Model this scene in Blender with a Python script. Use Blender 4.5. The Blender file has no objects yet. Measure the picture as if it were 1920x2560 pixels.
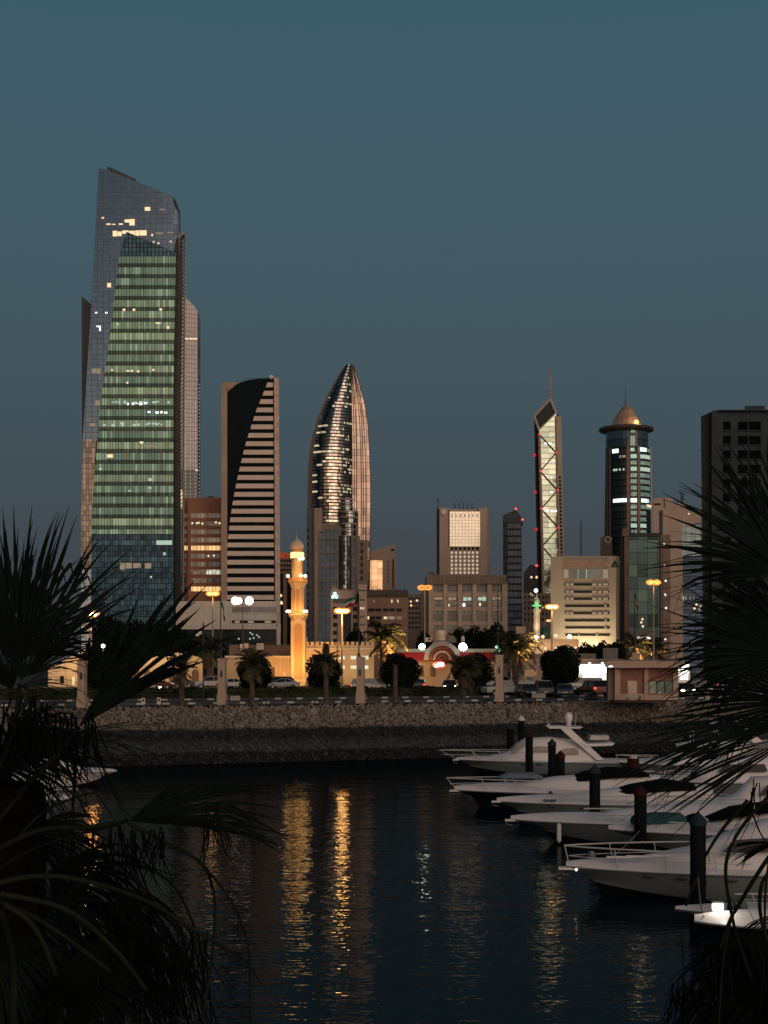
import bpy, math, random
from mathutils import Vector
random.seed(7)
S = bpy.context.scene
COL = S.collection
F, HY, H, G = 3800.0, 1655.0, 8.6, 4.8      # focal (photo px), horizon row, eye height, street level
PI = math.pi

# ------------------------------------------------------------------ camera
cam = bpy.data.cameras.new('camera')
cam.sensor_width = 36
cam.lens = 36 * F / 2560
cam.shift_y = (HY - 1280) / 2560
cam.clip_start, cam.clip_end = 0.1, 6000
camo = bpy.data.objects.new('camera', cam)
COL.objects.link(camo)
camo.location = (0, 0, H)
camo.rotation_euler = (PI / 2, 0, 0)
S.camera = camo

# ------------------------------------------------------------------ render settings
S.view_settings.view_transform = 'Standard'
S.view_settings.look = 'None'
S.view_settings.exposure = 0
S.view_settings.gamma = 1
S.cycles.use_denoising = True
S.cycles.max_bounces = 6
S.cycles.diffuse_bounces = 2
S.cycles.glossy_bounces = 4
S.cycles.transparent_max_bounces = 4
S.cycles.sample_clamp_indirect = 40
S.cycles.caustics_reflective = False
S.cycles.caustics_refractive = False


# ------------------------------------------------------------------ node helpers
def nn(t, typ, **kw):
    n = t.nodes.new(typ)
    for k, v in kw.items():
        setattr(n, k, v)
    return n


def mth(t, op, a, b=None, c=None):
    n = nn(t, 'ShaderNodeMath', operation=op)
    for i, v in enumerate((a, b, c)):
        if v is None:
            continue
        if isinstance(v, (int, float)):
            n.inputs[i].default_value = v
        else:
            t.links.new(v, n.inputs[i])
    return n.outputs[0]


def mix(t, f, a, b, typ='MIX'):
    n = nn(t, 'ShaderNodeMix', data_type='RGBA', blend_type=typ)
    for i, v in ((0, f), (6, a), (7, b)):
        if isinstance(v, (int, float)):
            n.inputs[i].default_value = v
        elif isinstance(v, tuple):
            n.inputs[i].default_value = (*v[:3], 1)
        else:
            t.links.new(v, n.inputs[i])
    return n.outputs[2]


def ramp(t, fac, stops, interp='LINEAR'):
    n = nn(t, 'ShaderNodeValToRGB')
    n.color_ramp.interpolation = interp
    e = n.color_ramp.elements
    while len(e) < len(stops):
        e.new(0.5)
    for el, (p, c) in zip(e, stops):
        el.position = p
        el.color = (*c, 1)
    t.links.new(fac, n.inputs[0])
    return n.outputs[0]


def lin(r, g, b):
    f = lambda v: (v / 255 / 12.92) if v / 255 <= 0.04045 else ((v / 255 + 0.055) / 1.055) ** 2.4
    return (f(r), f(g), f(b))


# ------------------------------------------------------------------ world: dusk sky, afterglow low in the west behind the camera
W = bpy.data.worlds.new('World')
S.world = W
W.use_nodes = True
t = W.node_tree
bg = t.nodes['Background']
tc = nn(t, 'ShaderNodeTexCoord')
sp = nn(t, 'ShaderNodeSeparateXYZ')
t.links.new(tc.outputs['Generated'], sp.inputs[0])
x_, y_, z_ = sp.outputs
sky = ramp(t, z_, [(0.0, lin(67, 68, 72)), (0.07, lin(66, 72, 78)), (0.11, lin(66, 78, 85)), (0.2, lin(67, 86, 95)),
                   (0.28, lin(67, 91, 101)), (0.40, lin(60, 91, 105)), (0.7, lin(36, 60, 76)), (1.0, lin(24, 42, 58))])
glow = ramp(t, z_, [(0.0, (0.012, 0.012, 0.016)), (0.075, (0.02, 0.018, 0.02)), (0.088, (1.35, 0.86, 0.54)),
                    (0.17, (1.15, 0.76, 0.52)), (0.24, (0.48, 0.40, 0.34)), (0.34, (0.16, 0.18, 0.20)), (0.6, lin(44, 66, 82)), (1.0, lin(24, 42, 58))])
az = mth(t, 'ADD', mth(t, 'MULTIPLY', y_, -.94), mth(t, 'MULTIPLY', x_, .34))
hz = mth(t, 'SQRT', mth(t, 'ADD', mth(t, 'MULTIPLY', x_, x_), mth(t, 'MULTIPLY', y_, y_)))
az = mth(t, 'DIVIDE', az, mth(t, 'MAXIMUM', hz, 0.001))
azr = nn(t, 'ShaderNodeMapRange', interpolation_type='SMOOTHSTEP')
azr.inputs[1].default_value, azr.inputs[2].default_value = 0.35, 0.9
t.links.new(az, azr.inputs[0])
t.links.new(mix(t, azr.outputs[0], sky, glow), bg.inputs[0])
bg.inputs[1].default_value = 1.0

# ------------------------------------------------------------------ weak afterglow key from behind the camera
sl = bpy.data.lights.new('sun', 'SUN')
sl.energy = 1.35
sl.angle = math.radians(60)
sl.color = (1, 0.77, 0.61)
so = bpy.data.objects.new('sun', sl)
COL.objects.link(so)
so.rotation_euler = (math.radians(79), 0, math.radians(22))


# ------------------------------------------------------------------ materials
MATS = {}


def newmat(name):
    m = bpy.data.materials.new(name)
    m.use_nodes = True
    tr = m.node_tree
    return m, tr, tr.nodes['Principled BSDF']


def mat(name, col=(.5, .5, .5), rough=.7, metal=0., spec=.5, var=.18, scale=.6, bump=0., emit=None, es=0., ribs=None, trans=0.):
    if name in MATS:
        return MATS[name]
    m, tr, b = newmat(name)
    b.inputs['Roughness'].default_value = rough
    b.inputs['Metallic'].default_value = metal
    b.inputs['Specular IOR Level'].default_value = spec
    if emit:
        b.inputs['Base Color'].default_value = (*col, 1)
        b.inputs['Emission Color'].default_value = (*emit, 1)
        b.inputs['Emission Strength'].default_value = es
    else:
        co = nn(tr, 'ShaderNodeTexCoord').outputs['Object']
        no = nn(tr, 'ShaderNodeTexNoise')
        no.inputs['Scale'].default_value = scale
        no.inputs['Detail'].default_value = 5
        tr.links.new(co, no.inputs['Vector'])
        lo = tuple(c * (1 - var * 1.3) for c in col)
        hi = tuple(min(1, c * (1 + var)) for c in col)
        c = ramp(tr, no.outputs[0], [(0.32, lo), (0.68, hi)])
        if ribs:                                    # panel joints: (dx, dz, width, darkening)
            s2 = nn(tr, 'ShaderNodeSeparateXYZ')
            tr.links.new(co, s2.inputs[0])
            u = mth(tr, 'FRACT', mth(tr, 'DIVIDE', mth(tr, 'ADD', s2.outputs[0], s2.outputs[1]), ribs[0]))
            v = mth(tr, 'FRACT', mth(tr, 'DIVIDE', s2.outputs[2], ribs[1]))
            k = mth(tr, 'MAXIMUM', mth(tr, 'LESS_THAN', u, ribs[2] / ribs[0]), mth(tr, 'LESS_THAN', v, ribs[2] / ribs[1]))
            c = mix(tr, mth(tr, 'MULTIPLY', k, ribs[3]), c, tuple(q * .25 for q in col))
        tr.links.new(c, b.inputs['Base Color'])
        if bump:
            bn = nn(tr, 'ShaderNodeBump')
            bn.inputs['Strength'].default_value = 1
            bn.inputs['Distance'].default_value = bump
            n2 = nn(tr, 'ShaderNodeTexNoise')
            n2.inputs['Scale'].default_value = scale * 6
            n2.inputs['Detail'].default_value = 4
            tr.links.new(co, n2.inputs['Vector'])
            tr.links.new(n2.outputs[0], bn.inputs['Height'])
            tr.links.new(bn.outputs[0], b.inputs['Normal'])
    MATS[name] = m
    return m


def curtain(name, glass, line, dx, dz, tx, tz, rough=.08, metal=0., spec=.5, tilt=.02, glow=None, gs=0., glow2=None,
            band=0., bandcol=(.01, .01, .012), zoff=0., lit=None, ls=0., lp=0., gvar=.5, lean=0., cvr=.28, lx=.16):
    """curtain wall: panes of dx by dz metres, mullions tx/tz, some panes lit from inside"""
    if name in MATS:
        return MATS[name]
    m, tr, b = newmat(name)
    co = nn(tr, 'ShaderNodeTexCoord').outputs['Object']
    s2 = nn(tr, 'ShaderNodeSeparateXYZ')
    tr.links.new(co, s2.inputs[0])
    u = mth(tr, 'DIVIDE', mth(tr, 'ADD', s2.outputs[0], s2.outputs[1]), dx)
    v = mth(tr, 'DIVIDE', mth(tr, 'SUBTRACT', s2.outputs[2], zoff), dz)
    fu, fv = mth(tr, 'FRACT', u), mth(tr, 'FRACT', v)
    iu, iv = mth(tr, 'FLOOR', u), mth(tr, 'FLOOR', v)
    k = mth(tr, 'MAXIMUM', mth(tr, 'LESS_THAN', fu, tx / dx), mth(tr, 'LESS_THAN', fv, tz / dz))
    cv = nn(tr, 'ShaderNodeCombineXYZ')
    tr.links.new(iu, cv.inputs[0])
    tr.links.new(iv, cv.inputs[1])
    wn = nn(tr, 'ShaderNodeTexWhiteNoise')
    tr.links.new(cv.outputs[0], wn.inputs['Vector'])
    wf = nn(tr, 'ShaderNodeTexWhiteNoise', noise_dimensions='1D')
    tr.links.new(iv, wf.inputs['W'])
    c = mix(tr, wn.outputs['Value'], tuple(g * (1 - cvr) for g in glass), tuple(min(1, g * (1 + cvr)) for g in glass))
    nb = 1.0
    if band:
        kb = mth(tr, 'LESS_THAN', fv, band)
        c = mix(tr, kb, c, bandcol)
        nb = mth(tr, 'SUBTRACT', 1, mth(tr, 'MULTIPLY', kb, .82))
    c = mix(tr, k, c, line)
    tr.links.new(c, b.inputs['Base Color'])
    open_ = mth(tr, 'MULTIPLY', mth(tr, 'SUBTRACT', 1, k), nb)
    em = None
    if glow:
        gcol = mix(tr, wf.outputs['Value'], glow, glow2 or glow)
        amt = mth(tr, 'ADD', mth(tr, 'MULTIPLY', wn.outputs['Value'], gvar), 1 - gvar / 2)
        amt = mth(tr, 'MULTIPLY', amt, mth(tr, 'ADD', mth(tr, 'MULTIPLY', wf.outputs['Value'], gvar), 1 - gvar / 2))
        amt = mth(tr, 'MULTIPLY', mth(tr, 'MULTIPLY', amt, gs), open_)
        em = mix(tr, 1.0, gcol, amt, 'MULTIPLY')
    if lit:
        n3 = nn(tr, 'ShaderNodeTexNoise')
        n3.inputs['Scale'].default_value = 1.0
        mp = nn(tr, 'ShaderNodeVectorMath', operation='MULTIPLY')
        tr.links.new(cv.outputs[0], mp.inputs[0])
        mp.inputs[1].default_value = (lx, 1.7, 1)
        tr.links.new(mp.outputs[0], n3.inputs['Vector'])
        sel = mth(tr, 'GREATER_THAN', mth(tr, 'ADD', n3.outputs[0], mth(tr, 'MULTIPLY', mth(tr, 'SUBTRACT', wn.outputs['Value'], .5), .25)), lp)
        amt = mth(tr, 'MULTIPLY', mth(tr, 'MULTIPLY', sel, open_), mth(tr, 'MULTIPLY', mth(tr, 'ADD', wn.outputs['Value'], .35), ls))
        e2 = mix(tr, 1.0, lit, amt, 'MULTIPLY')
        em = mix(tr, 1.0, em, e2, 'ADD') if em is not None else e2
    if em is not None:
        tr.links.new(em, b.inputs['Emission Color'])
        b.inputs['Emission Strength'].default_value = 1
    rr = mth(tr, 'ADD', rough, mth(tr, 'MULTIPLY', k, .4))
    tr.links.new(rr, b.inputs['Roughness'])
    if metal:
        tr.links.new(mth(tr, 'MULTIPLY', open_, metal), b.inputs['Metallic'])
    b.inputs['Specular IOR Level'].default_value = spec
    if tilt:
        ge = nn(tr, 'ShaderNodeNewGeometry')
        v1 = nn(tr, 'ShaderNodeVectorMath', operation='MULTIPLY_ADD')
        tr.links.new(wn.outputs['Color'], v1.inputs[0])
        v1.inputs[1].default_value = (tilt,) * 3
        v1.inputs[2].default_value = (-tilt / 2, -tilt / 2, lean - tilt / 2)
        v2 = nn(tr, 'ShaderNodeVectorMath', operation='ADD')
        tr.links.new(ge.outputs['Normal'], v2.inputs[0])
        tr.links.new(v1.outputs[0], v2.inputs[1])
        v3 = nn(tr, 'ShaderNodeVectorMath', operation='NORMALIZE')
        tr.links.new(v2.outputs[0], v3.inputs[0])
        tr.links.new(v3.outputs[0], b.inputs['Normal'])
    MATS[name] = m
    return m


def glowm(name, col, s):
    return mat(name, (.02, .02, .02), emit=col, es=s)


LW = glowm('lit_warm', (1, .70, .40), 1.15)
LD = glowm('lit_dim', (1, .72, .45), .28)
LG = glowm('lit_gold', (1, .58, .22), 1.3)
LH = glowm('lit_white', (.88, 1, .96), 1.8)
LP = glowm('lit_pale', (.75, 1, .82), .55)
LR = glowm('lit_red', (1, .06, .05), 3)
DK = mat('dark_glass', (.010, .014, .018), .1, spec=.12)
DKR = mat('dark_glass_matt', (.012, .013, .014), .4, spec=.08)


# ------------------------------------------------------------------ geometry helpers
def X(x, D):
    return (x - 960) * D / F


def Z(y, D):
    return H + (HY - y) * D / F


def P(x, y, D):
    return Vector((X(x, D), D, Z(y, D)))


def YB(D):
    return HY + (H - G + .3) * F / D


LOC = {}
SK = [0.0]          # plan skew of the building being built: its flanks run away from the street at this slope


class MB:
    def __init__(s):
        s.v, s.f, s.m = [], [], []

    def add(s, vs, fs, m=0):
        o = len(s.v)
        s.v += [tuple(p) for p in vs]
        s.f += [tuple(o + i for i in q) for q in fs]
        s.m += [m] * len(fs)

    def box(s, x0, x1, y0, y1, z0, z1, m=0):
        s.add([(x0, y0, z0), (x1, y0, z0), (x1, y1, z0), (x0, y1, z0), (x0, y0, z1), (x1, y0, z1), (x1, y1, z1), (x0, y1, z1)],
              [(3, 2, 1, 0), (4, 5, 6, 7), (0, 1, 5, 4), (1, 2, 6, 5), (2, 3, 7, 6), (3, 0, 4, 7)], m)

    def pb(s, x0, y0, x1, y1, D, d, m=0):
        n = len(s.v)
        s.box(X(x0, D), X(x1, D), D, D + d, Z(y1, D), Z(y0, D), m)
        for i in (2, 3, 6, 7):
            p = s.v[n + i]
            s.v[n + i] = (p[0] + SK[0] * d, p[1], p[2])

    def pp(s, pts, D, d, m=0):
        """prism: outline in photo pixels at distance D, d metres deep"""
        q = [P(x, y, D) for x, y in pts]
        ar = sum(q[i].x * q[(i + 1) % len(q)].z - q[(i + 1) % len(q)].x * q[i].z for i in range(len(q)))
        if ar < 0:
            q.reverse()
        n = len(q)
        s.add(q + [p + Vector((SK[0] * d, d, 0)) for p in q],
              [tuple(range(n)), tuple(range(2 * n - 1, n - 1, -1))] + [(i, i + n, (i + 1) % n + n, (i + 1) % n) for i in range(n)], m)

    def tube(s, pts, r, n=6, m=0, r1=None):
        pts = [Vector(p) for p in pts]
        k = len(pts)
        vs = []
        for i, p in enumerate(pts):
            d = (pts[min(i + 1, k - 1)] - pts[max(i - 1, 0)]).normalized()
            a = d.cross(Vector((0, 0, 1)) if abs(d.z) < .9 else Vector((1, 0, 0))).normalized()
            b = d.cross(a)
            rr = r if r1 is None else r + (r1 - r) * i / (k - 1)
            vs += [p + (a * math.cos(2 * PI * j / n) + b * math.sin(2 * PI * j / n)) * rr for j in range(n)]
        fs = [(i * n + j, i * n + (j + 1) % n, (i + 1) * n + (j + 1) % n, (i + 1) * n + j) for i in range(k - 1) for j in range(n)]
        s.add(vs, fs + [tuple(range(n - 1, -1, -1)), tuple((k - 1) * n + j for j in range(n))], m)

    def lathe(s, prof, cx=0, cy=0, n=24, m=0, a0=0, sq=1.0):
        """prof: (radius, z) from bottom to top"""
        vs = [(cx + r * math.cos(a0 + 2 * PI * j / n), cy + r * sq * math.sin(a0 + 2 * PI * j / n), z) for r, z in prof for j in range(n)]
        fs = [(i * n + j, i * n + (j + 1) % n, (i + 1) * n + (j + 1) % n, (i + 1) * n + j) for i in range(len(prof) - 1) for j in range(n)]
        s.add(vs, fs + [tuple(range(n - 1, -1, -1)), tuple((len(prof) - 1) * n + j for j in range(n))], m)

    def ball(s, c, r, n=10, m=0, sx=1, sy=1, sz=1):
        k = n // 2 + 1
        vs, fs = [], []
        for i in range(k):
            th = PI * i / (k - 1)
            for j in range(n):
                a = 2 * PI * j / n
                rr = max(math.sin(th), .02)
                vs.append((c[0] + r * sx * rr * math.cos(a), c[1] + r * sy * rr * math.sin(a), c[2] - r * sz * math.cos(th)))
        for i in range(k - 1):
            fs += [(i * n + j, i * n + (j + 1) % n, (i + 1) * n + (j + 1) % n, (i + 1) * n + j) for j in range(n)]
        s.add(vs, fs, m)

    def build(s, name, mats, parent=None, smooth=False, bevel=0):
        if not isinstance(mats, (list, tuple)):
            mats = [mats]
        o_ = LOC.get(parent.as_pointer(), (0, 0, 0)) if parent else (0, 0, 0)
        me = bpy.data.meshes.new(name)
        me.from_pydata([(a - o_[0], b - o_[1], c - o_[2]) for a, b, c in s.v], [], s.f)
        for mm in mats:
            me.materials.append(mm)
        if len(mats) > 1:
            me.polygons.foreach_set('material_index', s.m)
        if smooth:
            me.polygons.foreach_set('use_smooth', [True] * len(me.polygons))
        me.update()
        ob = bpy.data.objects.new(name, me)
        COL.objects.link(ob)
        if parent:
            ob.parent = parent
            LOC[ob.as_pointer()] = o_
        if bevel:
            bv = ob.modifiers.new('b', 'BEVEL')
            bv.width = bevel
            bv.segments = 2
            bv.limit_method = 'ANGLE'
        return ob


def tag(o, label, cat, group=None):
    o['label'], o['category'] = label, cat
    if group:
        o['group'] = group
    return o


def thing(name, label, cat, loc=(0, 0, 0), group=None):
    o = bpy.data.objects.new(name, None)
    o.empty_display_size = .5
    COL.objects.link(o)
    o.location = loc
    LOC[o.as_pointer()] = tuple(loc)
    return tag(o, label, cat, group)


def bld(name, label, cat, x, D, group=None):
    SK[0] = (x - 960) / F
    return thing(name, label, cat, (X(x, D), D, G), group)


def kind(o, k):
    o['kind'] = k
    return o


def dup(root, loc, rz=0, sc=1.0, label=None):
    r = root.copy()
    COL.objects.link(r)
    r.location = loc
    r.rotation_euler = (0, 0, rz)
    r.scale = (sc, sc, sc) if isinstance(sc, (int, float)) else sc
    if label:
        r['label'] = label
    for ch in list(root.children):
        c = ch.copy()
        COL.objects.link(c)
        c.parent = r
        for g in list(ch.children):
            d = g.copy()
            COL.objects.link(d)
            d.parent = c
    return r


def wins(parent, D, rects, m=DK, name='window', d=.5, proud=.08):
    """one mesh per window; rect = x0, y0, x1, y1[, material] in photo pixels"""
    for r in rects:
        b = MB()
        b.pb(r[0], r[1], r[2], r[3], D - proud, d)
        b.build(name, r[4] if len(r) > 4 else m, parent)


def lamp(parent, loc, col, power, r=.3, spot=None, aim=None, blend=.6):
    l = bpy.data.lights.new('bulb', 'SPOT' if spot else 'POINT')
    l.energy = power
    l.color = col
    l.shadow_soft_size = r
    o = bpy.data.objects.new('bulb', l)
    COL.objects.link(o)
    if spot:
        l.spot_size = math.radians(spot)
        l.spot_blend = blend
        o.rotation_euler = (Vector(aim) - Vector(loc)).to_track_quat('-Z', 'Y').to_euler()
    pl = LOC.get(parent.as_pointer(), (0, 0, 0))
    o.parent = parent
    o.location = (loc[0] - pl[0], loc[1] - pl[1], loc[2] - pl[2])
    return o


def text(s, parent, name, m, loc, size, rx=PI / 2, rz=0, ext=.03):
    cu = bpy.data.curves.new(name, 'FONT')
    cu.body = s
    cu.size = size
    cu.extrude = ext
    cu.align_x = 'CENTER'
    cu.align_y = 'CENTER'
    cu.materials.append(m)
    o = bpy.data.objects.new(name, cu)
    COL.objects.link(o)
    dg = bpy.context.evaluated_depsgraph_get()
    me = bpy.data.meshes.new_from_object(o.evaluated_get(dg))
    bpy.data.objects.remove(o)
    o = bpy.data.objects.new(name, me)
    COL.objects.link(o)
    pl = LOC.get(parent.as_pointer(), (0, 0, 0))
    o.parent = parent
    o.location = (loc[0] - pl[0], loc[1] - pl[1], loc[2] - pl[2])
    o.rotation_euler = (rx, 0, rz)
    return o


# ------------------------------------------------------------------ setting: water, rock slope, street level ground
def crest(x):                       # distance of the rock slope's top edge along world x
    return 140 + .40 * max(-55, min(60, x))


wm, wt, wb = newmat('water')
co = nn(wt, 'ShaderNodeTexCoord').outputs['Object']


def wave(scale, sx, dist, detail, prev=None, rot=0.):
    mp = nn(wt, 'ShaderNodeMapping')
    mp.inputs['Scale'].default_value = (sx, 1, 1)
    mp.inputs['Rotation'].default_value = (0, 0, rot)
    wt.links.new(co, mp.inputs[0])
    n = nn(wt, 'ShaderNodeTexNoise')
    n.inputs['Scale'].default_value = scale
    n.inputs['Detail'].default_value = detail
    wt.links.new(mp.outputs[0], n.inputs['Vector'])
    b = nn(wt, 'ShaderNodeBump')
    b.inputs['Distance'].default_value = dist
    wt.links.new(n.outputs[0], b.inputs['Height'])
    if prev:
        wt.links.new(prev, b.inputs['Normal'])
    return b.outputs[0]


wv = wave(.45, .6, .045, 1)
wv = wave(2.7, .5, .024, 2, wv, .12)
wt.nodes.remove(wb)
df = nn(wt, 'ShaderNodeBsdfDiffuse')
df.inputs[0].default_value = (.004, .013, .020, 1)
gs_ = nn(wt, 'ShaderNodeBsdfAnisotropic')
gs_.inputs['Color'].default_value = (.27, .28, .28, 1)
gs_.inputs['Roughness'].default_value = .008
fr_ = nn(wt, 'ShaderNodeFresnel')
fr_.inputs['IOR'].default_value = 1.33
for q in (gs_, fr_):
    wt.links.new(wv, q.inputs['Normal'])
mx = nn(wt, 'ShaderNodeMixShader')
wt.links.new(fr_.outputs[0], mx.inputs[0])
wt.links.new(df.outputs[0], mx.inputs[1])
wt.links.new(gs_.outputs[0], mx.inputs[2])
wt.links.new(mx.outputs[0], wt.nodes['Material Output'].inputs[0])
b = MB()
b.add([(-600, -30, 0), (600, -30, 0), (600, 330, 0), (-600, 330, 0)], [(0, 1, 2, 3)])
kind(b.build('water', wm), 'structure')

PAVE = mat('paving', (.07, .062, .058), .85, var=.25, scale=.5)
ASPH = mat('asphalt', (.022, .022, .025), .85, var=.3, scale=.8)
SOIL = mat('soil', (.025, .022, .018), .95, var=.4, scale=.3)
KW = mat('kerb_white', (.40, .38, .35), .7)
KB = mat('kerb_black', (.025, .025, .028), .6)


def strip(name, o0, o1, z0, z1, m, x0=-420, x1=420, k='structure'):
    """a sheet that follows the shore line, from o0 to o1 metres behind the crest"""
    b = MB()
    for xa, xb in ((x0, -55), (-55, 60), (60, x1)):
        b.add([(xa, crest(xa) + o0, z0), (xb, crest(xb) + o0, z0), (xb, crest(xb) + o1, z1), (xa, crest(xa) + o1, z1)], [(0, 1, 2, 3)])
    return kind(b.build(name, m), k)


b = MB()
b.add([(-420, crest(-420), G - .02), (-55, crest(-55), G - .02), (60, crest(60), G - .02), (420, crest(420), G - .02), (2600, 3500, G - .02), (-2600, 3500, G - .02)], [tuple(range(6))])
kind(b.build('ground', SOIL), 'structure')
strip('pavement', 0.05, 4.0, G - .012, G - .012, PAVE)
strip('service_road', 4.3, 19.0, G - .008, G - .008, ASPH)
strip('main_road', 40, 62, G - .008, G - .008, ASPH)
strip('forecourt', 66, 82, G - .004, G - .004, PAVE)
# slope core under the rocks
strip('embankment', -6.9, 0, -1, G - .3, mat('slope_core', (.05, .047, .044), .95, var=.4, scale=1.5))
# painted kerbs, black and white blocks
for nm, off, n_ in (('kerb', 4.0, 0), ('road_kerb', 19.0, 0)):
    b = MB()
    xx, i = -46.0, 0
    while xx < 52:
        L_ = .62 if i % 3 == 0 else .78
        yy, y2 = crest(xx) + off, crest(xx + L_) + off
        b.add([(xx, yy, G - .1), (xx + L_, y2, G - .1), (xx + L_, y2 + .3, G - .1), (xx, yy + .3, G - .1),
               (xx, yy, G + .16), (xx + L_, y2, G + .16), (xx + L_, y2 + .3, G + .16), (xx, yy + .3, G + .16)],
              [(4, 5, 6, 7), (0, 1, 5, 4), (1, 2, 6, 5), (2, 3, 7, 6), (3, 0, 4, 7)], 0 if i % 3 == 0 else 1)
        xx += L_
        i += 1
    kind(b.build(nm, [KW, KB]), 'structure')
# quay under the eye point, below the frame; the palms grow from it
b = MB()
b.box(-60, 60, -28, 19, -1, 1.6)
kind(b.build('quay', PAVE), 'structure')

# rock armour: thousands of dumped stones, dry and pale above, weed-dark in the tide zone, grey below, skylight's blue put into the lower tones
rm, rt, rb = newmat('armour_rock')
rb.inputs['Roughness'].default_value = .9
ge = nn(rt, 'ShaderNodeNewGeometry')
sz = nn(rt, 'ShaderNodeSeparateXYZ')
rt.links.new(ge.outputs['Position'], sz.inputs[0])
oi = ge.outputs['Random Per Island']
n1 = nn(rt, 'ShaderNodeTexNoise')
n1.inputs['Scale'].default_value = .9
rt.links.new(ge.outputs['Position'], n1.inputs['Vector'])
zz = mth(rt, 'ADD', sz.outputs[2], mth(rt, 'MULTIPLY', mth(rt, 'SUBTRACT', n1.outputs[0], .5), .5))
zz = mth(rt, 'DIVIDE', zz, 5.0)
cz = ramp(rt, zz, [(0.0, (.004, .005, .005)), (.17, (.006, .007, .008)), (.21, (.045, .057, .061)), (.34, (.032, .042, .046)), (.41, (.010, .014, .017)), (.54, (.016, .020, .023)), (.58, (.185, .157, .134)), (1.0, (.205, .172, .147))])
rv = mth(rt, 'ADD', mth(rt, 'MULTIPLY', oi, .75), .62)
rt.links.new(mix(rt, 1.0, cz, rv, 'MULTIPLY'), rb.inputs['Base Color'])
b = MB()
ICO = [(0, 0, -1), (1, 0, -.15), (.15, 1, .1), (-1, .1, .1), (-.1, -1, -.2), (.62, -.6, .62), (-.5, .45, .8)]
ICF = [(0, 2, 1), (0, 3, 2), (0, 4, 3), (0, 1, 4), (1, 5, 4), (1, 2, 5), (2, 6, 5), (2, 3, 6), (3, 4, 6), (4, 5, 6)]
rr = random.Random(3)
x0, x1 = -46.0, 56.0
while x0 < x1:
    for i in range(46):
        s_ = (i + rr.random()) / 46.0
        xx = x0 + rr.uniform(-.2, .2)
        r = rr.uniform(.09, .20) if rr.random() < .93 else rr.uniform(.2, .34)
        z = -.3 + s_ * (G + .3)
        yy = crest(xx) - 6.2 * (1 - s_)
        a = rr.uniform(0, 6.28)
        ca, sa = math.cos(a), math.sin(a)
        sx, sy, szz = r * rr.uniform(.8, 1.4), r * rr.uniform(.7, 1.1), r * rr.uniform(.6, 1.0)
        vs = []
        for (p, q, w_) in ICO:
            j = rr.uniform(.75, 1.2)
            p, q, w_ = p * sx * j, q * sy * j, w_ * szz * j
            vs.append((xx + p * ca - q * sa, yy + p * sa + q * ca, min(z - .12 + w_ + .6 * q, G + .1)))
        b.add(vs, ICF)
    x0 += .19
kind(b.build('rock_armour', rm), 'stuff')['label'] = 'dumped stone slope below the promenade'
# ================================================================== TOWERS
BEIGE = mat('beige_stone', (.40, .29, .22), .75, var=.10, scale=.15, ribs=(1.2, 1.2, .05, .25))
TAN = mat('tan_stone', (.34, .23, .17), .75, var=.12, scale=.2)
BRICK = mat('brick_red', (.27, .115, .07), .8, var=.12, scale=.3)
DBROWN = mat('dark_brown', (.10, .07, .055), .7, var=.15)
WHITE = mat('white_cladding', (.52, .45, .38), .6, var=.08, scale=.1, ribs=(2.2, 1.6, .08, .5))
GREY = mat('grey_concrete', (.16, .16, .165), .85, var=.18, scale=.25)
STEEL = mat('steel', (.22, .21, .2), .4, .7)
BLACK = mat('black_metal', (.02, .02, .022), .5)
PINK = mat('pink_stone', (.38, .275, .22), .75, var=.08, scale=.1, ribs=(1.5, 1.5, .05, .25))


def lightdots(parent, D, pts, r=.35, m=LW, name='lit_window'):
    for x, y in pts:
        b = MB()
        b.ball((X(x, D), D - r * .3, Z(y, D)), r, 8)
        b.build(name, m, parent)


def zx(x, s=2.183, o=0):
    return x / s + o


# ---- green and grey glass tower
D = 520
tw = bld('glass_tower', 'tallest tower of grey glass with a green lit glass slab leaning on its front', 'skyscraper', 330, D)
SLATE = curtain('slate_glass', (.30, .345, .39), (.05, .06, .075), 2.1, 1.87, .14, .12, rough=.14, metal=1, tilt=.005, lean=.09, cvr=.03)
b = MB()
b.pp([(247, 420), (268, 425), (433, 490), (433, YB(545)), (203, YB(545)), (203, 1273), (206, 1113), (211, 1030), (216, 950), (227, 778), (237, 600)], 545, 26)
b.build('rear_slab', SLATE, tw)
b = MB()
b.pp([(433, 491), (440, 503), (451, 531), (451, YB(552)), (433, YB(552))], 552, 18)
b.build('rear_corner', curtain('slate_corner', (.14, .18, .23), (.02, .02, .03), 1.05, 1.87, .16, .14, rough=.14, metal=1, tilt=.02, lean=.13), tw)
b = MB()
b.pp([(268, 417), (270, 416), (340, 448), (340, 455), (268, 425)], 547, 1)
b.build('parapet', BLACK, tw)
b = MB()
b.pp([(204, 741), (229, 761), (207, 1100), (205, 1085)], 556, 4)
b.build('side_fin', mat('fin_dark', (.025, .03, .035), .5, ribs=(1.4, 3.7, .3, .6)), tw)
b = MB()
b.pp([(207, 1098), (241, 1098), (234, 1218), (230, 1273), (227, 1420), (204, 1420), (204, 1273)], 543.6, 1.2)
b.build('sunset_reflection_panel', curtain('peach_reflection', (.20, .175, .16), (.06, .05, .045), 1.05, 1.87, .14, .14, rough=.18, metal=1, tilt=.02, lean=.02), tw)  # added panel: the sunset's reflection put into peach tinted glass
zo = Z(641, D) - G
GREEN = curtain('green_glass', (.02, .035, .03), (.006, .012, .012), .95, 3.736, .17, .10, rough=.1, spec=.10, tilt=.02,
                lit=(.8, .95, .6), ls=.08, lp=.60,
                glow=(.135, .182, .124), glow2=(.185, .205, .115), gs=1.0, gvar=.4, band=.385, bandcol=(.02, .032, .03), zoff=zo)
b = MB()
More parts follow.
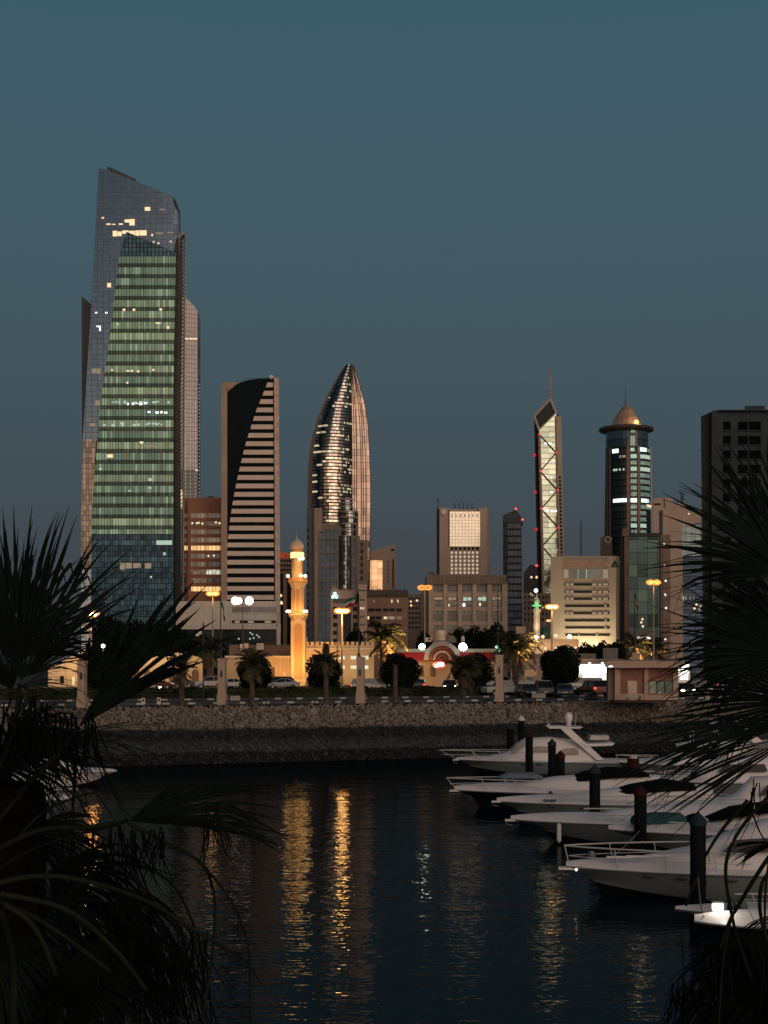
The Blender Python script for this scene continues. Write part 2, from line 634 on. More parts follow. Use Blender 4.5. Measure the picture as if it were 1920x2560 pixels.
b.pp([(298, 690 - 49), (439, 641), (437, 800), (433, 975), (433, 1335), (228, 1335), (230, 1273), (234, 1218), (243, 1110), (252, 1003), (263, 920), (275, 833)], D, 16)
b.build('green_slab', GREEN, tw)
b = MB()
b.pp([(316, 579), (439, 631), (439, 641), (298, 641), (303, 624)], D, 10)
b.build('crown_glass', curtain('crown_glass', (.02, .035, .04), (.006, .01, .012), 1.3, 1.5, .25, .2, glow=(.03, .055, .055), gs=.8, spec=.1), tw)
b = MB()
b.pp([(228, 1335), (433, 1335), (433, YB(D)), (226, YB(D))], D, 16)
b.build('lower_glass', curtain('teal_glass', (.02, .03, .04), (.005, .01, .014), .95, 1.868, .18, .2, rough=.1, spec=.12,
                               glow=(.030, .048, .052), gs=.9, gvar=.8, zoff=zo), tw)
b = MB()
b.pp([(439, 600), (446, 588), (456, 581), (456, 800), (452, 975), (452, YB(524)), (433, YB(524)), (433, 975), (439, 641)], 524, 12)
b.build('side_wall', mat('side_dark', (.028, .026, .025), .6, ribs=(.9, 1.9, .25, .5)), tw)
b = MB()
for i in range(104):
    y = 590 + i * 9.6
    xa = 449 if y < 900 else 446
    b.pp([(xa - 4, y + 10), (465 - (y - 590) * .009, y - 12), (465 - (y - 590) * .009, y - 9), (xa - 4, y + 13)], 522, .9)
b.build('louver_screen', mat('louver_grey', (.13, .12, .11), .6), tw)
b = MB()
b.pp([(446, 588), (465, 576), (465, 580), (449, 592), (449, 640)], 522.4, 8)
b.pp([(462, 580), (465, 576), (458, YB(523)), (455, YB(523))], 522.4, 8)
b.build('screen_frame', STEEL, tw)
A = lambda l, m=LW: [(zx(a), zx(b_) + 380, zx(c), zx(d_) + 380, m) for a, b_, c, d_ in l]
wins(tw, 545, A([(790, 300, 820, 320), (680, 368, 705, 384), (706, 366, 735, 400), (615, 430, 640, 460), (642, 434, 664, 458), (668, 428, 700, 446), (702, 430, 735, 455),
                 (738, 428, 760, 456), (762, 427, 800, 455)])
     + A([(580, 390, 605, 397), (612, 392, 630, 397), (648, 389, 670, 397), (825, 447, 835, 458), (555, 355, 568, 363), (585, 715, 606, 738), (835, 486, 842, 496), (860, 494, 870, 502), (928, 485, 936, 492)])
     + A([(527, 948, 550, 955), (541, 955, 550, 976), (519, 873, 531, 880), (574, 873, 586, 880)], LH)
     + A([(850, 440, 890, 448), (912, 438, 945, 443), (500, 1182, 525, 1206), (527, 1182, 550, 1208), (520, 1356, 545, 1382), (490, 1480, 520, 1496), (870, 310, 900, 316)], LD), name='lit_window')
rr = random.Random(5)
row = []
for y, xa, xb, p, mm in ((1360, 555, 925, .62, LP), (1368, 600, 910, .3, LH), (1416, 806, 920, .8, LH), (1484, 550, 905, .5, LP), (1476, 560, 900, .3, LP), (1190, 690, 775, .5, LW), (1600, 535, 940, .5, LD)):
    x = xa
    while x < xb:
        w_ = rr.uniform(7, 20)
        if rr.random() < p:
            row.append((x, y + rr.uniform(-3, 2), min(x + w_, xb), y + rr.uniform(6, 13), mm))
        x += w_ + rr.uniform(2, 12)
wins(tw, 520, [(zx(a), zx(b_) + 380, zx(c), zx(d_) + 380, m) for a, b_, c, d_, m in row], name='lit_window')
wins(tw, 520, A([(670, 855, 684, 867), (724, 855, 738, 867), (870, 853, 884, 865), (848, 930, 878, 936), (912, 950, 922, 965), (585, 1650, 616, 1668), (762, 1580, 782, 1590), (606, 1185, 616, 1193), (690, 1254, 700, 1264),
                 (832, 1184, 843, 1194)], LW) + A([(635, 935, 648, 945), (810, 1780, 828, 1795), (540, 1725, 556, 1735), (700, 1845, 714, 1853), (812, 1828, 826, 1838)], LP)
     + [(391, 1351, 430, 1362, LP), (300, 1407, 312, 1424, LD), (314, 1407, 330, 1421, LD), (333, 1408, 352, 1420, LD), (362, 1408, 378, 1421, LD), (408, 1381, 414, 1388, LP), (375, 1440, 380, 1445, LP)], name='lit_window')

# ---- rose tower behind it
D = 640
tw = bld('rose_glass_tower', 'rose coloured round cornered tower with dotted lights right behind the tallest tower', 'skyscraper', 475, D)
RC = 26 * D / F
cx_, z0_, zt = X(473, D), G, Z(752, D)
prof = [(470, 744), (478, 752), (488, 765), (496, 777), (500, 788)]
def angled(pts, D0, D1, xa, xb):
    b = MB()
    vs = [P(x, y, D0 + (D1 - D0) * (x - xa) / (xb - xa)) for x, y in pts]
    n = len(vs)
    b.add(vs + [v + Vector((-1.6, 14, 0)) for v in vs], [tuple(range(n))[::-1], tuple(range(n, 2 * n))] + [(i, (i + 1) % n, (i + 1) % n + n, i + n) for i in range(n)])
    return b


b = angled([(440, 744), (462, 744), (468, 748), (478, 757), (488, 768), (494, 778), (494, 1174), (440, 1174)], D - 3, D, 440, 494)
b.build('facade', curtain('rose_glass', (.145, .132, .137), (.08, .068, .066), 1.4, 1.9, .16, .16, rough=.25, metal=1, tilt=.01, cvr=.06), tw)
b = MB()
b.pp([(494, 778), (499, 790), (501, 805), (501, YB(D)), (494, YB(D))], D + .6, 16)
b.build('side_facade', curtain('rose_side', (.06, .06, .08), (.02, .02, .03), 2.0, 4.0, .15, .3, glow=(.05, .05, .07), gs=.4), tw)
b = angled([(440, 1174), (494, 1174), (494, YB(D)), (440, YB(D))], D - 3, D, 440, 494)
b.build('lower_facade', curtain('rose_low', (.015, .02, .035), (.01, .01, .015), 2.0, 4.0, .12, .2, lit=(1, .75, .35), ls=.8, lp=.6), tw)  # dark skyline reflection put into the glass colour, lit windows on top
for x0 in (460, 472, 483):
    wins(tw, D - 3.2 + (x0 - 440) / 18, [(x0, y, x0 + 10, y + 3, LD if y != 845 else LW) for y in (822, 833, 845, 948)], name='lit_window', d=.9)
ds = []
for i in range(30):
    y = 1003 + i * 8.6
    ds += [(x, y) for x in (464, 476, 488)]
b = MB()
for x, y in ds:
    b.pb(x - .9, y - 1, x + .9, y + 1, D - 3.3 + (x - 440) / 18, .5)
for i in range(34):
    b.pb(498, 960 + i * 9, 499.5, 962 + i * 9, D + .3, .3)
b.build('facade_lights', LP, tw)

# ---- striped tower
D = 430
tw = bld('striped_tower', 'tower with pale horizontal stripes cut off by a curved black glass sail', 'skyscraper', 625, D)
b = MB()
b.pb(553, 955, 568, YB(D), D - 1, 26)
b.pb(568, 956, 600, 990, D + 8, 16)
b.build('left_pier', TAN, tw)
b = MB()
b.pp([(567.5, 981), (578, 972), (588, 963), (600, 956), (620, 950), (643, 947), (685, 944), (686, YB(D)), (560, YB(D)), (564, 1300)], D, 22)
b.build('sail_wall', mat('black_glass_sail', (.004, .008, .012), .25, spec=.02, var=.1, ribs=(3.2, 400, .05, .4)), tw)
b = MB()
b.pp([(685, 942), (697, 946), (702, YB(D)), (689, YB(D))], D - 1.5, 26)
b.build('right_pier', mat('pier_stone', (.50, .37, .30), .7, ribs=(50, 3.5, .25, .4)), tw)
ends = [665, 640, 615, 590, 570, 550, 530, 512, 496, 481, 467, 452, 440, 428, 417, 408, 398, 392, 384, 378, 373, 369, 363, 360, 357, 355]
tops = [226, 288, 350, 412, 475, 537, 600, 662, 725, 787, 850, 912, 975, 1037, 1100, 1162, 1225, 1287, 1350, 1412, 1475, 1540, 1605, 1670, 1735, 1800]
BAND = mat('stripe_stone', (.60, .47, .39), .65, var=.05, scale=.2)
for i, (e, t_) in enumerate(zip(ends, tops)):
    k = lambda a, c: (a / 2.9625 + 440, c / 2.9625 + 880)
    nx = (e - ends[i - 1]) if i else -25
    b = MB()
    b.pp([k(e - nx * .52, t_), k(719 + i * .35, t_), k(719 + i * .35, t_ + 34), k(e, t_ + 34)], D - .9, .9)
    b.build('stone_band', BAND, tw)
b = MB()
for x in (606, 625, 645, 662):
    b.pb(x, 945, x + .7, 958, D + 6, .1)
b.pb(606, 945.5, 672, 946.6, D + 6, .1)
b.build('roof_railing', BLACK, tw)
b = MB()
b.ball(P(678, 943, D), .7, 8)
b.build('roof_light', mat('white_gloss', (.7, .68, .65), .4), tw)

# ---- white podium block in front of it
D = 385
tw = bld('podium_block', 'low pale panelled office block with a dark glass ground floor below the striped tower', 'building', 595, D)
b = MB()
b.pp([(440, 1503), (690, 1503), (691, 1573), (440, 1573)], D, 22)
b.build('upper_wall', WHITE, tw)
b = MB()
b.pb(440, 1573, 691, YB(D), D + 1.5, 20)
b.build('glass_floor', curtain('podium_glass', (.014, .022, .028), (.006, .008, .01), 2.4, 3, .08, .08, spec=.1, lit=(1, .8, .5), ls=.3, lp=.70), tw)
b = MB()
b.pp([(691, 1560), (702, 1560), (700, YB(D)), (693, YB(D))], D, 8)
b.pb(691, 1503, 694, 1565, D, 20)
b.build('corner_pier', WHITE, tw)
wins(tw, D, [(580, 1517, 627, 1531, mat('louvre_grey', (.20, .18, .17), .7)), (629, 1517, 690, 1531, mat('louvre_pale', (.27, .24, .22), .7)), (580, 1551, 690, 1558, DKR)], name='window_strip')
wins(tw, D - .1, [(587, 1552, 599, 1557, LD), (620, 1552, 634, 1557, LD), (662, 1552, 678, 1557, LD), (489, 1578, 504, 1590, LD)], name='lit_window')
lightdots(tw, D - .2, [(626, 1582), (631, 1586), (634, 1595), (625, 1597), (648, 1593), (597, 1597), (643, 1588)], .22, LP)

# ---- two white floodlights on a mast over the podium
D = 372
fl = bld('floodlight_mast', 'pair of glaring white floodlights above the pale podium block', 'floodlight', 608, D)
b = MB()
b.tube([(X(607, D), D, G), (X(607, D), D, Z(1502, D))], .14, 6)
b.tube([P(590, 1504, D), P(625, 1504, D)], .1, 6)
b.build('pole', STEEL, fl)
FLW = glowm('flood_white', (1, .90, .78), 4)
for x, r in ((588, 1.0), (597, .85), (623, 1.05)):
    b = MB()
    b.ball(P(x, 1502, D), r, 12, sy=.5)
    b.build('lamp_head', FLW, fl, True)

# ---- brick red office
D = 440
tw = bld('brick_office', 'brown red office block with ten rows of ribbon windows left of the striped tower', 'building', 510, D)
b = MB()
b.pb(470, 1244, 556, YB(D), D, 24)
b.pb(460, 1244, 470, YB(D), D + 6, 18)
b.build('wall', BRICK, tw)
b = MB()
b.pb(520, 1240, 534, 1244, D + 8, 4)
b.pb(512, 1228, 512.6, 1244, D + 8, .2)
b.build('roof_plant', DBROWN, tw)
WDIM = curtain('office_dim', (.10, .085, .07), (.03, .02, .02), 1.1, 30, .12, .01, glow=(.22, .14, .075), gs=.5, gvar=1)
WDRK = curtain('office_dark', (.015, .015, .015), (.03, .02, .02), 1.1, 30, .1, .01)
WGLD = curtain('office_gold', (.1, .08, .05), (.08, .04, .02), 1.1, 30, .14, .01, glow=(1.0, .58, .22), gs=1.1, gvar=.6)
WWHT = curtain('office_white', (.1, .1, .1), (.04, .04, .04), 1.1, 30, .14, .01, glow=(.75, .78, .62), gs=.75, gvar=.8)
rows = [(1195, WDIM, WDRK), (1255, WDRK, WDRK), (1315, WDIM, WDRK), (1375, WDIM, WDIM), (1435, WGLD, WGLD), (1495, WDIM, WDRK), (1555, WDIM, WDRK), (1613, WDIM, WWHT), (1675, WDIM, WDRK), (1738, WGLD, WGLD)]
for i, (y, ml, mr) in enumerate(rows):
    y0 = y / 2.9625 + 880
    wins(tw, D, [(478, y0, 514.5, y0 + 11.3, ml), (516, y0, 551.5, y0 + 11.3, mr)], name='ribbon_window')
    wins(tw, D + 6, [(461, y0, 469.5, y0 + 11, WGLD if i == 4 else WDRK)], name='ribbon_window')
lightdots(tw, D - .2, [(481, 1308), (492, 1308), (497, 1307), (506, 1309), (540, 1306), (549, 1308), (521, 1390), (535, 1389)], .3, LW)

# ---- bullet tower
D = 560
tw = bld('bullet_tower', 'pointed bullet shaped tower, ribbed on one side, with gleaming lit floors', 'skyscraper', 835, D)
kb = lambda x, y: (x / 2.9625 + 440, y / 2.9625 + 880)
Lft = [(95, 1262), (150, 1225), (260, 1165), (380, 1110), (500, 1066), (620, 1034), (740, 1018), (860, 1011), (1000, 1009), (1150, 1010), (1480, 1012), (2140, 1016)]
Lout = [(90, 1262), (150, 1213), (260, 1148), (380, 1090), (500, 1044), (620, 1010), (740, 990), (860, 980), (1000, 976), (1150, 975), (1480, 975), (2140, 976)]
Rgt = [(95, 1312), (130, 1325), (210, 1350), (290, 1375), (390, 1400), (520, 1420), (700, 1432), (900, 1440), (1100, 1442), (1480, 1437), (2140, 1430)]
Spn = [(85, 1300), (300, 1300), (700, 1304), (1100, 1303), (2140, 1303)]


def ip(tab, y):
    for (a, b_), (c, d_) in zip(tab, tab[1:]):
        if y <= c:
            return b_ + (d_ - b_) * max(0, (y - a)) / (c - a)
    return tab[-1][1]


ys = [92 + 2048 * (i / 60) for i in range(61)]
DC = D + 26


def section(y, n=15):
    xl, xr, xs = ip(Lft, y), ip(Rgt, y), ip(Spn, y)
    out = []
    for j in range(n):                                          # left glass wall, a quarter bulge
        q = j / (n - 1)
        xx = xl + (xs - xl) * q
        dep = .5 * (xs - xl) * (1 - ((q - .42) / .62) ** 2)
        out.append((xx, dep))
    rgt = []
    for j in range(9):
        q = j / 8
        xx = xs + (xr - xs) * q
        base = .5 * (xs - xl) * (1 - (.58 / .62) ** 2)
        rgt.append((xx, base + .05 * (xr - xs) * math.sin(PI * q) - .15 * (xr - xs) * q))
    return out, rgt


def bsurf(name, m, sel, parent):
    b = MB()
    rows = []
    for y in ys:
        pts = sel(y)
        r = []
        for xx, dep in pts:
            px, py = kb(xx, y)
            dd = DC - dep * D / F / 2.9625
            r.append((X(px, dd), dd, Z(py, dd)))
        rows.append(r)
    n = len(rows[0])
    b.v = [p for r in rows for p in r]
    b.f = [(i * n + j, (i + 1) * n + j, (i + 1) * n + j + 1, i * n + j + 1) for i in range(len(rows) - 1) for j in range(n - 1)]
    b.m = [0] * len(b.f)
    return b.build(name, m, parent, True)


bsurf('glass_wall', curtain('bullet_glass', (.46, .39, .34), (.012, .014, .018), .95, 1.26, .10, .52, rough=.12, metal=1, tilt=.045,
                            lit=(1, .80, .48), ls=.50, lp=.60, lx=.06), lambda y: section(y)[0], tw)
bsurf('ribbed_wall', curtain('bullet_ribbed', (.27, .205, .17), (.10, .08, .065), 2.2, 2.52, .2, .12, rough=.2, metal=1, tilt=.07), lambda y: section(y)[1], tw)
bsurf('edge_band', mat('copper_band', (.30, .20, .155), .6, var=.05, ribs=(60, 4, .1, .3)), lambda y: [(ip(Lout, y), -40), (ip(Lout, y), 0), (ip(Lft, y) + 2, 3)], tw)
bsurf('rear_wall', GREY, lambda y: [(ip(Lout, y), -40), (ip(Spn, y), -150), (ip(Rgt, y), -20), (ip(Rgt, y), 0)], tw)
for j in (0, 1, 2, 4, 5, 6, 8):
    b = MB()
    pts = []
    for y in ys:
        xx, dep = section(y)[1][j]
        px, py = kb(xx, y)
        dd = DC - dep * D / F / 2.9625 - .10
        pts.append((X(px, dd), dd, Z(py, dd)))
    b.tube(pts, .14, 4)
    b.build('rib', mat('rib_bronze', (.17, .115, .09), .5, .3), tw)

# ---- gridded office with a round glass stair in front of the bullet tower
D = 450
tw = bld('gridded_office', 'grey brown gridded glass office with a tiered round glass bay, below the bullet tower', 'building', 830, D)
GB = mat('grid_stone', (.17, .125, .10), .7, var=.1)
b = MB()
b.pb(767, 1270, 786, YB(D), D + 1, 24)
b.build('side_wall', mat('slate_blue', (.024, .034, .044), .5, ribs=(40, 3.5, .2, .3)), tw)
wins(tw, D + .9, [(767.5, 1322 + i * 17.6, 772, 1330 + i * 17.6) for i in range(16)], DKR)
b = MB()
b.pb(785, 1270, 806, 1330, D - .5, 20)
b.pb(785.5, 1330, 794.5, YB(D), D - .5, 20)
b.build('corner_pier', mat('pier_tan', (.25, .185, .145), .75, var=.1), tw)
b = MB()
b.pb(794, 1315, 896, YB(D), D + .6, 22)
b.build('glass_wall', curtain('grid_glass', (.018, .034, .046), (.03, .028, .026), 1.25, 2.1, .12, .12, rough=.12, spec=.2, tilt=.04, glow=(.02, .04, .048), gs=.55), tw)
b = MB()
for x in (794, 810.5, 826.5, 843.5, 878.5, 891):
    b.pb(x, 1312, x + 3.6, YB(D), D - .3, 1)
for y in (1309, 1344, 1380, 1414.5, 1449, 1484, 1521):
    b.pb(794.2, y, 847, y + 3.5, D - .1, .8)
    b.pb(879, y, 894, y + 3.5, D - .1, .8)
b.pb(788, 1308, 848, 1325, D - .2, 2)
b.pb(894, 1340, 900, 1475, D - .4, 16)
b.pb(900, 1350, 919, 1465, D + 3, 16)
b.build('grid_frame', GB, tw)
wins(tw, D + 3, [(902, 1356 + i * 17, 907, 1366 + i * 17) for i in range(6)], DKR)
cx_ = X(863, D)
BAYG = curtain('bay_glass', (.22, .25, .27), (.02, .02, .02), .9, 1.4, .14, .3, rough=.1, metal=.9, tilt=.08)
b = MB()
R_ = 16 * D / F
zb = [Z(y, D) for y in (YB(D), 1340, 1276, 1246)]
b.lathe([(R_, zb[0]), (R_, zb[1])], cx_, D + .5, 28)
b.lathe([(R_ * 1.5, zb[1]), (R_ * 1.5, zb[2])], X(871, D), D + 2.5, 28)
b.lathe([(R_ * 1.0, zb[2]), (R_ * .9, zb[3]), (R_ * .7, zb[3] + .2)], X(866, D), D + 2.5, 28)
b.build('round_bay', BAYG, tw, False)
b = MB()
for y in (1246, 1254, 1263, 1276, 1291, 1307, 1322, 1339):
    r = R_ * (1.53 if y >= 1276 else 1.03)
    c = X(871 if y >= 1276 else 866, D)
    b.lathe([(r, Z(y + 3, D)), (r, Z(y, D))], c, D + 2.5, 28)
b.build('bay_ring', mat('ring_stone', (.30, .235, .19), .7), tw)

# ---- office with red letters
D = 520
tw = bld('lettered_office', 'brown office with glowing red letters on its roof edge, behind the minaret', 'building', 712, D)
b = MB()
b.pb(694, 1381, 734, YB(D), D, 20)
b.build('wall', mat('wall_brown', (.26, .165, .12), .8), tw)
wins(tw, D, [(701 + i * 5, 1398.5 + j * 11.5, 704.4 + i * 5, 1405.5 + j * 11.5) for i in range(6) for j in range(3)], DKR)
b = MB()
b.pb(699, 1433, 708, YB(D), D - .2, 1)
b.pb(718, 1433, 732, YB(D), D - .2, 1)
b.build('glass_strip', DKR, tw)
text('BEM', tw, 'sign_letters', glowm('red_sign', (1, .10, .03), .45), (X(712, D), D - .3, Z(1389.5, D)), 2.6)
lightdots(tw, D - .3, [(702, 1489), (704, 1508), (703, 1506)], .5, LW)

# ---- slanted roof office with glowing facade
D = 600
tw = bld('slant_roof_office', 'pale office with a slanting roof and one big glowing golden facade', 'building', 955, D)
b = MB()
b.pp([(915, 1385), (932, 1377), (987, 1361), (990, 1400), (993, YB(D)), (915, YB(D))], D, 20)
b.build('wall', PINK, tw)
b = MB()
b.pb(918.5, 1401, 956, YB(D), D - .6, 1)
b.build('glass_facade', curtain('gold_glass', (.75, .52, .34), (.4, .26, .16), 2.4, 2.4, .1, .1, rough=.35, metal=1, tilt=.03, glow=(.62, .34, .15), gs=.5, gvar=.25), tw)
wins(tw, D, [(969, 1403 + i * 9.8, 972, 1407 + i * 9.8) for i in range(6)] + [(978, 1372, 985, 1378), (981, 1397, 984.5, 1470)], DKR)

# ---- office with three ring logo
D = 330
tw = bld('three_ring_office', 'tan battlemented office with a blue white emblem of three rings', 'building', 872, D)
b = MB()
b.pb(826, 1476, 858.5, YB(D), D, 14)
b.pb(858.5, 1476, 896, 1530, D + .1, 13.9)
b.pb(878, 1530, 896, YB(D), D, 14)
b.pp([(828, 1476), (829, 1471), (833, 1469), (835, 1463), (837, 1463), (839, 1469), (843, 1471), (844, 1476)], D, 1)
for i in range(12):
    b.pb(845.5 + i * 4.2, 1473, 847.6 + i * 4.2, 1476, D, 1)
b.build('wall', TAN, tw)
b = MB()
b.pb(896, 1461, 917.5, YB(D), D - 2, 16)
b.build('tower_pier', mat('pier_pinkish', (.36, .26, .205), .75, var=.08), tw)
b = MB()
b.pb(895, 1474.5, 918, 1477, D - 2.2, 1)
b.build('pier_band', BLACK, tw)
b = MB()
b.pb(858.6, 1530, 878, YB(D), D + 1.5, 10)
b.build('glass_bay', DK, tw)
wins(tw, D, [(832.5, 1497, 886, 1508, mat('navy_panel', (.02, .03, .04), .4))], name='fascia_panel')
wins(tw, D, [(x, y, x + 10.5, y + 9.8) for y in (1517, 1537, 1557, 1577, 1597) for x in (833, 882.5)], DKR)
wins(tw, D - 2, [(x, y, x + 3, y + 5, LW if y == 1518 else DKR) for y in (1497, 1518, 1539, 1559, 1580) for x in (901, 907)])
b = MB()
for cx, cy in ((837, 1484.5), (832.8, 1492), (841.2, 1492)):
    c = P(cx, cy, D - .7)
    r = 3.1 * D / F
    b.tube([(c.x + r * math.cos(a), c.y, c.z + r * math.sin(a)) for a in [i * PI / 8 for i in range(17)]], .14, 5)
b.build('ring_emblem', glowm('logo_cyan', (.62, .95, 1), 1.6), tw)

# ---- brown office right of it
D = 345
tw = bld('brown_office', 'low brown office with a darker flat roof storey, right of the three ring emblem', 'building', 968, D)
b = MB()
b.pb(918.2, 1489, 1018, YB(D), D, 18)
b.build('wall', mat('brown_wall', (.185, .115, .085), .8, var=.15), tw)
b = MB()
b.pb(916, 1475, 1020, 1489.5, D - .8, 20)
b.build('roof_storey', mat('roof_dark', (.055, .045, .04), .8), tw)
for i in range(26):
    b = MB()
rrr = random.Random(11)
b = MB()
for i in range(18):
    x = 922 + i * 5.3 + rrr.uniform(-1, 1)
    b.pb(x, 1475 - rrr.uniform(1, 4), x + rrr.uniform(1, 4), 1475, D + 4, 2)
b.tube([P(1012, 1475, D + 3), P(1012, 1459, D + 3)], .06, 5)
b.build('roof_plant', BLACK, tw)
rs = []
for y in (1521, 1541, 1560.5, 1580, 1598.5):
    for x in (920, 940, 958, 973, 991):
        lit = y == 1541 and x in (958, 973)
        rs.append((x, y, x + (18 if x < 930 else 13), y + 7.5, LD if lit else (WDIM if (y, x) == (1541, 991) else DKR)))
wins(tw, D, rs, name='ribbon_window')
wins(tw, D - .1, [(933.5, 1500, 935.5, 1507, LD), (978.5, 1499, 980.8, 1507, LW), (993.5, 1499, 995.8, 1506, LW), (919, 1541, 923, 1548, LW), (960, 1542, 966, 1547, LW)], name='lit_window')

# ---- flats beyond
D = 420
tw = bld('apartment_block', 'dim apartment block with tiny lit windows between the brown office and the concrete hall', 'building', 1038, D)
b = MB()
b.pb(1019, 1486, 1054, YB(D), D, 16)
b.pb(1054, 1478, 1072, YB(D), D + 2, 16)
b.build('wall', mat('flat_wall', (.17, .125, .10), .85), tw)
wins(tw, D, [(1022 + i * 8, 1494 + j * 12, 1027 + i * 8, 1499 + j * 12) for i in range(4) for j in range(7)], DKR)
wins(tw, D - .1, [(1025, 1502, 1029, 1506, LW), (1026, 1511, 1030, 1516, LG), (1040, 1499, 1045, 1504, LW), (1041, 1503, 1045, 1505, LD)], name='lit_window')

# ---- beige tower with the white panel
D = 540
tw = bld('panel_tower', 'beige tower with a big pale lit glass panel and rows of small square lights', 'building', 1160, D)
b = MB()
b.pb(1098.6, 1269.5, 1125, YB(D), D, 22)
b.pb(1198, 1269.5, 1218, YB(D), D, 22)
b.pb(1125, 1273, 1198, 1366, D + 2, 20)
b.pb(1125, 1366, 1198, YB(D), D + .6, 20)
b.build('wall', PINK, tw)
b = MB()
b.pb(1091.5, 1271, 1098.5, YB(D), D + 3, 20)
b.build('shaded_side', mat('side_shade', (.06, .045, .04), .7, ribs=(40, 3.6, .6, .6)), tw)  # dark copy of the wall tone, shade put into the colour
b = MB()
b.pb(1218, 1272, 1222.5, YB(D), D + 1, 20)
b.build('corner_pier', mat('corner_tan', (.25, .17, .13), .7), tw)
b = MB()
b.pb(1124.5, 1279, 1200, 1366.5, D - .4, 2)
b.build('glass_panel', curtain('panel_glass', (.40, .36, .295), (.34, .30, .245), 1.15, 1.15, .1, .1, rough=.25, metal=1, tilt=.003, cvr=.05,
                               glow=(.55, .48, .33), gs=.25, gvar=.2, lit=(1, .9, .65), ls=.10, lp=.74), tw)
b = MB()
b.pb(1121.5, 1274, 1124.4, 1366, D - .2, 2)
b.build('panel_edge', DBROWN, tw)
cols = [562, 593, 625, 657, 688, 718, 750]
wins(tw, D - .5, [(940 + (c - 4) / 2.9625, 1286.5, 940 + (c + 4) / 2.9625, 1291, DKR) for c in cols], name='window')
wins(tw, D + .6, [(940 + (c - 9) / 2.9625, 1368.5, 940 + (c + 9) / 2.9625, 1375, DKR) for c in cols], name='window')
PL = glowm('pale_square', (1, .80, .58), .55)
wins(tw, D + .6, [(940 + (c - 8) / 2.9625, 1180 + (r - 9) / 2.9625, 940 + (c + 8) / 2.9625, 1180 + (r + 8) / 2.9625, PL) for c in cols for r in (598, 628, 658, 688, 717, 745)], name='lit_window')
b = MB()
b.lathe([(7 * D / F, 0), (7 * D / F, .5)], 0, 0, 20)
b.v = [(X(1109, D) + x, D - z, Z(1280.5, D) + y) for x, y, z in b.v]
b.build('roundel', mat('roundel_pale', (.62, .52, .44), .5), tw)
for x, yb_, yt_ in ((1137, 1273, 1257), (1148, 1273, 1257), (1158, 1273, 1257), (1169, 1273, 1257), (1180, 1273, 1257), (1095, 1271, 1246)):
    b = MB()
    b.tube([P(x, yb_ + 1, D + 8), P(x, yt_, D + 8)], .12, 4)
    if x == 1095:
        b.pb(1092, 1246, 1095, 1252, D + 8, .1)
    b.build('roof_mast', BLACK, tw)

# ---- gridded concrete hall
D = 360
tw = bld('concrete_hall', 'broad beige concrete hall with five columns of square recessed windows', 'building', 1165, D)
b = MB()
b.pb(1071, 1459, 1269, YB(D), D + 1.6, 18)
b.pb(1062, 1440, 1071, YB(D), D + 3, 16)
b.build('wall', mat('hall_wall', (.29, .215, .165), .8, var=.08), tw)
b = MB()
for x0, x1 in ((1071, 1083.5), (1107.8, 1118.9), (1144, 1156), (1180.7, 1192.5), (1217.8, 1230), (1254.6, 1269)):
    b.pb(x0 + .6, 1459, x1 - .6, YB(D), D - .4, 2)
for y in (1459, 1480.5, 1516.5, 1552.5):
    b.pb(1071.2, y if y == 1459 else y + .7, 1268.8, {1459: 1462, 1480.5: 1491.5, 1516.5: 1527.5, 1552.5: 1563}[y], D, 1.8)
b.build('concrete_frame', mat('hall_frame', (.36, .27, .21), .8, var=.08), tw)
b = MB()
b.pb(1066, 1437, 1266, 1459.5, D - .8, 19)
b.build('roof_fascia', mat('fascia_ribbed', (.15, .11, .085), .7, ribs=(.8, 60, .25, .5)), tw)
b = MB()
b.pb(1071, 1429, 1086, 1437, D + 6, 3)
b.build('roof_plant', DBROWN, tw)
HW = curtain('hall_window', (.055, .042, .034), (.02, .016, .014), .62, 1.15, .07, .08, spec=.4, glow=(.06, .045, .03), gs=.5, gvar=1.2)
cx = [(1083.5, 1107.8), (1118.9, 1144), (1156, 1180.7), (1192.5, 1217.8), (1230, 1254.6)]
for y0, y1 in ((1462, 1480.5), (1491.5, 1516.5), (1527.5, 1552.5), (1563, 1580)):
    wins(tw, D + 1.6, [(a + .4, y0, c - .4, y1, HW) for a, c in cx], d=.2)
wins(tw, D + 1.4, [(1085, 1493, 1106, 1499, LD), (1121, 1493, 1130, 1501, LD), (1132, 1493, 1140, 1500, LD), (1158, 1493, 1167, 1502, LP), (1169, 1493, 1178, 1501, LP),
                   (1157, 1508, 1163, 1516, LH), (1195, 1493, 1205, 1501, LP), (1206, 1492, 1215, 1502, LP), (1198, 1507, 1202, 1515, LW), (1121, 1510, 1124, 1516, LW),
                   (1240, 1493, 1252, 1498, LD), (1232, 1492, 1238, 1500, LD)], name='lit_window', d=.15)

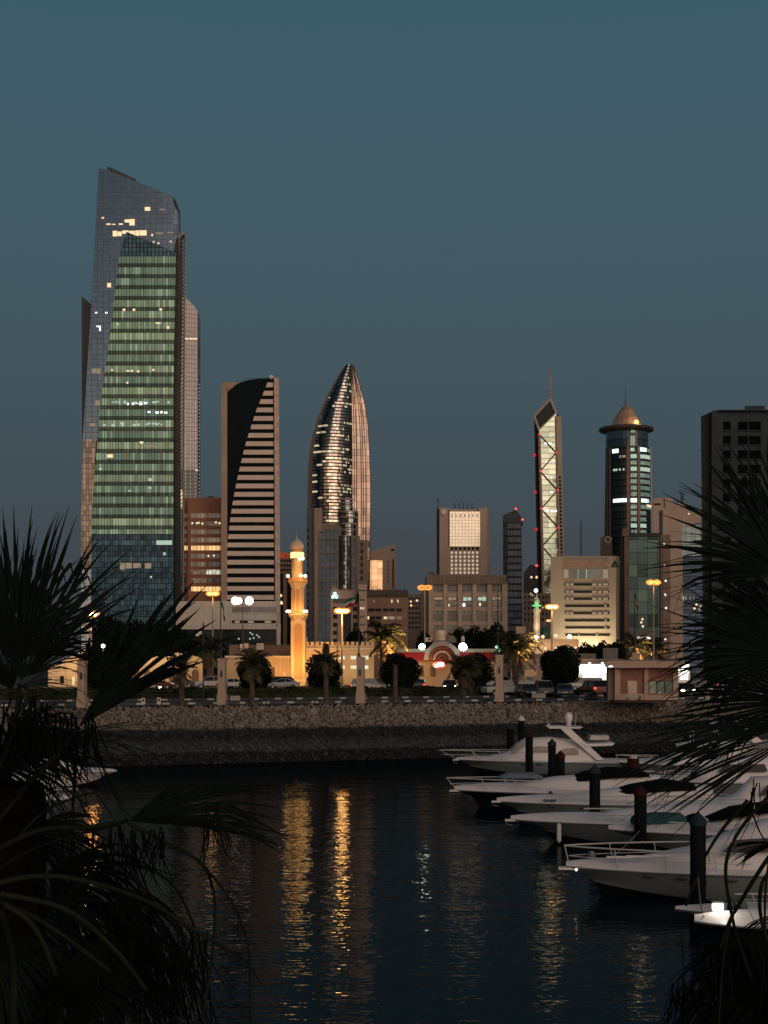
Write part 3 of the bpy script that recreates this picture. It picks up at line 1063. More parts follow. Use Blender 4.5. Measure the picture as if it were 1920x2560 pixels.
# ---- dark slim tower
D = 490
tw = bld('slim_dark_tower', 'slim dark tower with a pointed glass roof and red tip light', 'skyscraper', 1283, D)
b = MB()
b.pp([(1269, 1307), (1304, 1307), (1307.5, YB(D)), (1270, YB(D))], D, 14)
b.build('facade', curtain('slim_glass', (.03, .034, .042), (.010, .011, .014), 1.2, 2.2, .14, .7, spec=.12, glow=(.03, .035, .045), gs=.35), tw)
b = MB()
b.pp([(1257, 1290), (1269, 1282), (1269, YB(D)), (1259, YB(D))], D + .5, 13)
b.build('side_facade', curtain('slim_side', (.010, .018, .022), (.008, .008, .01), 1.2, 3.4, .1, .4, spec=.08, lit=(.7, 1, .8), ls=.3, lp=.72), tw)
b = MB()
b.pp([(1257, 1291), (1289, 1273), (1307, 1298), (1307, 1308), (1269, 1308), (1257, 1303)], D + .2, 12)
b.build('pointed_roof', curtain('slim_roof', (.015, .024, .028), (.008, .01, .012), 2, 2, .1, .1, spec=.1), tw)
lightdots(tw, D, [(1289.5, 1272), (1306, 1299)], .35, LR, 'warning_light')

# ---- low dark block and flats by the spire tower
D = 570
tw = bld('dark_block', 'small dark block with a stepped gable and two lit windows beside the spire tower', 'building', 1328, D)
b = MB()
b.pp([(1309, 1432), (1326, 1411), (1343, 1416), (1347, YB(D)), (1309, YB(D))], D, 14)
b.build('wall', mat('block_dark', (.03, .032, .035), .7), tw)
wins(tw, D, [(1326, 1440.5, 1331, 1445.5, LW), (1339, 1440, 1344, 1446, LW)], name='lit_window')
lightdots(tw, D, [(1341, 1414)], .4, LR, 'warning_light')
D = 440
tw = bld('housing_block', 'beige housing block with dotted windows behind the green lit minaret', 'building', 1325, D)
b = MB()
b.pb(1308, 1483, 1378, YB(D), D, 14)
b.build('wall', mat('housing_wall', (.17, .125, .095), .85), tw)
wins(tw, D, [(1311 + i * 9, 1490 + j * 14, 1315 + i * 9, 1496 + j * 14) for i in range(7) for j in range(5)], DKR)
wins(tw, D - .1, [(1326, 1482, 1328, 1486, LW), (1330, 1487, 1332, 1490, LW), (1337, 1494, 1339, 1498, LW), (1330, 1498, 1332, 1502, LD), (1356, 1517, 1358, 1521, LW), (1366, 1549, 1378, 1554, LG)], name='lit_window')

# ---- spire tower
D = 600
tw = bld('spire_tower', 'slender tower with a lit cream facade, zigzag braces and a thin spire', 'skyscraper', 1372, D)
ks = lambda x, y: (x / 4.25 + 1320, y / 4.25 + 900)
b = MB()
b.pp([ks(65, 600), ks(116, 745), ks(160, 2100), ks(165, 2900), ks(108, 2900), ks(95, 2150)], D + 3, 20)
b.build('dark_side', mat('spire_dark', (.010, .013, .018), .3, spec=.08, ribs=(50, 4, .2, .3)), tw)
b = MB()
b.pp([ks(118, 750), ks(298, 570), ks(325, 2090), ks(330, 2900), ks(165, 2900), ks(155, 2100), ks(140, 1600)], D, 18)
b.build('facade', curtain('cream_glass', (.27, .32, .27), (.22, .26, .22), 60, 2.1, .05, .22, rough=.08, metal=1, tilt=.012), tw)
b = MB()
b.pp([ks(65, 598), ks(235, 415), ks(298, 568), ks(118, 748)], D + 1.2, 16)
b.build('crown_glass', curtain('spire_crown', (.012, .02, .024), (.006, .008, .01), 2.5, 2.5, .1, .1, spec=.08), tw)
b = MB()
for p, q in (((65, 598), (235, 415)), ((235, 415), (298, 568)), ((118, 748), (298, 568)), ((65, 598), (118, 748))):
    b.tube([P(*ks(*p), D + .5), P(*ks(*q), D + .5)], .45, 4)
b.build('crown_trim', mat('trim_pale', (.5, .42, .36), .5), tw)
b = MB()
b.pp([ks(218, 85), ks(242, 85), ks(262, 420), ks(232, 425)], D + 4, 2)
b.build('spire', mat('spire_stone', (.22, .17, .16), .6), tw)
b = MB()
b.pp([ks(300, 597), ks(352, 600), ks(385, 2090), ks(400, 2900), ks(330, 2900), ks(325, 2090)], D - .2, 18)
b.build('stair_wing', PINK, tw)
b = MB()
b.pp([ks(300, 565), ks(325, 568), ks(325, 600), ks(302, 600)], D + 1, 5)
b.build('wing_cap', BLACK, tw)
wins(tw, D - .25, [(ks(328 + i * .95, 0)[0], 900 + (1235 + i * 39.8) / 4.25, ks(350 + i * .95, 0)[0], 900 + (1260 + i * 39.8) / 4.25) for i in range(30)], DKR)
zig = [(120, 790), (300, 985), (130, 1180), (315, 1385), (140, 1580), (325, 1785), (150, 1980), (335, 2190), (160, 2400)]
b = MB()
for p, q in zip(zig, zig[1:]):
    b.tube([P(*ks(*p), D - .5), P(*ks(*q), D - .5)], .26, 4)
b.build('zigzag_brace', mat('brace_brown', (.09, .08, .06), .6), tw)
b = MB()
b.tube([P(*ks(120, 790), D - .6), P(*ks(155, 2100), D - .6), P(*ks(165, 2900), D - .6)], .55, 4)
b.tube([P(*ks(299, 600), D - .6), P(*ks(327, 2090), D - .6)], .45, 4)
b.build('edge_column', mat('column_pink', (.42, .28, .22), .6), tw)
LRS = glowm('lit_red_soft', (1, .08, .06), .75)
lightdots(tw, D - 1.2, [ks(*p) for p in zig[:6]], .5, LRS, 'red_lamp')
lightdots(tw, D - .8, [ks(68, 1012), ks(75, 1405), ks(85, 1800), ks(92, 2185)], .72, glowm('lit_red_deep', (1, .03, .06), .5), 'red_lamp')
wins(tw, D, [(ks(x0, 0)[0], 900 + y0 / 4.25, ks(x1, 0)[0], 900 + y1 / 4.25, LH) for x0, y0, x1, y1 in
             ((155, 1594, 180, 1614), (194, 1594, 222, 1614), (236, 1594, 270, 1614), (282, 1594, 312, 1614), (175, 876, 200, 896), (215, 878, 250, 896), (235, 1395, 262, 1412), (186, 1078, 206, 1090), (240, 1240, 258, 1252))]
     + [(ks(x0, 0)[0], 900 + y0 / 4.25, ks(x0 + 22, 0)[0], 900 + (y0 + 14) / 4.25, LP) for x0, y0 in ((140, 800), (180, 800), (215, 802), (262, 802), (140, 842), (225, 842), (268, 842), (145, 962), (180, 962),
                                                                                             (145, 1316), (190, 1314), (150, 1395), (190, 1398), (240, 1080), (275, 1082), (280, 1318), (275, 1242), (295, 2010), (255, 2010), (170, 2130))], name='lit_window')

# ---- domed round tower
D = 520
tw = bld('domed_tower', 'round tower with a copper cone roof on a wide disc and a mast', 'skyscraper', 1572, D)
kd = lambda x, y: (x / 5.268 + 1480, y / 5.268 + 1000)
cx_ = X(kd(460, 0)[0], D + 7)
cy_ = D + 7
sc = (D + 7) / F / 5.268
zd = lambda y: Z(kd(0, y)[1], D + 7)
DGL = curtain('dome_glass', (.018, .03, .038), (.008, .012, .014), 1.3, 2.19, .1, .75, rough=.1, spec=.2, tilt=.04)
b = MB()
b.lathe([(315 * sc, G), (305 * sc, zd(1700)), (290 * sc, zd(640))], X(kd(475, 0)[0], D + 7), cy_, 40)
b.build('lower_drum', DGL, tw)
b = MB()
b.lathe([(277 * sc, zd(640)), (277 * sc, zd(430))], cx_, cy_, 40)
b.build('upper_drum', curtain('drum_glass', (.015, .022, .028), (.008, .01, .012), 2.2, 3.2, .12, .3, spec=.15, glow=(.02, .035, .045), gs=.35), tw)
b = MB()
b.lathe([(280 * sc, zd(440)), (352 * sc, zd(415)), (362 * sc, zd(395)), (352 * sc, zd(372)), (215 * sc, zd(345))], cx_ - 10 * sc, cy_, 40)
b.build('roof_disc', mat('disc_bronze', (.11, .075, .06), .4, .4), tw)
b = MB()
b.lathe([(205 * sc, zd(345)), (150 * sc, zd(230)), (85 * sc, zd(130)), (30 * sc, zd(75)), (4 * sc, zd(50))], cx_ - 8 * sc, cy_, 16)
b.build('cone_roof', mat('copper_roof', (.66, .40, .26), .36, .55, var=.25, scale=.4, ribs=(3, 1.6, .1, .4)), tw)
b = MB()
b.tube([(cx_ - 20 * sc, cy_, zd(60)), (cx_ - 20 * sc, cy_, zd(-190))], .22, 5, r1=.06)
b.build('mast', BLACK, tw)
cl = thing  # (kept short)
lm = MB()
lm.ball((cx_ + 95 * sc, cy_ - 170 * sc, zd(320)), .9, 8)
lm.build('roof_lamp', glowm('lit_copper', (1, .55, .2), 2.2), tw)
lamp(tw, (cx_ + 130 * sc, cy_ - 235 * sc, zd(318)), (1, .6, .25), 800, 1.2)
cl = X(kd(475, 0)[0], D + 7)
PIER = mat('pier_bronze', (.15, .10, .075), .5, .2)


def on_drum(xz, yt, yb, wz, m, name, r=305):
    """a vertical strip on the drum, following its curve"""
    b = MB()
    k = 3
    vs, fs = [], []
    for y in (yt, yb):
        rr_ = (r - (1700 - y) * .0142 * (r > 280) + 3) * sc
        for i in range(k + 1):
            q = (xz - wz / 2 + wz * i / k - 487) * sc / rr_
            q = max(-.995, min(.995, q))
            vs.append((cl + q * rr_, cy_ - rr_ * math.sqrt(1 - q * q), zd(y)))
    n = k + 1
    vs += [(cl + (x - cl) * 1.03, cy_ + (y - cy_) * 1.03, z) for x, y, z in vs]
    o = 2 * n
    for i in range(k):
        fs += [(o + i, o + n + i, o + n + i + 1, o + i + 1)]
        fs += [(i, o + i, o + i + 1, i + 1), (n + i, n + i + 1, o + n + i + 1, o + n + i)]
    fs += [(0, n, o + n, o), (k, o + k, o + n + k, n + k)]
    b.add(vs, fs)
    b.build(name, m, tw)


for xz, w_, m in ((185, 40, PIER), (440, 36, PIER), (578, 34, PIER), (225, 16, PIER)):
    on_drum(xz, 645, 1990, w_, m, 'pier')
on_drum(783, 630, 1990, 26, mat('pier_lit', (.62, .43, .32), .6), 'pier')  # paler than the other piers: afterglow from the right put into its colour
on_drum(435, 430, 645, 34, PIER, 'pier', 283)
on_drum(548, 430, 645, 30, PIER, 'pier', 283)
TG = curtain('teal_lit', (.05, .08, .08), (.02, .03, .03), .85, 2.19, .1, .02, glow=(.13, .21, .18), glow2=(.17, .24, .17), gs=.85, gvar=.6)
for i in range(15):
    y = 672 + i * 82
    hi = {0: LH, 1: LP, 3: LP, 8: LH, 12: LP}.get(i)
    if i == 0:
        on_drum(290, y + 5, y + 55, 66, LH, 'lit_window')
        on_drum(495, y, y + 42, 50, LP, 'lit_window')
        on_drum(632, y - 8, y + 40, 104, LH, 'lit_window')
        on_drum(722, y - 4, y + 40, 44, TG, 'lit_window')
        continue
    on_drum(512, y, y + 50, 76, hi if hi else TG, 'lit_window')
    if i < 10:
        on_drum(672, y, y + 50, 140, LP if i in (1, 3) else TG, 'lit_window')
    else:
        on_drum(640, y, y + 48, 80, LP if i == 12 else TG, 'lit_window')
    if i == 8:
        on_drum(360, y, y + 45, 190, LH, 'lit_window')
        on_drum(660, y, y + 48, 100, LH, 'lit_window')
on_drum(500, 390, 470, 64, TG, 'lit_window', 283)
on_drum(500, 510, 640, 64, TG, 'lit_window', 283)
for xz in (275, 300, 340, 385):
    on_drum(xz, 935, 962, 18, LP, 'lit_window')
for xz in (345, 380, 400):
    on_drum(xz, 765, 795, 20, LD, 'lit_window')
on_drum(725, 1400, 1432, 70, LW, 'lit_window')
b = MB()
b.pp([kd(110, 1815), kd(160, 1790), kd(260, 1800), kd(270, 2130), kd(110, 2130)], D - 3, 10)
b.build('entrance_block', DBROWN, tw)
b = MB()
c = P(*kd(210, 1840), D - 3.2)
b.tube([(c.x + 1.0 * math.cos(a), c.y, c.z + 1.0 * math.sin(a)) for a in [i * PI / 8 for i in range(17)]], .25, 5)
b.build('ring_window', mat('ring_pale', (.5, .4, .32), .5), tw)

# ---- white office with triangle logo
D = 345
tw = bld('white_office', 'pale office with eight window strips, lit from below, and a black triangle emblem', 'building', 1465, D)
OW = mat('office_cream', (.30, .24, .185), .7, var=.05, scale=.1, ribs=(1.5, 1.5, .04, .22))
b = MB()
q0 = [(1376, 1392), (1410, 1390), (1552, 1390)]
b.pp([(1376, 1392), (1400, 1390), (1540, 1390), (1540, YB(D)), (1378, YB(D))], D, 20)
xs = [1540, 1546, 1551, 1555, 1558]
for (xa, xb, da, db) in ((1540, 1546, 0, .6), (1546, 1551, .6, 1.6), (1551, 1555, 1.6, 3.2), (1555, 1558, 3.2, 6)):
    vs = []
    for x, dd in ((xa, da), (xb, db)):
        vs += [(X(x, D), D + dd, G), (X(x, D), D + dd, Z(1390, D)), (X(x, D), D + 18, Z(1390, D))]
    b.add(vs, [(0, 3, 4, 1), (1, 4, 5, 2)])
b.build('wall', OW, tw)
wins(tw, D, [(1408, 1400, 1521, 1417, mat('ribbed_panel', (.30, .20, .145), .7, ribs=(.5, 40, .15, .4)))], name='ribbed_panel', proud=.12)
BW = curtain('big_window', (.03, .035, .03), (.12, .10, .08), 3.1, 30, .12, .02, glow=(.10, .105, .07), gs=.4, gvar=1.5)
wins(tw, D, [(1408, 1423, 1521, 1446, BW)])
wins(tw, D - .1, [(1409, 1424, 1421, 1445, LD), (1508, 1424, 1520, 1445, LD), (1445, 1423, 1446, 1446, LP), (1465, 1423, 1466.5, 1446, LP)], name='lit_window')
SW = curtain('strip_window', (.02, .02, .018), (.02, .02, .02), 1.1, 30, .06, .01, lit=(1, .72, .36), ls=.42, lp=.62, spec=.4)
for i, y in enumerate((1461, 1479.5, 1497, 1515, 1533, 1551, 1569, 1587)):
    wins(tw, D, [(1411 + i * .4, y - 2.9, 1522 + i * .4, y + 2.9, DKR)], name='strip_window')
    pz = [(.02, .1), (.12, .2), (.62, .72), (.75, .84), (.87, .98)] if i in (0, 1, 2, 4) else ([(.9, .95)] if i < 7 else [(.3, .34), (.7, .76)])
    wins(tw, D - .1, [(1412 + 110 * a, y - 2.4, 1412 + 110 * c, y + 2.4, LD) for a, c in pz], name='lit_window')
b = MB()
for p, q in (((1530, 1418), (1538, 1403)), ((1538, 1403), (1546, 1418))):
    b.tube([P(*p, D - .2), P(*q, D - .2)], .2, 4)
b.pp([(1534, 1418), (1538, 1410), (1542, 1418)], D - .3, .3)
b.build('triangle_emblem', BLACK, tw)
for x in (1428, 1452, 1478, 1505):
    lamp(tw, (X(x, D), D - 4.2, G + 2.0), (1, .84, .52), 5600, .5, 100, (X(x, D), D, G + 9))

# ---- dark glass block with frame
D = 390
tw = bld('frame_glass_block', 'dark teal glass block framed by a brown pillar and a tall dark post', 'building', 1605, D)
b = MB()
b.pb(1573, 1340, 1647, YB(D), D + 1, 16)
b.build('glass_wall', curtain('frame_glass', (.03, .042, .042), (.012, .016, .016), 2.6, 3.2, .1, .12, spec=.2, tilt=.04, glow=(.055, .066, .05), gs=.7, gvar=.8), tw)
b = MB()
b.pb(1556, 1321, 1572.6, 1340, D - 1, 14)
b.pb(1561, 1340, 1572.6, YB(D), D - .6, 13)
b.build('brown_pillar', mat('pillar_brown', (.24, .135, .10), .7), tw)
b = MB()
b.pb(1551, 1341, 1561, YB(D), D + 1, 13)
b.build('dark_pillar', mat('pillar_dark', (.05, .045, .045), .7), tw)
b = MB()
b.pb(1572.6, 1332, 1648, 1341, D - .4, 3)
b.pb(1648, 1332, 1653, YB(D), D - .5, 3)
b.build('frame_beam', mat('beam_dark', (.045, .04, .04), .6), tw)
b = MB()
b.pb(1648, 1276, 1657, 1333, D + 2, 4)
b.build('tall_post', mat('post_slate', (.05, .055, .06), .6), tw)
b = MB()
b.pb(1580, 1577, 1640, YB(D), D - 4, 5)
b.build('entrance_canopy', mat('canopy_pale', (.30, .24, .2), .7), tw)
wins(tw, D - 4, [(1594, 1592, 1600, 1598, LH), (1602, 1593, 1610, 1598, LH), (1612, 1592, 1626, 1598, LH)], name='lit_window')
lightdots(tw, D + .8, [(1606, 1548), (1603, 1556), (1607, 1566)], .3, LW)

# ---- pink office behind
D = 470
tw = bld('pink_office', 'stepped pinkish stone office with a brown strip of tiny lights, behind the dark glass block', 'building', 1690, D)
b = MB()
b.pp([(1633, 1245), (1682, 1245), (1683, 1257), (1712, 1259), (1718, 1275), (1752, 1286), (1752, 1308), (1706, 1312), (1708, YB(D)), (1633, YB(D))], D, 24)
b.build('wall', PINK, tw)
b = MB()
b.pb(1657, 1336, 1676, YB(D), D - .5, 2)
b.build('brown_strip', mat('strip_brown', (.19, .115, .09), .7), tw)
lightdots(tw, D - .6, [(1660, 1361), (1661, 1415), (1664, 1452), (1663, 1487), (1665, 1520), (1663, 1598)], .3, LH)
wins(tw, D, [(1635, 1258, 1652, 1263, DKR), (1659, 1247, 1663, 1270, DBROWN), (1720, 1283, 1724, 1286, LW)], name='window')
wins(tw, D, [(1704, 1312, 1752, 1390, curtain('pink_glass', (.09, .12, .12), (.04, .05, .05), 1.5, 2.4, .1, .2, glow=(.07, .095, .085), gs=.7))], name='glass_bay')
b = MB()
b.tube([P(1706, 1258, D + 6), P(1706, 1233, D + 6)], .5, 5)
b.tube([P(1695, 1229, D + 6), P(1712, 1236, D + 6)], .15, 4)
b.build('roof_crane', BLACK, tw)

# ---- blue grey block
D = 500
tw = bld('blue_glass_block', 'blue grey ribbed glass block between the pink office and the bare concrete tower', 'building', 1738, D)
b = MB()
b.pb(1706, 1388, 1772, YB(D), D, 16)
b.build('facade', curtain('blue_glass', (.028, .036, .05), (.012, .016, .024), 30, 1.1, .1, .2, spec=.15, glow=(.03, .042, .06), gs=.7, lit=(1, .75, .4), ls=.5, lp=.73), tw)
wins(tw, D, [(1706, 1490, 1709, 1504, LP), (1712, 1491, 1716, 1499, LD), (1725, 1491, 1727, 1499, LD), (1734, 1491, 1736, 1499, LD)], name='lit_window')
lightdots(tw, D - .2, [(1741, 1512), (1745, 1518), (1751, 1517), (1748, 1522), (1736, 1521), (1756, 1521)], .4, LW)

# ---- bare concrete tower
D = 320
tw = bld('concrete_tower', 'unlit bare concrete tower with empty square window holes at the right edge', 'skyscraper', 1850, D)
CON = mat('bare_concrete', (.036, .046, .052), .9, spec=.1, var=.2, scale=.2)
b = MB()
b.pb(1779, 1026, 1990, YB(D), D + .8, 24)
b.pb(1862, 1014.5, 1912, 1026, D + 3, 14)
b.pb(1795, 1024, 1990, 1027, D - .2, 25)
b.build('wall', CON, tw)
b = MB()
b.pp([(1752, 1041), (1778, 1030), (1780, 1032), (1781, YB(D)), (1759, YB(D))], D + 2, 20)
b.build('side_wall', mat('concrete_side_shade', (.011, .015, .019), .9, ribs=(1.2, 3, .2, .5)), tw)  # darker copy of the concrete: the left face's shade put into its colour
rs = []
for i in range(15):
    y = 1054 + i * 36
    rs += [(1808, y, 1827, y + 20), (1845, y, 1870, y + 22), (1873, y, 1902, y + 22)]
wins(tw, D + .8, rs, mat('empty_dark', (.004, .005, .006), .9, spec=0), 'window_opening')
b = MB()
for i in range(15):
    y = 1052.5 + i * 36
    for xa, xb in ((1806.5, 1828.5), (1843.5, 1903.5)):
        b.pb(xa, y + 22.5, xb, y + 25, D + .4, .6)
b.build('window_sill', CON, tw)

# ---- thin mast far off
D = 560
tw = bld('radio_mast', 'thin lattice radio mast rising behind the pale office', 'mast', 1453, D)
b = MB()
for dx in (-.4, .4):
    b.tube([(X(1453, D) + dx * 1.6, D, G), (X(1452.5, D) + dx * .3, D, Z(1303, D))], .13, 4, r1=.07)
for i in range(40):
    z0, z1 = G + i * 1.35, G + (i + 1) * 1.35
    k = .64 - .5 * i / 40
    b.tube([(X(1453, D) + (k if i % 2 else -k), D, z0), (X(1453, D) - (k if i % 2 else -k), D, z1)], .06, 3)
b.build('lattice', BLACK, tw)
# ================================================================== STREET LEVEL BUILDINGS
SODIUM = (1, .50, .16)
CREAM = mat('mosque_cream', (.52, .375, .22), .8, var=.08, scale=.3)
TRIM = mat('mosque_trim', (.64, .54, .40), .75, var=.05)
OCHRE = mat('mosque_ochre', (.42, .22, .09), .8, var=.08, scale=.4)
FLOOD = glowm('flood_warm', (1, .72, .36), 5)


def merlons(b, x0, x1, y0, y1, D, step=12.6, w=8.2):
    x = x0
    while x < x1 - 3:
        b.pb(x, y0, min(x + w, x1), y1, D, .5)
        x += step


# ---- mosque hall
D = 252
ms = bld('mosque_hall', 'yellow floodlit mosque hall with battlements and small white framed windows', 'mosque', 850, D)
b = MB()
b.pb(764, 1613, 935, YB(D), D, 14)
b.pb(566, 1642, 728, YB(D), D + .5, 10)
b.build('wall', CREAM, ms)
b = MB()
merlons(b, 764, 935, 1606, 1613.2, D)
b.build('battlement', CREAM, ms)
b = MB()
b.pb(763.5, 1620.5, 935, 1623.5, D - .25, .5)
x = 764
while x < 932:
    b.pb(x, 1604.6, x + 8.2, 1606, D - .12, .74)
    x += 12.6
b.pb(562, 1639.5, 728, 1644, D + .1, 1)
for x in (700, 721):
    b.pb(x, 1644, x + 1.5, YB(D), D + .35, .3)
b.build('cornice', TRIM, ms)
wr = [(819, 1640, 833, 1648), (847, 1640, 862, 1648), (877, 1640, 892, 1648), (907, 1640, 921, 1648), (847, 1664, 862, 1672), (877, 1664, 892, 1672), (907, 1664, 921, 1672)]
WF = glowm('mosque_window', (1, .92, .70), .9)
for r in wr:
    b = MB()
    b.pb(r[0] - 1.5, r[1] - 1.5, r[2] + 1.5, r[3] + 1.5, D - .15, .3)
    w_ = b.build('window', TRIM, ms)
    b = MB()
    n = 3
    for i in range(n):
        b.pb(r[0] + (r[2] - r[0]) * i / n + .4, r[1], r[0] + (r[2] - r[0]) * (i + 1) / n - .4, r[3], D - .22, .1)
    b.build('pane', WF, w_)
wins(ms, D + .5, [(679, 1668, 688, 1698, mat('door_wood', (.16, .07, .035), .6))], name='door')
wins(ms, D + .5, [(676.5, 1664, 679, 1700, TRIM), (688, 1664, 690.5, 1700, TRIM), (707, 1680, 714, 1689, TRIM)], name='door_frame')
b = MB()
b.pb(573, 1612, 728, 1641, D + 6, 8)
b.build('upper_storey', mat('storey_brown', (.17, .10, .075), .8), ms)
for x0, x1, y0 in ((600, 607, 1610), (610, 621, 1608), (641, 659, 1608), (764, 768, 1592)):
    b = MB()
    b.pb(x0, y0, x1, y0 + 16, D + 5.5, 1.2)
    b.build('roof_unit', mat('unit_white', (.55, .46, .38), .6), ms)
for x, p, ax in ((768, 3000, 766), (812, 520, 830), (704, 1500, 712), (742, 3600, 745)):
    lp = (X(x, D), D - 4.5, G + .5)
    lamp(ms, lp, (1, .47, .13), p * .95, .25, 115, (X(ax, D), D, G + 5.5), .8)
lamp(ms, (X(905, D), D - 5, G + 1), (1, .74, .42), 480, .3, 120, (X(900, D), D, G + 4.5))

# ---- minaret
D = 246
mn = bld('minaret', 'tall floodlit mosque minaret with two balconies and a ribbed onion dome', 'minaret', 745, D)
cx_ = X(745, D)
u = D / F
zz_ = lambda y: Z(y, D)
b = MB()
h = 18 * u
b.box(cx_ - h, cx_ + h, D, D + 2 * h, G - .2, zz_(1552))
b.lathe([(h * 1.05, zz_(1552)), (h * 1.1, zz_(1548)), (24 * u * 1.1, zz_(1537)), (24 * u * 1.1, zz_(1534))], cx_, D + h, 8, a0=PI / 8)
b.build('square_shaft', CREAM, mn)
b = MB()
b.lathe([(17 * u, zz_(1534)), (17 * u, zz_(1472)), (19 * u, zz_(1466)), (25 * u, zz_(1452)), (25 * u, zz_(1449))], cx_ - 1 * u, D + h, 8, a0=PI / 8)
b.build('octagonal_shaft', CREAM, mn)
b = MB()
b.lathe([(14.5 * u, zz_(1449)), (14.5 * u, zz_(1400))], cx_ - 3 * u, D + h, 20)
b.build('round_shaft', CREAM, mn)
b = MB()
b.lathe([(14.5 * u, zz_(1400)), (15.5 * u, zz_(1398)), (14 * u, zz_(1396)), (14 * u, zz_(1376)), (15.5 * u, zz_(1373))], cx_ - 3 * u, D + h, 20)
b.build('lantern_gallery', OCHRE, mn)
b = MB()
nrib = 16
prof = [(14, 1374), (17, 1369), (17.5, 1364), (15.5, 1358), (11, 1352.5), (6, 1348.5), (2, 1345), (.5, 1342)]
vs, fs = [], []
for r, y in prof:
    for j in range(nrib * 2):
        a = PI * j / nrib
        q = r * u * (1 if j % 2 else .9)
        vs.append((cx_ - 3.5 * u + q * math.cos(a), D + h + q * math.sin(a), zz_(y)))
n = nrib * 2
b.add(vs, [(i * n + j, i * n + (j + 1) % n, (i + 1) * n + (j + 1) % n, (i + 1) * n + j) for i in range(len(prof) - 1) for j in range(n)])
b.build('onion_dome', mat('dome_stone', (.50, .39, .29), .7), mn)
b = MB()
b.tube([(cx_ - 4 * u, D + h, zz_(1343)), (cx_ - 4.5 * u, D + h, zz_(1327))], .12, 5, r1=.04)
b.build('finial', STEEL, mn)
lamp(mn, (X(742, D), D - 2.6, G + 1.2), (1, .66, .22), 420, .3)
for y0, y1, r in ((1542, 1531, 24.5), (1457, 1444, 25)):
    b = MB()
    for j in range(8):
        a0, a1 = PI / 8 + j * PI / 4, PI / 8 + (j + 1) * PI / 4
        cc = cx_ - (1 if y0 < 1500 else 0) * u
        p0 = (cc + r * u * math.cos(a0), D + h + r * u * math.sin(a0))
        p1 = (cc + r * u * math.cos(a1), D + h + r * u * math.sin(a1))
        zt, zb_ = zz_(y1) - .1, zz_(y0) + .45
        b.tube([(*p0, zt), (*p1, zt)], .07, 4)
        for k in range(6):
            q = k / 6
            px, py = p0[0] + (p1[0] - p0[0]) * q, p0[1] + (p1[1] - p0[1]) * q
            b.tube([(px, py, zb_ - .4), (px, py, zt)], .05, 4)
    b.build('balcony_rail', OCHRE, mn)
# recessed ochre panels with pointed heads
def pointed(x0, x1, y0, y1, rise=7):
    m = (x0 + x1) / 2
    return [(x0, y1), (x0, y0 + rise), (x0 + (m - x0) * .45, y0 + rise * .45), (m, y0), (x1 - (x1 - m) * .45, y0 + rise * .45), (x1, y0 + rise), (x1, y1)]


b = MB()
b.pp(pointed(735.5, 755.5, 1558, 1698), D - .09, .3)
b.pp(pointed(737, 744, 1701, 1708, 3), D - .09, .3)
b.pp(pointed(746, 754, 1701, 1708, 3), D - .09, .3)
b.build('arched_panel', OCHRE, mn)
for k in (-1, 0, 1):
    b = MB()
    b.pp(pointed(744 + k * 11.5 - 4.4, 744 + k * 11.5 + 4.4, 1471, 1532, 4), D + .12 + (abs(k) * .45), .3)
    o = b.build('arched_panel', OCHRE, mn)
b = MB()
for k in range(16):
    a = k * PI / 8 + PI / 16
    px, py = cx_ - 3 * u + 13.9 * u * math.cos(a), D + h + 13.9 * u * math.sin(a)
    b.box(px - .2, px + .2, py - .12, py + .12, zz_(1394), zz_(1382))
    b.ball((px, py, zz_(1382)), .2, 6)
b.build('lantern_window', glowm('lantern_gold', (1, .70, .22), 2.2), mn)
lightdots(mn, D - .3, [(748.5, 1398), (757, 1396.5)], .26, FLOOD, 'flood_lamp')
lightdots(mn, D - .3, [(720, 1440), (752, 1439), (763, 1440)], .28, FLOOD, 'flood_lamp')
for x in (721, 763):
    b = MB()
    b.pb(x - 6.5, 1525, x + 6.5, 1531.5, D - .4, .4)
    b.build('flood_lamp', FLOOD, mn, bevel=.15)
for y, p in ((1441, 55), (1527, 90)):
    for x in (721, 752 if y == 1441 else 745, 764):
        lamp(mn, (X(x, D), D - 1.0, Z(y - 1, D)), (1, .46, .11), p * 1.6, .55)
lamp(mn, (X(748, D), D - .6, Z(1400, D)), (1, .46, .11), 50, .5)
for x, ay, p in ((733, 1640, 2600), (757, 1600, 3600)):
    lamp(mn, (X(x, D), D - 5.5, G + .4), (1, .46, .11), p, .2, 60, (cx_, D, Z(ay, D)), .7)

# ---- red fascia restaurant
D = 236
rs_ = bld('restaurant', 'restaurant with a red fascia, pale arched porch and glowing oval sign', 'restaurant', 1105, D)
b = MB()
b.pb(996, 1631, 1257, YB(D), D + .3, 16)
b.build('wall', mat('restaurant_tan', (.48, .33, .19), .8, var=.1), rs_)
b = MB()
b.pb(990, 1622, 1259, 1630.5, D - .3, 16.5)
b.build('cornice', mat('cornice_white', (.26, .225, .19), .7), rs_)
b = MB()
b.pb(996, 1630.5, 1257, 1652, D - .1, .6)
b.build('red_fascia', mat('fascia_red', (.24, .012, .014), .6, spec=.15, var=.1), rs_)
arc = lambda r, n=20, cx=1105.5, cy=1650: [(cx + r * math.cos(PI * i / n), cy - r * 1.02 * math.sin(PI * i / n)) for i in range(n + 1)]
b = MB()
o_, i_ = arc(46), arc(35)
for k in range(20):
    b.pp([o_[k], o_[k + 1], i_[k + 1], i_[k]], D - 2.2, 2.6)
b.build('arch_band', mat('arch_white', (.27, .225, .19), .7), rs_)
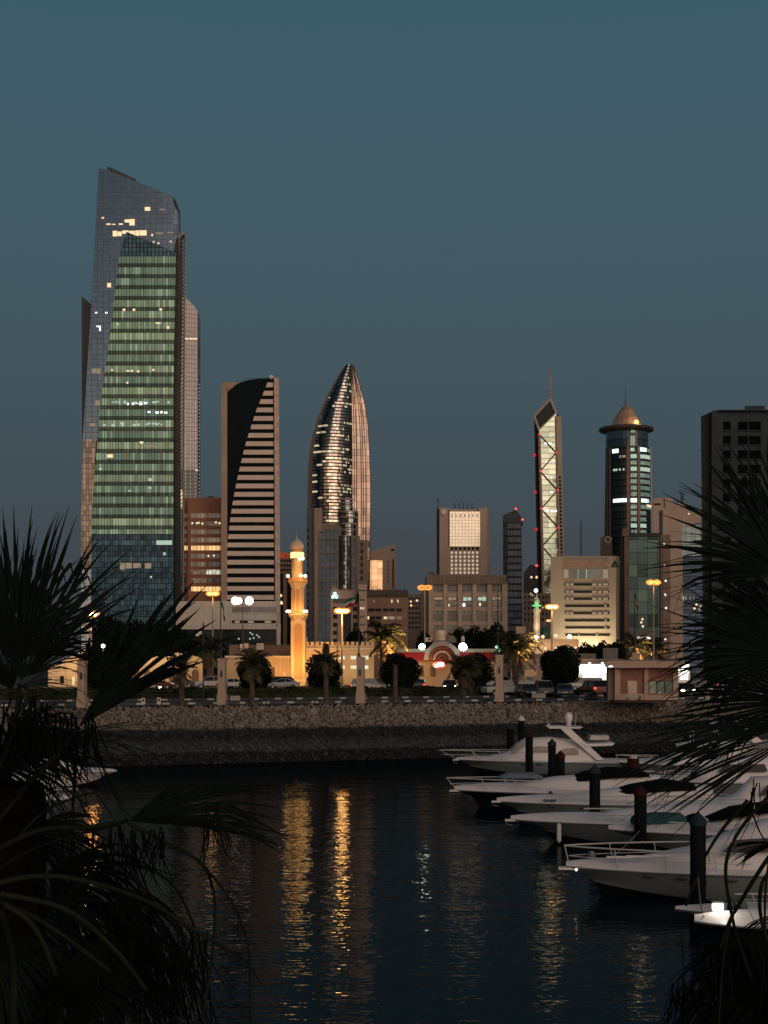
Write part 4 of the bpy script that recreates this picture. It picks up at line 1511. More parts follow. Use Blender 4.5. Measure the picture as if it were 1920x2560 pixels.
for j, (ra, rb_) in enumerate(((34.5, 27), (24, 17), (14, 8))):
    b = MB()
    o_, i_ = arc(ra), arc(rb_)
    for k in range(20):
        b.pp([o_[k], o_[k + 1], i_[k + 1], i_[k]], D - 1.7 + j * .3, .3)
    b.build('arch_rib', mat('arch_maroon', (.20, .05, .04), .7) if j != 1 else mat('arch_tan', (.4, .25, .16), .7), rs_)
b = MB()
b.pp(arc(34.4), D - .6, .3)
b.build('arch_back', mat('arch_back', (.24, .11, .08), .8), rs_)
wins(rs_, D + .3, [(1049, 1663, 1060, 1691), (1077, 1663, 1089, 1691), (1225, 1660, 1236, 1690), (1007, 1664, 1020, 1691)], mat('restaurant_window', (.10, .06, .035), .3))
b = MB()
b.v = []
el = lambda rx, ry, n=24: [(1098 + rx * math.cos(2 * PI * i / n), 1662 + ry * math.sin(2 * PI * i / n)) for i in range(n)]
b.pp(el(17.5, 9.5), D - 2.4, .3)
sg = b.build('oval_sign', glowm('sign_red', (1, .09, .07), .9), rs_)
b = MB()
b.pp([(1085, 1664), (1090, 1659), (1096, 1656), (1104, 1655), (1110, 1658), (1112, 1663), (1107, 1667), (1099, 1666), (1092, 1669), (1086, 1668)], D - 2.5, .1)
b.build('sign_face', glowm('sign_white', (1, .85, .72), 2.2), sg)
b = MB()
b.lathe([(12.5 * D / F, Z(1600, D)), (12.5 * D / F, Z(1580, D)), (10 * D / F, Z(1574, D)), (3 * D / F, Z(1572, D))], X(1105, D), D + 6, 16)
b.build('water_tank', mat('tank_cream', (.55, .44, .34), .7), rs_)
b = MB()
b.pp([(1096, 1603), (1098, 1592), (1105, 1588), (1133, 1588), (1140, 1596), (1142, 1606), (1096, 1606)], D + 7, 3)
b.build('roof_canopy', mat('canopy_grey', (.14, .11, .09), .7), rs_)
b = MB()
b.lathe([(5 * D / F, Z(1602, D)), (5 * D / F, Z(1592, D)), (2 * D / F, Z(1588, D))], X(1162, D), D + 6, 12)
b.build('water_tank', mat('tank_cream'), rs_)
b = MB()
b.pb(1064, 1594, 1078, 1604, D + 3, 1.2)
ac = b.build('air_conditioner', mat('unit_white'), rs_)
b = MB()
c = P(1073, 1598.5, D + 2.95)
b.lathe([(.22, 0), (.22, .04)], 0, 0, 12)
b.v = [(c.x + x, c.y - z, c.z + y) for x, y, z in b.v]
b.build('fan_grille', BLACK, ac)
RLW = glowm('restaurant_flood', (.90, 1, .84), 7)
RLC = glowm('restaurant_core', (.72, 1, .80), 110)
for x, r, p in ((1055, .46, 2100), (1157, .62, 3000)):
    b = MB()
    b.ball(P(x, 1617, D - 1.6), r, 12, sy=.4)
    fl2 = b.build('flood_lamp', RLW, rs_, True)
    b = MB()
    b.ball(P(x, 1617, D - 1.6 - r * .2), r * .95, 10, sy=.3)
    b.build('bulb', RLC, fl2, True)
    b = MB()
    b.tube([P(x, 1626, D - .2), P(x, 1617, D - 1.2)], .08, 5)
    b.build('lamp_arm', BLACK, rs_)
    lamp(rs_, tuple(P(x, 1622, D - 3.2)), (.86, 1, .82), p * .03, .5)
lightdots(rs_, D - .5, [(1242, 1616), (1247, 1625)], .3, glowm('lit_green', (.4, 1, .6), 2.2))
for x in (1065, 1083, 1030):
    lamp(rs_, (X(x, D), D - 2.5, Z(1660, D)), (1, .55, .18), 85, .3)

# ---- arched beige hall on the left
D = 245
ah = bld('arched_hall', 'beige single storey hall with arched brown shutters and chamfered roof corners', 'building', 420, D)
b = MB()
b.pp([(395 - 68, 1668), (330, 1662), (392, 1641), (430, 1641), (445, 1645), (465, 1641), (497, 1641), (506, 1650), (508, YB(D)), (327, YB(D))], D, 14)
b.build('wall', mat('hall_beige', (.50, .37, .24), .8, var=.1), ah)
for x0, x1 in ((336, 350), (361, 376), (392, 406), (424, 438), (455, 466), (479, 497)):
    b = MB()
    m = (x0 + x1) / 2
    r = (x1 - x0) / 2
    b.pp([(x0, 1706)] + [(m - r * math.cos(PI * i / 10), 1682 - r * math.sin(PI * i / 10)) for i in range(11)] + [(x1, 1706)], D - .08, .3)
    b.build('arched_shutter', mat('shutter_brown', (.16, .075, .04), .7, ribs=(.35, 50, .05, .4)), ah)
for x0, x1, y in ((437, 448, 1632), (451, 456, 1634), (464, 471, 1631), (478, 484, 1632)):
    b = MB()
    b.pb(x0, y, x1, 1642, D + 4, 1)
    b.build('roof_unit', mat('unit_white'), ah)
for x, p in ((352, 360), (400, 330), (450, 190), (508, 120)):
    lamp(ah, (X(x, D), D - 4.5, G + 5), SODIUM if x > 480 else (1, .66, .30), p * 1.3, .3)

# ---- bright house at the far left
D = 235
lh = bld('lit_house', 'warmly lit cream house half hidden behind the big fan palm on the left', 'building', 200, D)
b = MB()
b.pp([(120, YB(D)), (120, 1670), (205, 1628), (258, 1624), (264, 1636), (264, YB(D))], D, 14)
b.build('wall', mat('house_cream', (.52, .39, .26), .8, var=.1), lh)
wins(lh, D, [(181, 1692, 186, 1712, LW), (150, 1690, 160, 1708, DKR)])
wins(lh, D - .1, [(215, 1680, 222, 1705, mat('door_wood'))], name='door')
for x, p in ((165, 460), (215, 260)):
    lamp(lh, (X(x, D), D - 4, G + 3.5), (1, .66, .30), p, .3)
lightdots(lh, D - 3, [(258, 1615)], .3, glowm('street_white', (1, .9, .7), 9), 'flood_lamp')

# ---- small mosque on the right with green light
D = 325
sm = bld('walled_mosque', 'long pinkish mosque wall with a dark green dome and a row of wall lamps', 'mosque', 1387, D)
b = MB()
b.pb(1326, 1599, 1447, YB(D), D, 14)
b.pb(1300, 1583, 1335, YB(D), D + 3, 12)
b.pb(1290, 1566, 1313, 1584, D + 8, 8)
b.build('wall', mat('wall_rose', (.44, .30, .21), .8, var=.06), sm)
b = MB()
merlons(b, 1326, 1447, 1597, 1599.2, D, 3.6, 2.2)
merlons(b, 1300, 1335, 1581, 1583.2, D + 3, 3.6, 2.2)
b.build('battlement', mat('wall_rose'), sm)
b = MB()
R_ = 15 * D / F
b.lathe([(R_ * math.cos(i * PI / 16), Z(1590, D) + R_ * 1.55 * math.sin(i * PI / 16)) for i in range(9)], X(1369, D), D + 7, 18)
b.build('green_dome', mat('dome_green', (.015, .075, .05), .45), sm)
b = MB()
b.tube([(X(1369, D), D + 7, Z(1562, D)), (X(1369, D), D + 7, Z(1550, D))], .1, 5)
b.build('finial', STEEL, sm)
lightdots(sm, D - .3, [(1343, 1621), (1363, 1621), (1389, 1621), (1415, 1620.5), (1439, 1620)], .32, LW, 'wall_lamp')
for x in (1343, 1363, 1389, 1415, 1439):
    lamp(sm, (X(x, D), D - .9, Z(1619, D)), (1, .72, .38), 32, .2)
lightdots(sm, D - .4, [(1357, 1592), (1389, 1589), (1424, 1591)], .4, LW, 'wall_lamp')
b = MB()
b.ball(P(1424, 1591, D - .6), .45, 10, sy=.4)
b.build('flood_lamp', glowm('lit_greenish', (.75, 1, .75), 5), sm, True)
for x, ax, p in ((1345, 1345, 1100), (1400, 1400, 900)):
    lamp(sm, (X(x, D), D - 6, G + 1), (1, .66, .36), p, .4, 130, (X(ax, D), D, G + 4))

D = 322
m2 = bld('small_minaret', 'small white minaret with a green lit balcony, floodlit from its foot', 'minaret', 1341, D)
cx_, u = X(1343, D), D / F
b = MB()
b.lathe([(9.5 * u, G), (9.5 * u, Z(1590, D)), (8.5 * u, Z(1588, D)), (8 * u, Z(1532, D)), (11 * u, Z(1526, D)), (11 * u, Z(1522, D))], cx_, D + 1, 8, a0=PI / 8)
b.build('shaft', mat('minaret_white', (.52, .45, .36), .7), m2)
b = MB()
b.lathe([(6 * u, Z(1522, D)), (6 * u, Z(1510, D)), (8 * u, Z(1506, D)), (7 * u, Z(1500, D)), (3 * u, Z(1494, D)), (.5 * u, Z(1486, D))], cx_, D + 1, 8)
b.build('cap', mat('minaret_white'), m2)
b = MB()
b.lathe([(11.5 * u, Z(1515, D)), (11.5 * u, Z(1512.5, D))], cx_, D + 1, 12)
b.build('balcony_lights', glowm('green_lamps', (.15, 1, .35), 1.1), m2)
b = MB()
b.tube([(cx_, D + 1, Z(1487, D)), (cx_, D + 1, Z(1478, D))], .12, 5)
b.build('finial', STEEL, m2)
b = MB()
b.ball((cx_ - .2, D + .6, Z(1476, D)), .42, 10)
b.build('beacon', glowm('beacon_green', (.35, 1, .62), 5), m2, True)
lamp(m2, (cx_ - .3, D - .6, Z(1512, D)), (.3, 1, .45), 60, .2)
b = MB()
b.ball(P(1341, 1592, D - .9), .5, 10)
b.build('flood_lamp', glowm('flood_cream', (1, .82, .55), 6), m2, True)
lamp(m2, (cx_ - .2, D - 3.5, Z(1596, D)), (1, .74, .42), 1500, .2, 70, (cx_, D, Z(1540, D)))

# ---- grey warehouse
D = 275
wh = bld('warehouse', 'long low grey warehouse with panelled walls behind the car park', 'building', 1400, D)
b = MB()
b.pb(1276, 1651, 1560, YB(D), D, 16)
b.build('wall', mat('warehouse_grey', (.22, .20, .185), .8, ribs=(3.1, 30, .06, .5)), wh)
b = MB()
b.pb(1274, 1647.5, 1562, 1651, D - .3, 16.5)
b.build('roof_edge', mat('edge_grey', (.27, .24, .22), .7), wh)
b = MB()
b.pb(1310, 1675, 1343, YB(D), D - 3, 3)
b.build('annex', mat('annex_beige', (.42, .31, .22), .8), wh)
b = MB()
b.pb(1330, 1634, 1490, 1647.5, D + 12, 3)
b.pb(1508, 1620, 1545, 1650, D + 12, 5)
b.build('rear_wall', mat('rear_grey', (.13, .115, .105), .8), wh)
lamp(wh, (X(1318, D), D - 9, G + 5.5), SODIUM, 700, .3)

# ---- bright shop
D = 262
sh = bld('bright_shop', 'shop with a blazing white illuminated sign band behind the kiosk', 'shop', 1590, D)
b = MB()
b.pb(1444, 1660, 1725, YB(D), D, 10)
b.build('wall', mat('shop_wall', (.4, .37, .33), .7), sh)
SHL = glowm('shop_sign', (1, .97, .88), 3.2)
for x0, x1 in ((1448, 1518), (1521, 1600), (1603, 1699), (1702, 1722)):
    b = MB()
    b.pb(x0, 1662, x1, 1683, D - .5, .4)
    b.build('light_sign', SHL, sh)
b = MB()
for x in (1474, 1506, 1560, 1640, 1712):
    b.ball(P(x, 1659, D - .6), .25, 6)
b.build('sign_lamps', SHL, sh)
for x0, x1 in ((1456, 1472), (1473.5, 1498), (1500, 1518), (1700, 1720)):
    b = MB()
    b.pb(x0, 1686, x1, 1700, D - .2, .3)
    b.build('shop_window', glowm('shop_glow', (1, .9, .75), 1.6), sh)
lamp(sh, (X(1480, D), D - 2.5, Z(1676, D)), (1, .95, .85), 500, .6)
lamp(sh, (X(1705, D), D - 2.5, Z(1676, D)), (1, .95, .85), 300, .6)

# ---- kiosk on the promenade
D = 143.5
kk = bld('kiosk', 'pinkish kiosk with brick panels, a pale door, a wide counter window and a flat eave', 'kiosk', 1610, D)
KST = mat('kiosk_stone', (.40, .275, .21), .8, var=.08, ribs=(1.2, .9, .03, .3))
KBR = mat('kiosk_brick', (.235, .105, .075), .85, var=.12, scale=1.2, ribs=(.5, .16, .02, .35))
for x0, x1 in ((1537, 1551), (1610.5, 1621), (1683, 1696)):
    b = MB()
    b.pb(x0, 1668, x1, 1750, D - .12, .6)
    b.build('pilaster', KST, kk)

for x0, x1 in ((1551, 1569), (1592.5, 1610.5), (1621, 1683)):
    b = MB()
    b.pb(x0, 1735, x1, 1750, D - .05, .4)
    b.build('dado', KST, kk)
b = MB()
b.pb(1551, 1670, 1610.5, 1735, D + .1, .4)
b.build('brick_panel', KBR, kk)
b = MB()
b.pb(1621, 1670, 1683, 1702.5, D + .1, .4)
b.build('brick_panel', KBR, kk)
b = MB()
b.pb(1520, 1668, 1537, 1750, D + .3, 5)
b.box(X(1537, D), X(1696, D), D + .5, D + 5.5, G, Z(1668, D))
b.build('side_wall', mat('kiosk_side', (.16, .115, .09), .8, var=.1), kk)
b = MB()
b.pp([(1513, 1668), (1511, 1661), (1516, 1655), (1523, 1652.5), (1702, 1652.5), (1704, 1669), (1535, 1670), (1530, 1664), (1522, 1664)], D - 1.0, 7.5)
b.build('roof', KST, kk)
b = MB()
b.pb(1508, 1649, 1700, 1652.4, D + .4, 5)
b.build('roof_deck', mat('deck_grey', (.16, .13, .11), .8), kk)
b = MB()
b.pb(1569, 1702, 1592, 1750, D + .02, .3)
dr = b.build('door', mat('door_cream', (.52, .40, .31), .6), kk)
b = MB()
b.ball(P(1571.5, 1728, D - .05), .05, 6)
b.build('handle', STEEL, dr)
b = MB()
b.pb(1622.5, 1703.5, 1682, 1732.5, D + .25, .1)
wd = b.build('counter_window', curtain('kiosk_glass', (.02, .025, .022), (.015, .015, .015), .76, 30, .05, .01, spec=.5, glow=(.075, .095, .05), gs=.45, gvar=1.6), kk)
b = MB()
for x in (1621.3, 1641, 1661.5, 1681.5):
    b.pb(x, 1702.5, x + 1.6, 1733, D + .05, .2)
b.pb(1621, 1701.5, 1683.5, 1703.3, D + .02, .2)
b.build('frame', BLACK, wd)
b = MB()
b.pb(1620.5, 1732.4, 1684, 1734, D - .3, .6)
b.build('counter', KST, kk)
for x, w_ in ((1628, 5), (1646, 6), (1626, 3)):
    b = MB()
    b.pb(x, 1729, x + w_, 1732.4, D - .15, .2)
    b.build('counter_box', mat('box_pale', (.5, .48, .42), .6), kk)


def bench(x, y, D, w_, label, col, group='benches along the promenade'):
    t_ = thing('bench', label, 'bench', (X(x, D), D, G), group)
    hw = w_ * D / F / 2
    b = MB()
    b.box(t_.location.x - hw, t_.location.x + hw, D - .25, D + .25, G + .40, G + .45)
    b.build('seat', col, t_)
    b = MB()
    for i in range(3):
        b.box(t_.location.x - hw, t_.location.x + hw, D - .30, D - .26, G + .46 + i * .13, G + .56 + i * .13)
    b.build('backrest', col, t_)
    for s_ in (-1, 1):
        b = MB()
        b.box(t_.location.x + s_ * (hw - .1) - .04, t_.location.x + s_ * (hw - .1) + .04, D - .25, D + .22, G, G + .40)
        b.build('leg', BLACK, t_)


BG = mat('bench_pale', (.36, .32, .27), .7)
bench(1346, 1751, 144.5, 34, 'pale bench on the promenade below the parked cars, left of the kiosk', BG)
bench(1583, 1751, 141.8, 32, 'pale bench standing before the kiosk door', BG)
bench(589, 1761, 134.5, 24, 'pale bench just right of the flag pillar nearest the striped tower', BG)


def board(x, y0, y1, D, w_, label):
    t_ = thing('notice_board', label, 'sign', (X(x, D), D, G), 'white notice boards on the promenade')
    b = MB()
    b.pb(x - w_ / 2, y0, x + w_ / 2, y1, D, .12)
    b.build('panel', mat('board_white', (.58, .52, .44), .6), t_)
    b = MB()
    b.pb(x - w_ / 2 + 1.6, y0 + 3, x + w_ / 2 - 1.6, y0 + 9, D - .02, .03)
    b.build('picture', BLACK, t_)
    b = MB()
    b.pb(x - .6, y1, x + .6, YB(D), D + .03, .06)
    b.build('post', STEEL, t_)


board(358, 1745, 1761, 131.5, 9, 'white notice board with a dark picture, the left one of the pair on the promenade')
board(397, 1744, 1761, 132.5, 9, 'white notice board with a dark picture, the right one of the pair on the promenade')

# ---- flag pillars
PLM = mat('pillar_stone', (.40, .285, .215), .8, var=.08, scale=.8, ribs=(3, .75, .03, .35))
FLAGW = mat('flag_white', (.5, .48, .45), .8)
FLAGG = mat('flag_green', (.02, .12, .05), .8)
FLAGR = mat('flag_red', (.30, .02, .02), .8)
FLAGK = mat('flag_black', (.01, .01, .01), .8)
for x, D, yt, pole, lab in ((202, 127, 1652, 1540, 'pinkish stone flag pillar half hidden behind the left fan palm'), (553, 135, 1646, 1498, 'pinkish stone flag pillar below the striped tower'),
                            (900, 139.5, 1642, 1482, 'pinkish stone flag pillar between two round clipped trees, carrying the spread flag'),
                            (1248, 146, 1637, 1478, 'pinkish stone flag pillar between the orange lit palm and the broad dark palm'),
                            (1591, 156, 1632, 1478, 'pinkish stone flag pillar rising behind the kiosk roof')):
    t_ = thing('flag_pillar', lab, 'pillar', (X(x, D), D, G), 'stone flag pillars along the promenade')
    b = MB()
    yb = HY + (H - G) * F / D
    b.pb(x - 8.8, yt + 5, x + 8.8, yb - 24, D, .65)
    b.pb(x - 11, yb - 25, x + 11, yb + 1, D - .08, .81)
    b.pb(x - 10, yt, x + 10, yt + 6, D - .05, .75)
    b.build('shaft', PLM, t_)
    b = MB()
    b.pp([(x - 2, yt + 34), (x, yt + 28), (x + 2, yt + 34), (x + 2.6, yt + 46), (x - 2.6, yt + 46)], D - .12, .15)
    b.build('wall_lantern', BLACK, t_)
    b = MB()
    pl = (X(x - 3 if x > 700 else x - 2, D), D + .3)
    b.tube([(*pl, Z(yt, D)), (*pl, Z(yt - 12, D)), (*pl, Z(pole, D))], .085, 6, r1=.045)
    b.lathe([(.17, Z(yt, D)), (.14, Z(yt - 4, D)), (.09, Z(yt - 10, D))], *pl, 8)
    pole_o = b.build('pole', BLACK, t_)
    if x in (553, 900, 1591):
        b = MB()
        zt_ = Z(pole + 2, D)
        wide = x == 900
        nu, nv = 14, 8
        L_, hh = (1.55, .95) if wide else (1.5, .95)
        vs = []
        for i in range(nu + 1):
            for j in range(nv + 1):
                a, c = i / nu, j / nv
                if wide:
                    vs.append((pl[0] - a * L_ * .82, pl[1] + .12 * math.sin(a * 9 + c), zt_ - c * hh - a * .55 * (1.1 - .3 * c) + .05 * math.sin(a * 11)))
                else:
                    vs.append((pl[0] + .06 + a * .32 + .07 * math.sin(c * 8 + a * 4) * (.3 + a), pl[1] + .12 * math.sin(c * 7 + 1), zt_ - c * hh * .5 - a * L_))
        fs, ms_ = [], []
        for i in range(nu):
            for j in range(nv):
                fs.append((i * (nv + 1) + j, (i + 1) * (nv + 1) + j, (i + 1) * (nv + 1) + j + 1, i * (nv + 1) + j + 1))
                c = (j + .5) / nv
                k = 1 if c < .34 else (0 if c < .67 else 2)
                if i / nu < .28 * (1 - abs(c - .5) * .9):
                    k = 3
                ms_.append(k)
        b.add(vs, fs)
        b.m = ms_
        fl_ = b.build('national_flag', [FLAGW, FLAGG, FLAGR, FLAGK], None, True)
        tag(fl_, {553: 'limp dark flag hanging down its pole below the striped tower', 900: 'green, white and red flag with a black hoist spread beside the three ring office', 1591: 'limp reddish flag on the pole behind the kiosk'}[x], 'flag', 'national flags on the promenade poles')
t_ = thing('sign_pillar', 'short pinkish pillar with a panel, right of the kiosk', 'pillar', (X(1769, 152), 152, G))
b = MB()
b.pb(1762, 1698, 1777, 1731, 152, .4)
b.build('panel', PLM, t_)
b = MB()
b.pb(1764, 1731, 1775, 1749.5, 152.05, .35)
b.build('base', PLM, t_)

# ---- street lamps, sodium orange
LSH = glowm('sodium_glare', (1, .31, .045), 1.6)
POLE = mat('lamp_pole', (.30, .25, .2), .6, .2)
for x, y, D, pw, es_, lab in ((228, 1535, 216, 500, 120, 'orange street lamp glowing through the left fan palm'), (532, 1484, 262, 180, 6, 'orange street lamp between the brick office and the striped tower'),
                         (855, 1527, 224, 1200, 45, 'orange street lamp in front of the three ring office'), (1062, 1469, 252, 15, .8, 'tall orange street lamp left of the concrete hall'),
                         (1380, 1517, 258, 320, 24, 'orange street lamp beside the pale white office'), (1634, 1456, 245, 130, 3, 'orange street lamp before the dark teal glass block')):
    t_ = thing('street_lamp', lab, 'street lamp', (X(x, D), D, G), 'sodium street lamps along the road')
    zt_ = Z(y, D)
    xx = X(x, D)
    b = MB()
    b.tube([(xx, D, G - .1), (xx, D, zt_ - .5)], .17, 8, r1=.09)
    for s_ in (-1, 1):
        b.tube([(xx, D, zt_ - .5), (xx + s_ * .3, D, zt_ - .12), (xx + s_ * .7, D, zt_ + .02)], .05, 5)
    b.build('pole', POLE, t_)
    for s_ in (-1, 1):
        b = MB()
        b.ball((xx + s_ * .5, D, zt_), .74, 10, sx=1.0, sy=.5, sz=.62)
        lh_ = b.build('lamp_head', LSH, t_, True)
        b = MB()
        b.ball((xx + s_ * .46, D - .42, zt_ - .03), .40, 10, sx=1.15, sy=.4, sz=.6)
        b.build('bulb', glowm('sodium_bulb_%d' % es_, (1, .37, .075), es_), lh_, True)
    lamp(t_, (xx, D - .6, zt_ - 1.1), SODIUM, pw, .75)

# thin bare poles
for x, y0, D, lab in ((508, 1556, 150, 'thin bare pole left of the flag pillar below the striped tower'), (843, 1560, 205, 'thin bare pole just left of the orange lamp by the mosque')):
    b = MB()
    b.tube([(X(x, D), D, G), (X(x, D), D, Z(y0, D))], .07, 5)
    o = b.build('bare_pole', BLACK)
    tag(o, lab, 'pole')
for i, (x, D) in enumerate(((665, 136), (787, 138), (1028, 142), (1600, 140.6), (1262, 146))):
    b = MB()
    b.lathe([(.06, G), (.06, G + .6), (.09, G + .62), (.05, G + .72)], X(x, D), D, 8)
    tag(b.build('bollard', BLACK), 'small black bollard on the promenade edge', 'bollard', 'black bollards on the promenade edge')

# ================================================================== VEGETATION
LEAF = mat('tree_leaf', (.008, .013, .009), .85, spec=.03, var=.45, scale=.9)
LEAF2 = mat('olive_leaf', (.022, .028, .014), .8, spec=.08, var=.45, scale=.7)
FROND = mat('date_frond', (.045, .050, .026), .7, spec=.1, var=.3, scale=1.5)
DRY = mat('dry_frond', (.10, .075, .05), .85, spec=.1, var=.3, scale=1.5)
BARK = mat('palm_bark', (.085, .06, .045), .95, var=.4, scale=3, bump=.05)
WOOD = mat('tree_bark', (.07, .055, .045), .95, var=.3, scale=3)


def cloud(seed, n, size, shape):
    """leaf sized faces scattered through a crown volume"""
    r = random.Random(seed)
    b = MB()
    cl_ = [(Vector((r.gauss(0, 1), r.gauss(0, 1), r.gauss(0, 1))).normalized(), r.uniform(.75, 1.12)) for _ in range(26)]
    while len(b.f) < n:
        d = Vector((r.gauss(0, 1), r.gauss(0, 1), r.gauss(0, 1))).normalized()
        k = max(c[1] - (1 - d.dot(c[0])) * 1.3 for c in cl_)
        k = max(.72, k)
        q = d * k * (r.random() ** .28)
        p = Vector((q.x * shape[0], q.y * shape[1], q.z * shape[2]))
        a = Vector((r.gauss(0, 1), r.gauss(0, 1), r.gauss(0, 1))).normalized()
        c = a.cross(d + Vector((.01, 0, 0))).normalized()
        s_ = size * r.uniform(.6, 1.3)
        b.add([p - a * s_ * .5, p + c * s_ * .28, p + a * s_ * .5, p - c * s_ * .28], [(0, 1, 2, 3)])
    return b


# clipped round trees
ct = thing('clipped_tree', 'round clipped tree', 'tree', (0, 0, 0), 'round clipped trees along the road')
o = cloud(2, 7000, .36, (2.55, 2.3, 2.4))
o.v = [(x, y, z + 2.45) for x, y, z in o.v]
o.build('crown', LEAF, ct)
b = MB()
b.tube([(0, 0, -.1), (.05, 0, 1.2), (0, .05, 2.4)], .2, 7, r1=.12)
for a in range(5):
    b.tube([(0, 0, 1.1), (.9 * math.cos(a * 1.256), .9 * math.sin(a * 1.256), 2.6)], .08, 5, r1=.03)
b.build('trunk', WOOD, ct)
first = True
for x, yc, rpx, D, lab in ((247, 1665, 46, 188, 'round clipped tree beside the left fan palm and the lit house'), (635, 1690, 47, 180, 'round clipped dark tree left of the minaret foot'),
                           (812, 1689, 51, 184, 'round clipped dark tree right of the minaret foot'), (1002, 1682, 47, 186, 'round clipped dark tree left of the restaurant'),
                           (1180, 1682, 47, 190, 'round clipped dark tree behind the broad palm at the restaurant'), (1398, 1672, 56, 200, 'biggest round clipped tree, left of the blazing shop sign')):
    s_ = rpx * D / F / 2.3
    loc = (X(x, D), D, max(G - .15, Z(yc, D) - 2.45 * s_))
    loc = (loc[0], loc[1], G - .05)
    zs = (Z(yc, D) + rpx * D / F - G) / 4.6
    if first:
        ct.location, ct.scale, ct['label'] = loc, (s_, s_, zs), lab
        first = False
    else:
        dup(ct, loc, x * .37, (s_, s_, zs), lab)

# loose trees and far tree belt
lt = thing('leafy_tree', 'loose dark tree', 'tree', (0, 0, 0), 'dark street trees between the buildings')
o = cloud(9, 3000, .62, (3.2, 3.0, 3.0))
o.v = [(x, y, z + 4.6) for x, y, z in o.v]
o.build('crown', LEAF, lt)
b = MB()
b.tube([(0, 0, -.2), (.15, .1, 2), (0, 0, 4)], .24, 7, r1=.12)
for a in range(6):
    b.tube([(0, 0, 2.1), (1.6 * math.cos(a * 1.05), 1.6 * math.sin(a * 1.05), 4.6)], .1, 5, r1=.03)
b.build('trunk', WOOD, lt)
first = True
for x, yt, w_, D, lab in ((276, 1535, 56, 300, 'tall dark tree behind the left fan palm'), (335, 1548, 52, 290, 'dark tree behind the leaning palm leaf, before the tallest tower'),
                          (395, 1560, 48, 285, 'dark tree behind the left half of the arched hall'), (448, 1572, 46, 285, 'dark tree behind the right half of the arched hall'),
                          (500, 1585, 40, 280, 'dark tree before the podium glass floor'), (245, 1570, 40, 270, 'dark tree over the lit house roof'), (540, 1596, 30, 285, 'small dark tree under the podium corner'),
                          (1064, 1575, 26, 282, 'small round tree at the foot of the tall lamp by the concrete hall'), (1140, 1566, 34, 300, 'leftmost of the tall trees before the concrete hall'),
                          (1183, 1563, 38, 305, 'middle tree of the dark clump before the concrete hall'), (1232, 1553, 36, 302, 'rightmost and tallest tree of the clump before the concrete hall'),
                          (890, 1566, 28, 300, 'dark tree before the right side of the three ring office'), (1466, 1604, 28, 300, 'low dark tree at the left end of the belt before the pale office'),
                          (1500, 1600, 30, 300, 'low dark tree in the middle of the belt before the pale office'), (1540, 1598, 30, 302, 'low dark tree at the right end of the belt before the pale office'),
                          (1560, 1646, 22, 255, 'small dark tree peeping over the kiosk roof'), (1310, 1620, 26, 300, 'dark bush between the orange lit palm and the mosque wall')):
    hgt = Z(yt, D) - G
    loc = (X(x, D), D, G)
    sx = w_ * D / F / 3.2
    sc3 = (sx, sx, hgt / 7.7)
    if first:
        lt.location, lt.scale, lt['label'] = loc, sc3, lab
        first = False
    else:
        dup(lt, loc, x * .61, sc3, lab)

# hedges: low clipped strips in the median
hedge_leaf = LEAF2
for x0, x1, off, hgt, lab in ((-44, -6, 22, .75, 'low dark hedge strip along the road, left half'), (-2, 22, 22, .75, 'low dark hedge strip along the road before the restaurant'), (-42, 18, 36, .9, 'second low hedge behind the road kerb, in front of the moving cars')):
    r = random.Random(int(x0 * 7) + 5)
    b = MB()
    xx = x0
    n = int((x1 - x0) * 60)
    for i in range(n):
        px = r.uniform(x0, x1)
        py = crest(px) + off + r.uniform(0, 1.4)
        pz = G + hgt * r.random() ** .5 * (1 + .12 * math.sin(px * 1.7))
        a = Vector((r.gauss(0, 1), r.gauss(0, 1), r.gauss(0, 1))).normalized()
        c = a.cross(Vector((r.gauss(0, 1), r.gauss(0, 1), r.gauss(0, 1)))).normalized()
        p = Vector((px, py, pz))
        s_ = r.uniform(.14, .3)
        b.add([p - a * s_, p + c * s_ * .6, p + a * s_, p - c * s_ * .6], [(0, 1, 2, 3)])
    for k in range(10):
        xa, xb = x0 + (x1 - x0) * k / 10, x0 + (x1 - x0) * (k + 1) / 10
        ya, yb_ = crest(xa) + off + .1, crest(xb) + off + .1
        b.add([(xa, ya, G), (xb, yb_, G), (xb, yb_ + 1.1, G), (xa, ya + 1.1, G), (xa, ya, G + hgt * .85), (xb, yb_, G + hgt * .85), (xb, yb_ + 1.1, G + hgt * .85), (xa, ya + 1.1, G + hgt * .85)],
              [(4, 5, 6, 7), (0, 1, 5, 4), (2, 3, 7, 6), (3, 0, 4, 7), (1, 2, 6, 5)])
    tag(b.build('hedge', hedge_leaf), lab, 'hedge', 'low hedges in the road median')
b = MB()
for px in [(-44 + i * 3.0) for i in range(22)]:
    b.add([(px, crest(px) + 20, G), (px + 3, crest(px + 3) + 20, G), (px + 3, crest(px + 3) + 38, G), (px, crest(px) + 38, G)], [(0, 1, 2, 3)])
kind(b.build('grass', mat('lawn', (.010, .014, .007), .95, var=.4, scale=1.2)), 'structure')
strip('low_wall', 37.8, 38.3, G + .42, G + .42, mat('wall_top', (.32, .27, .2), .8), -42, 22)


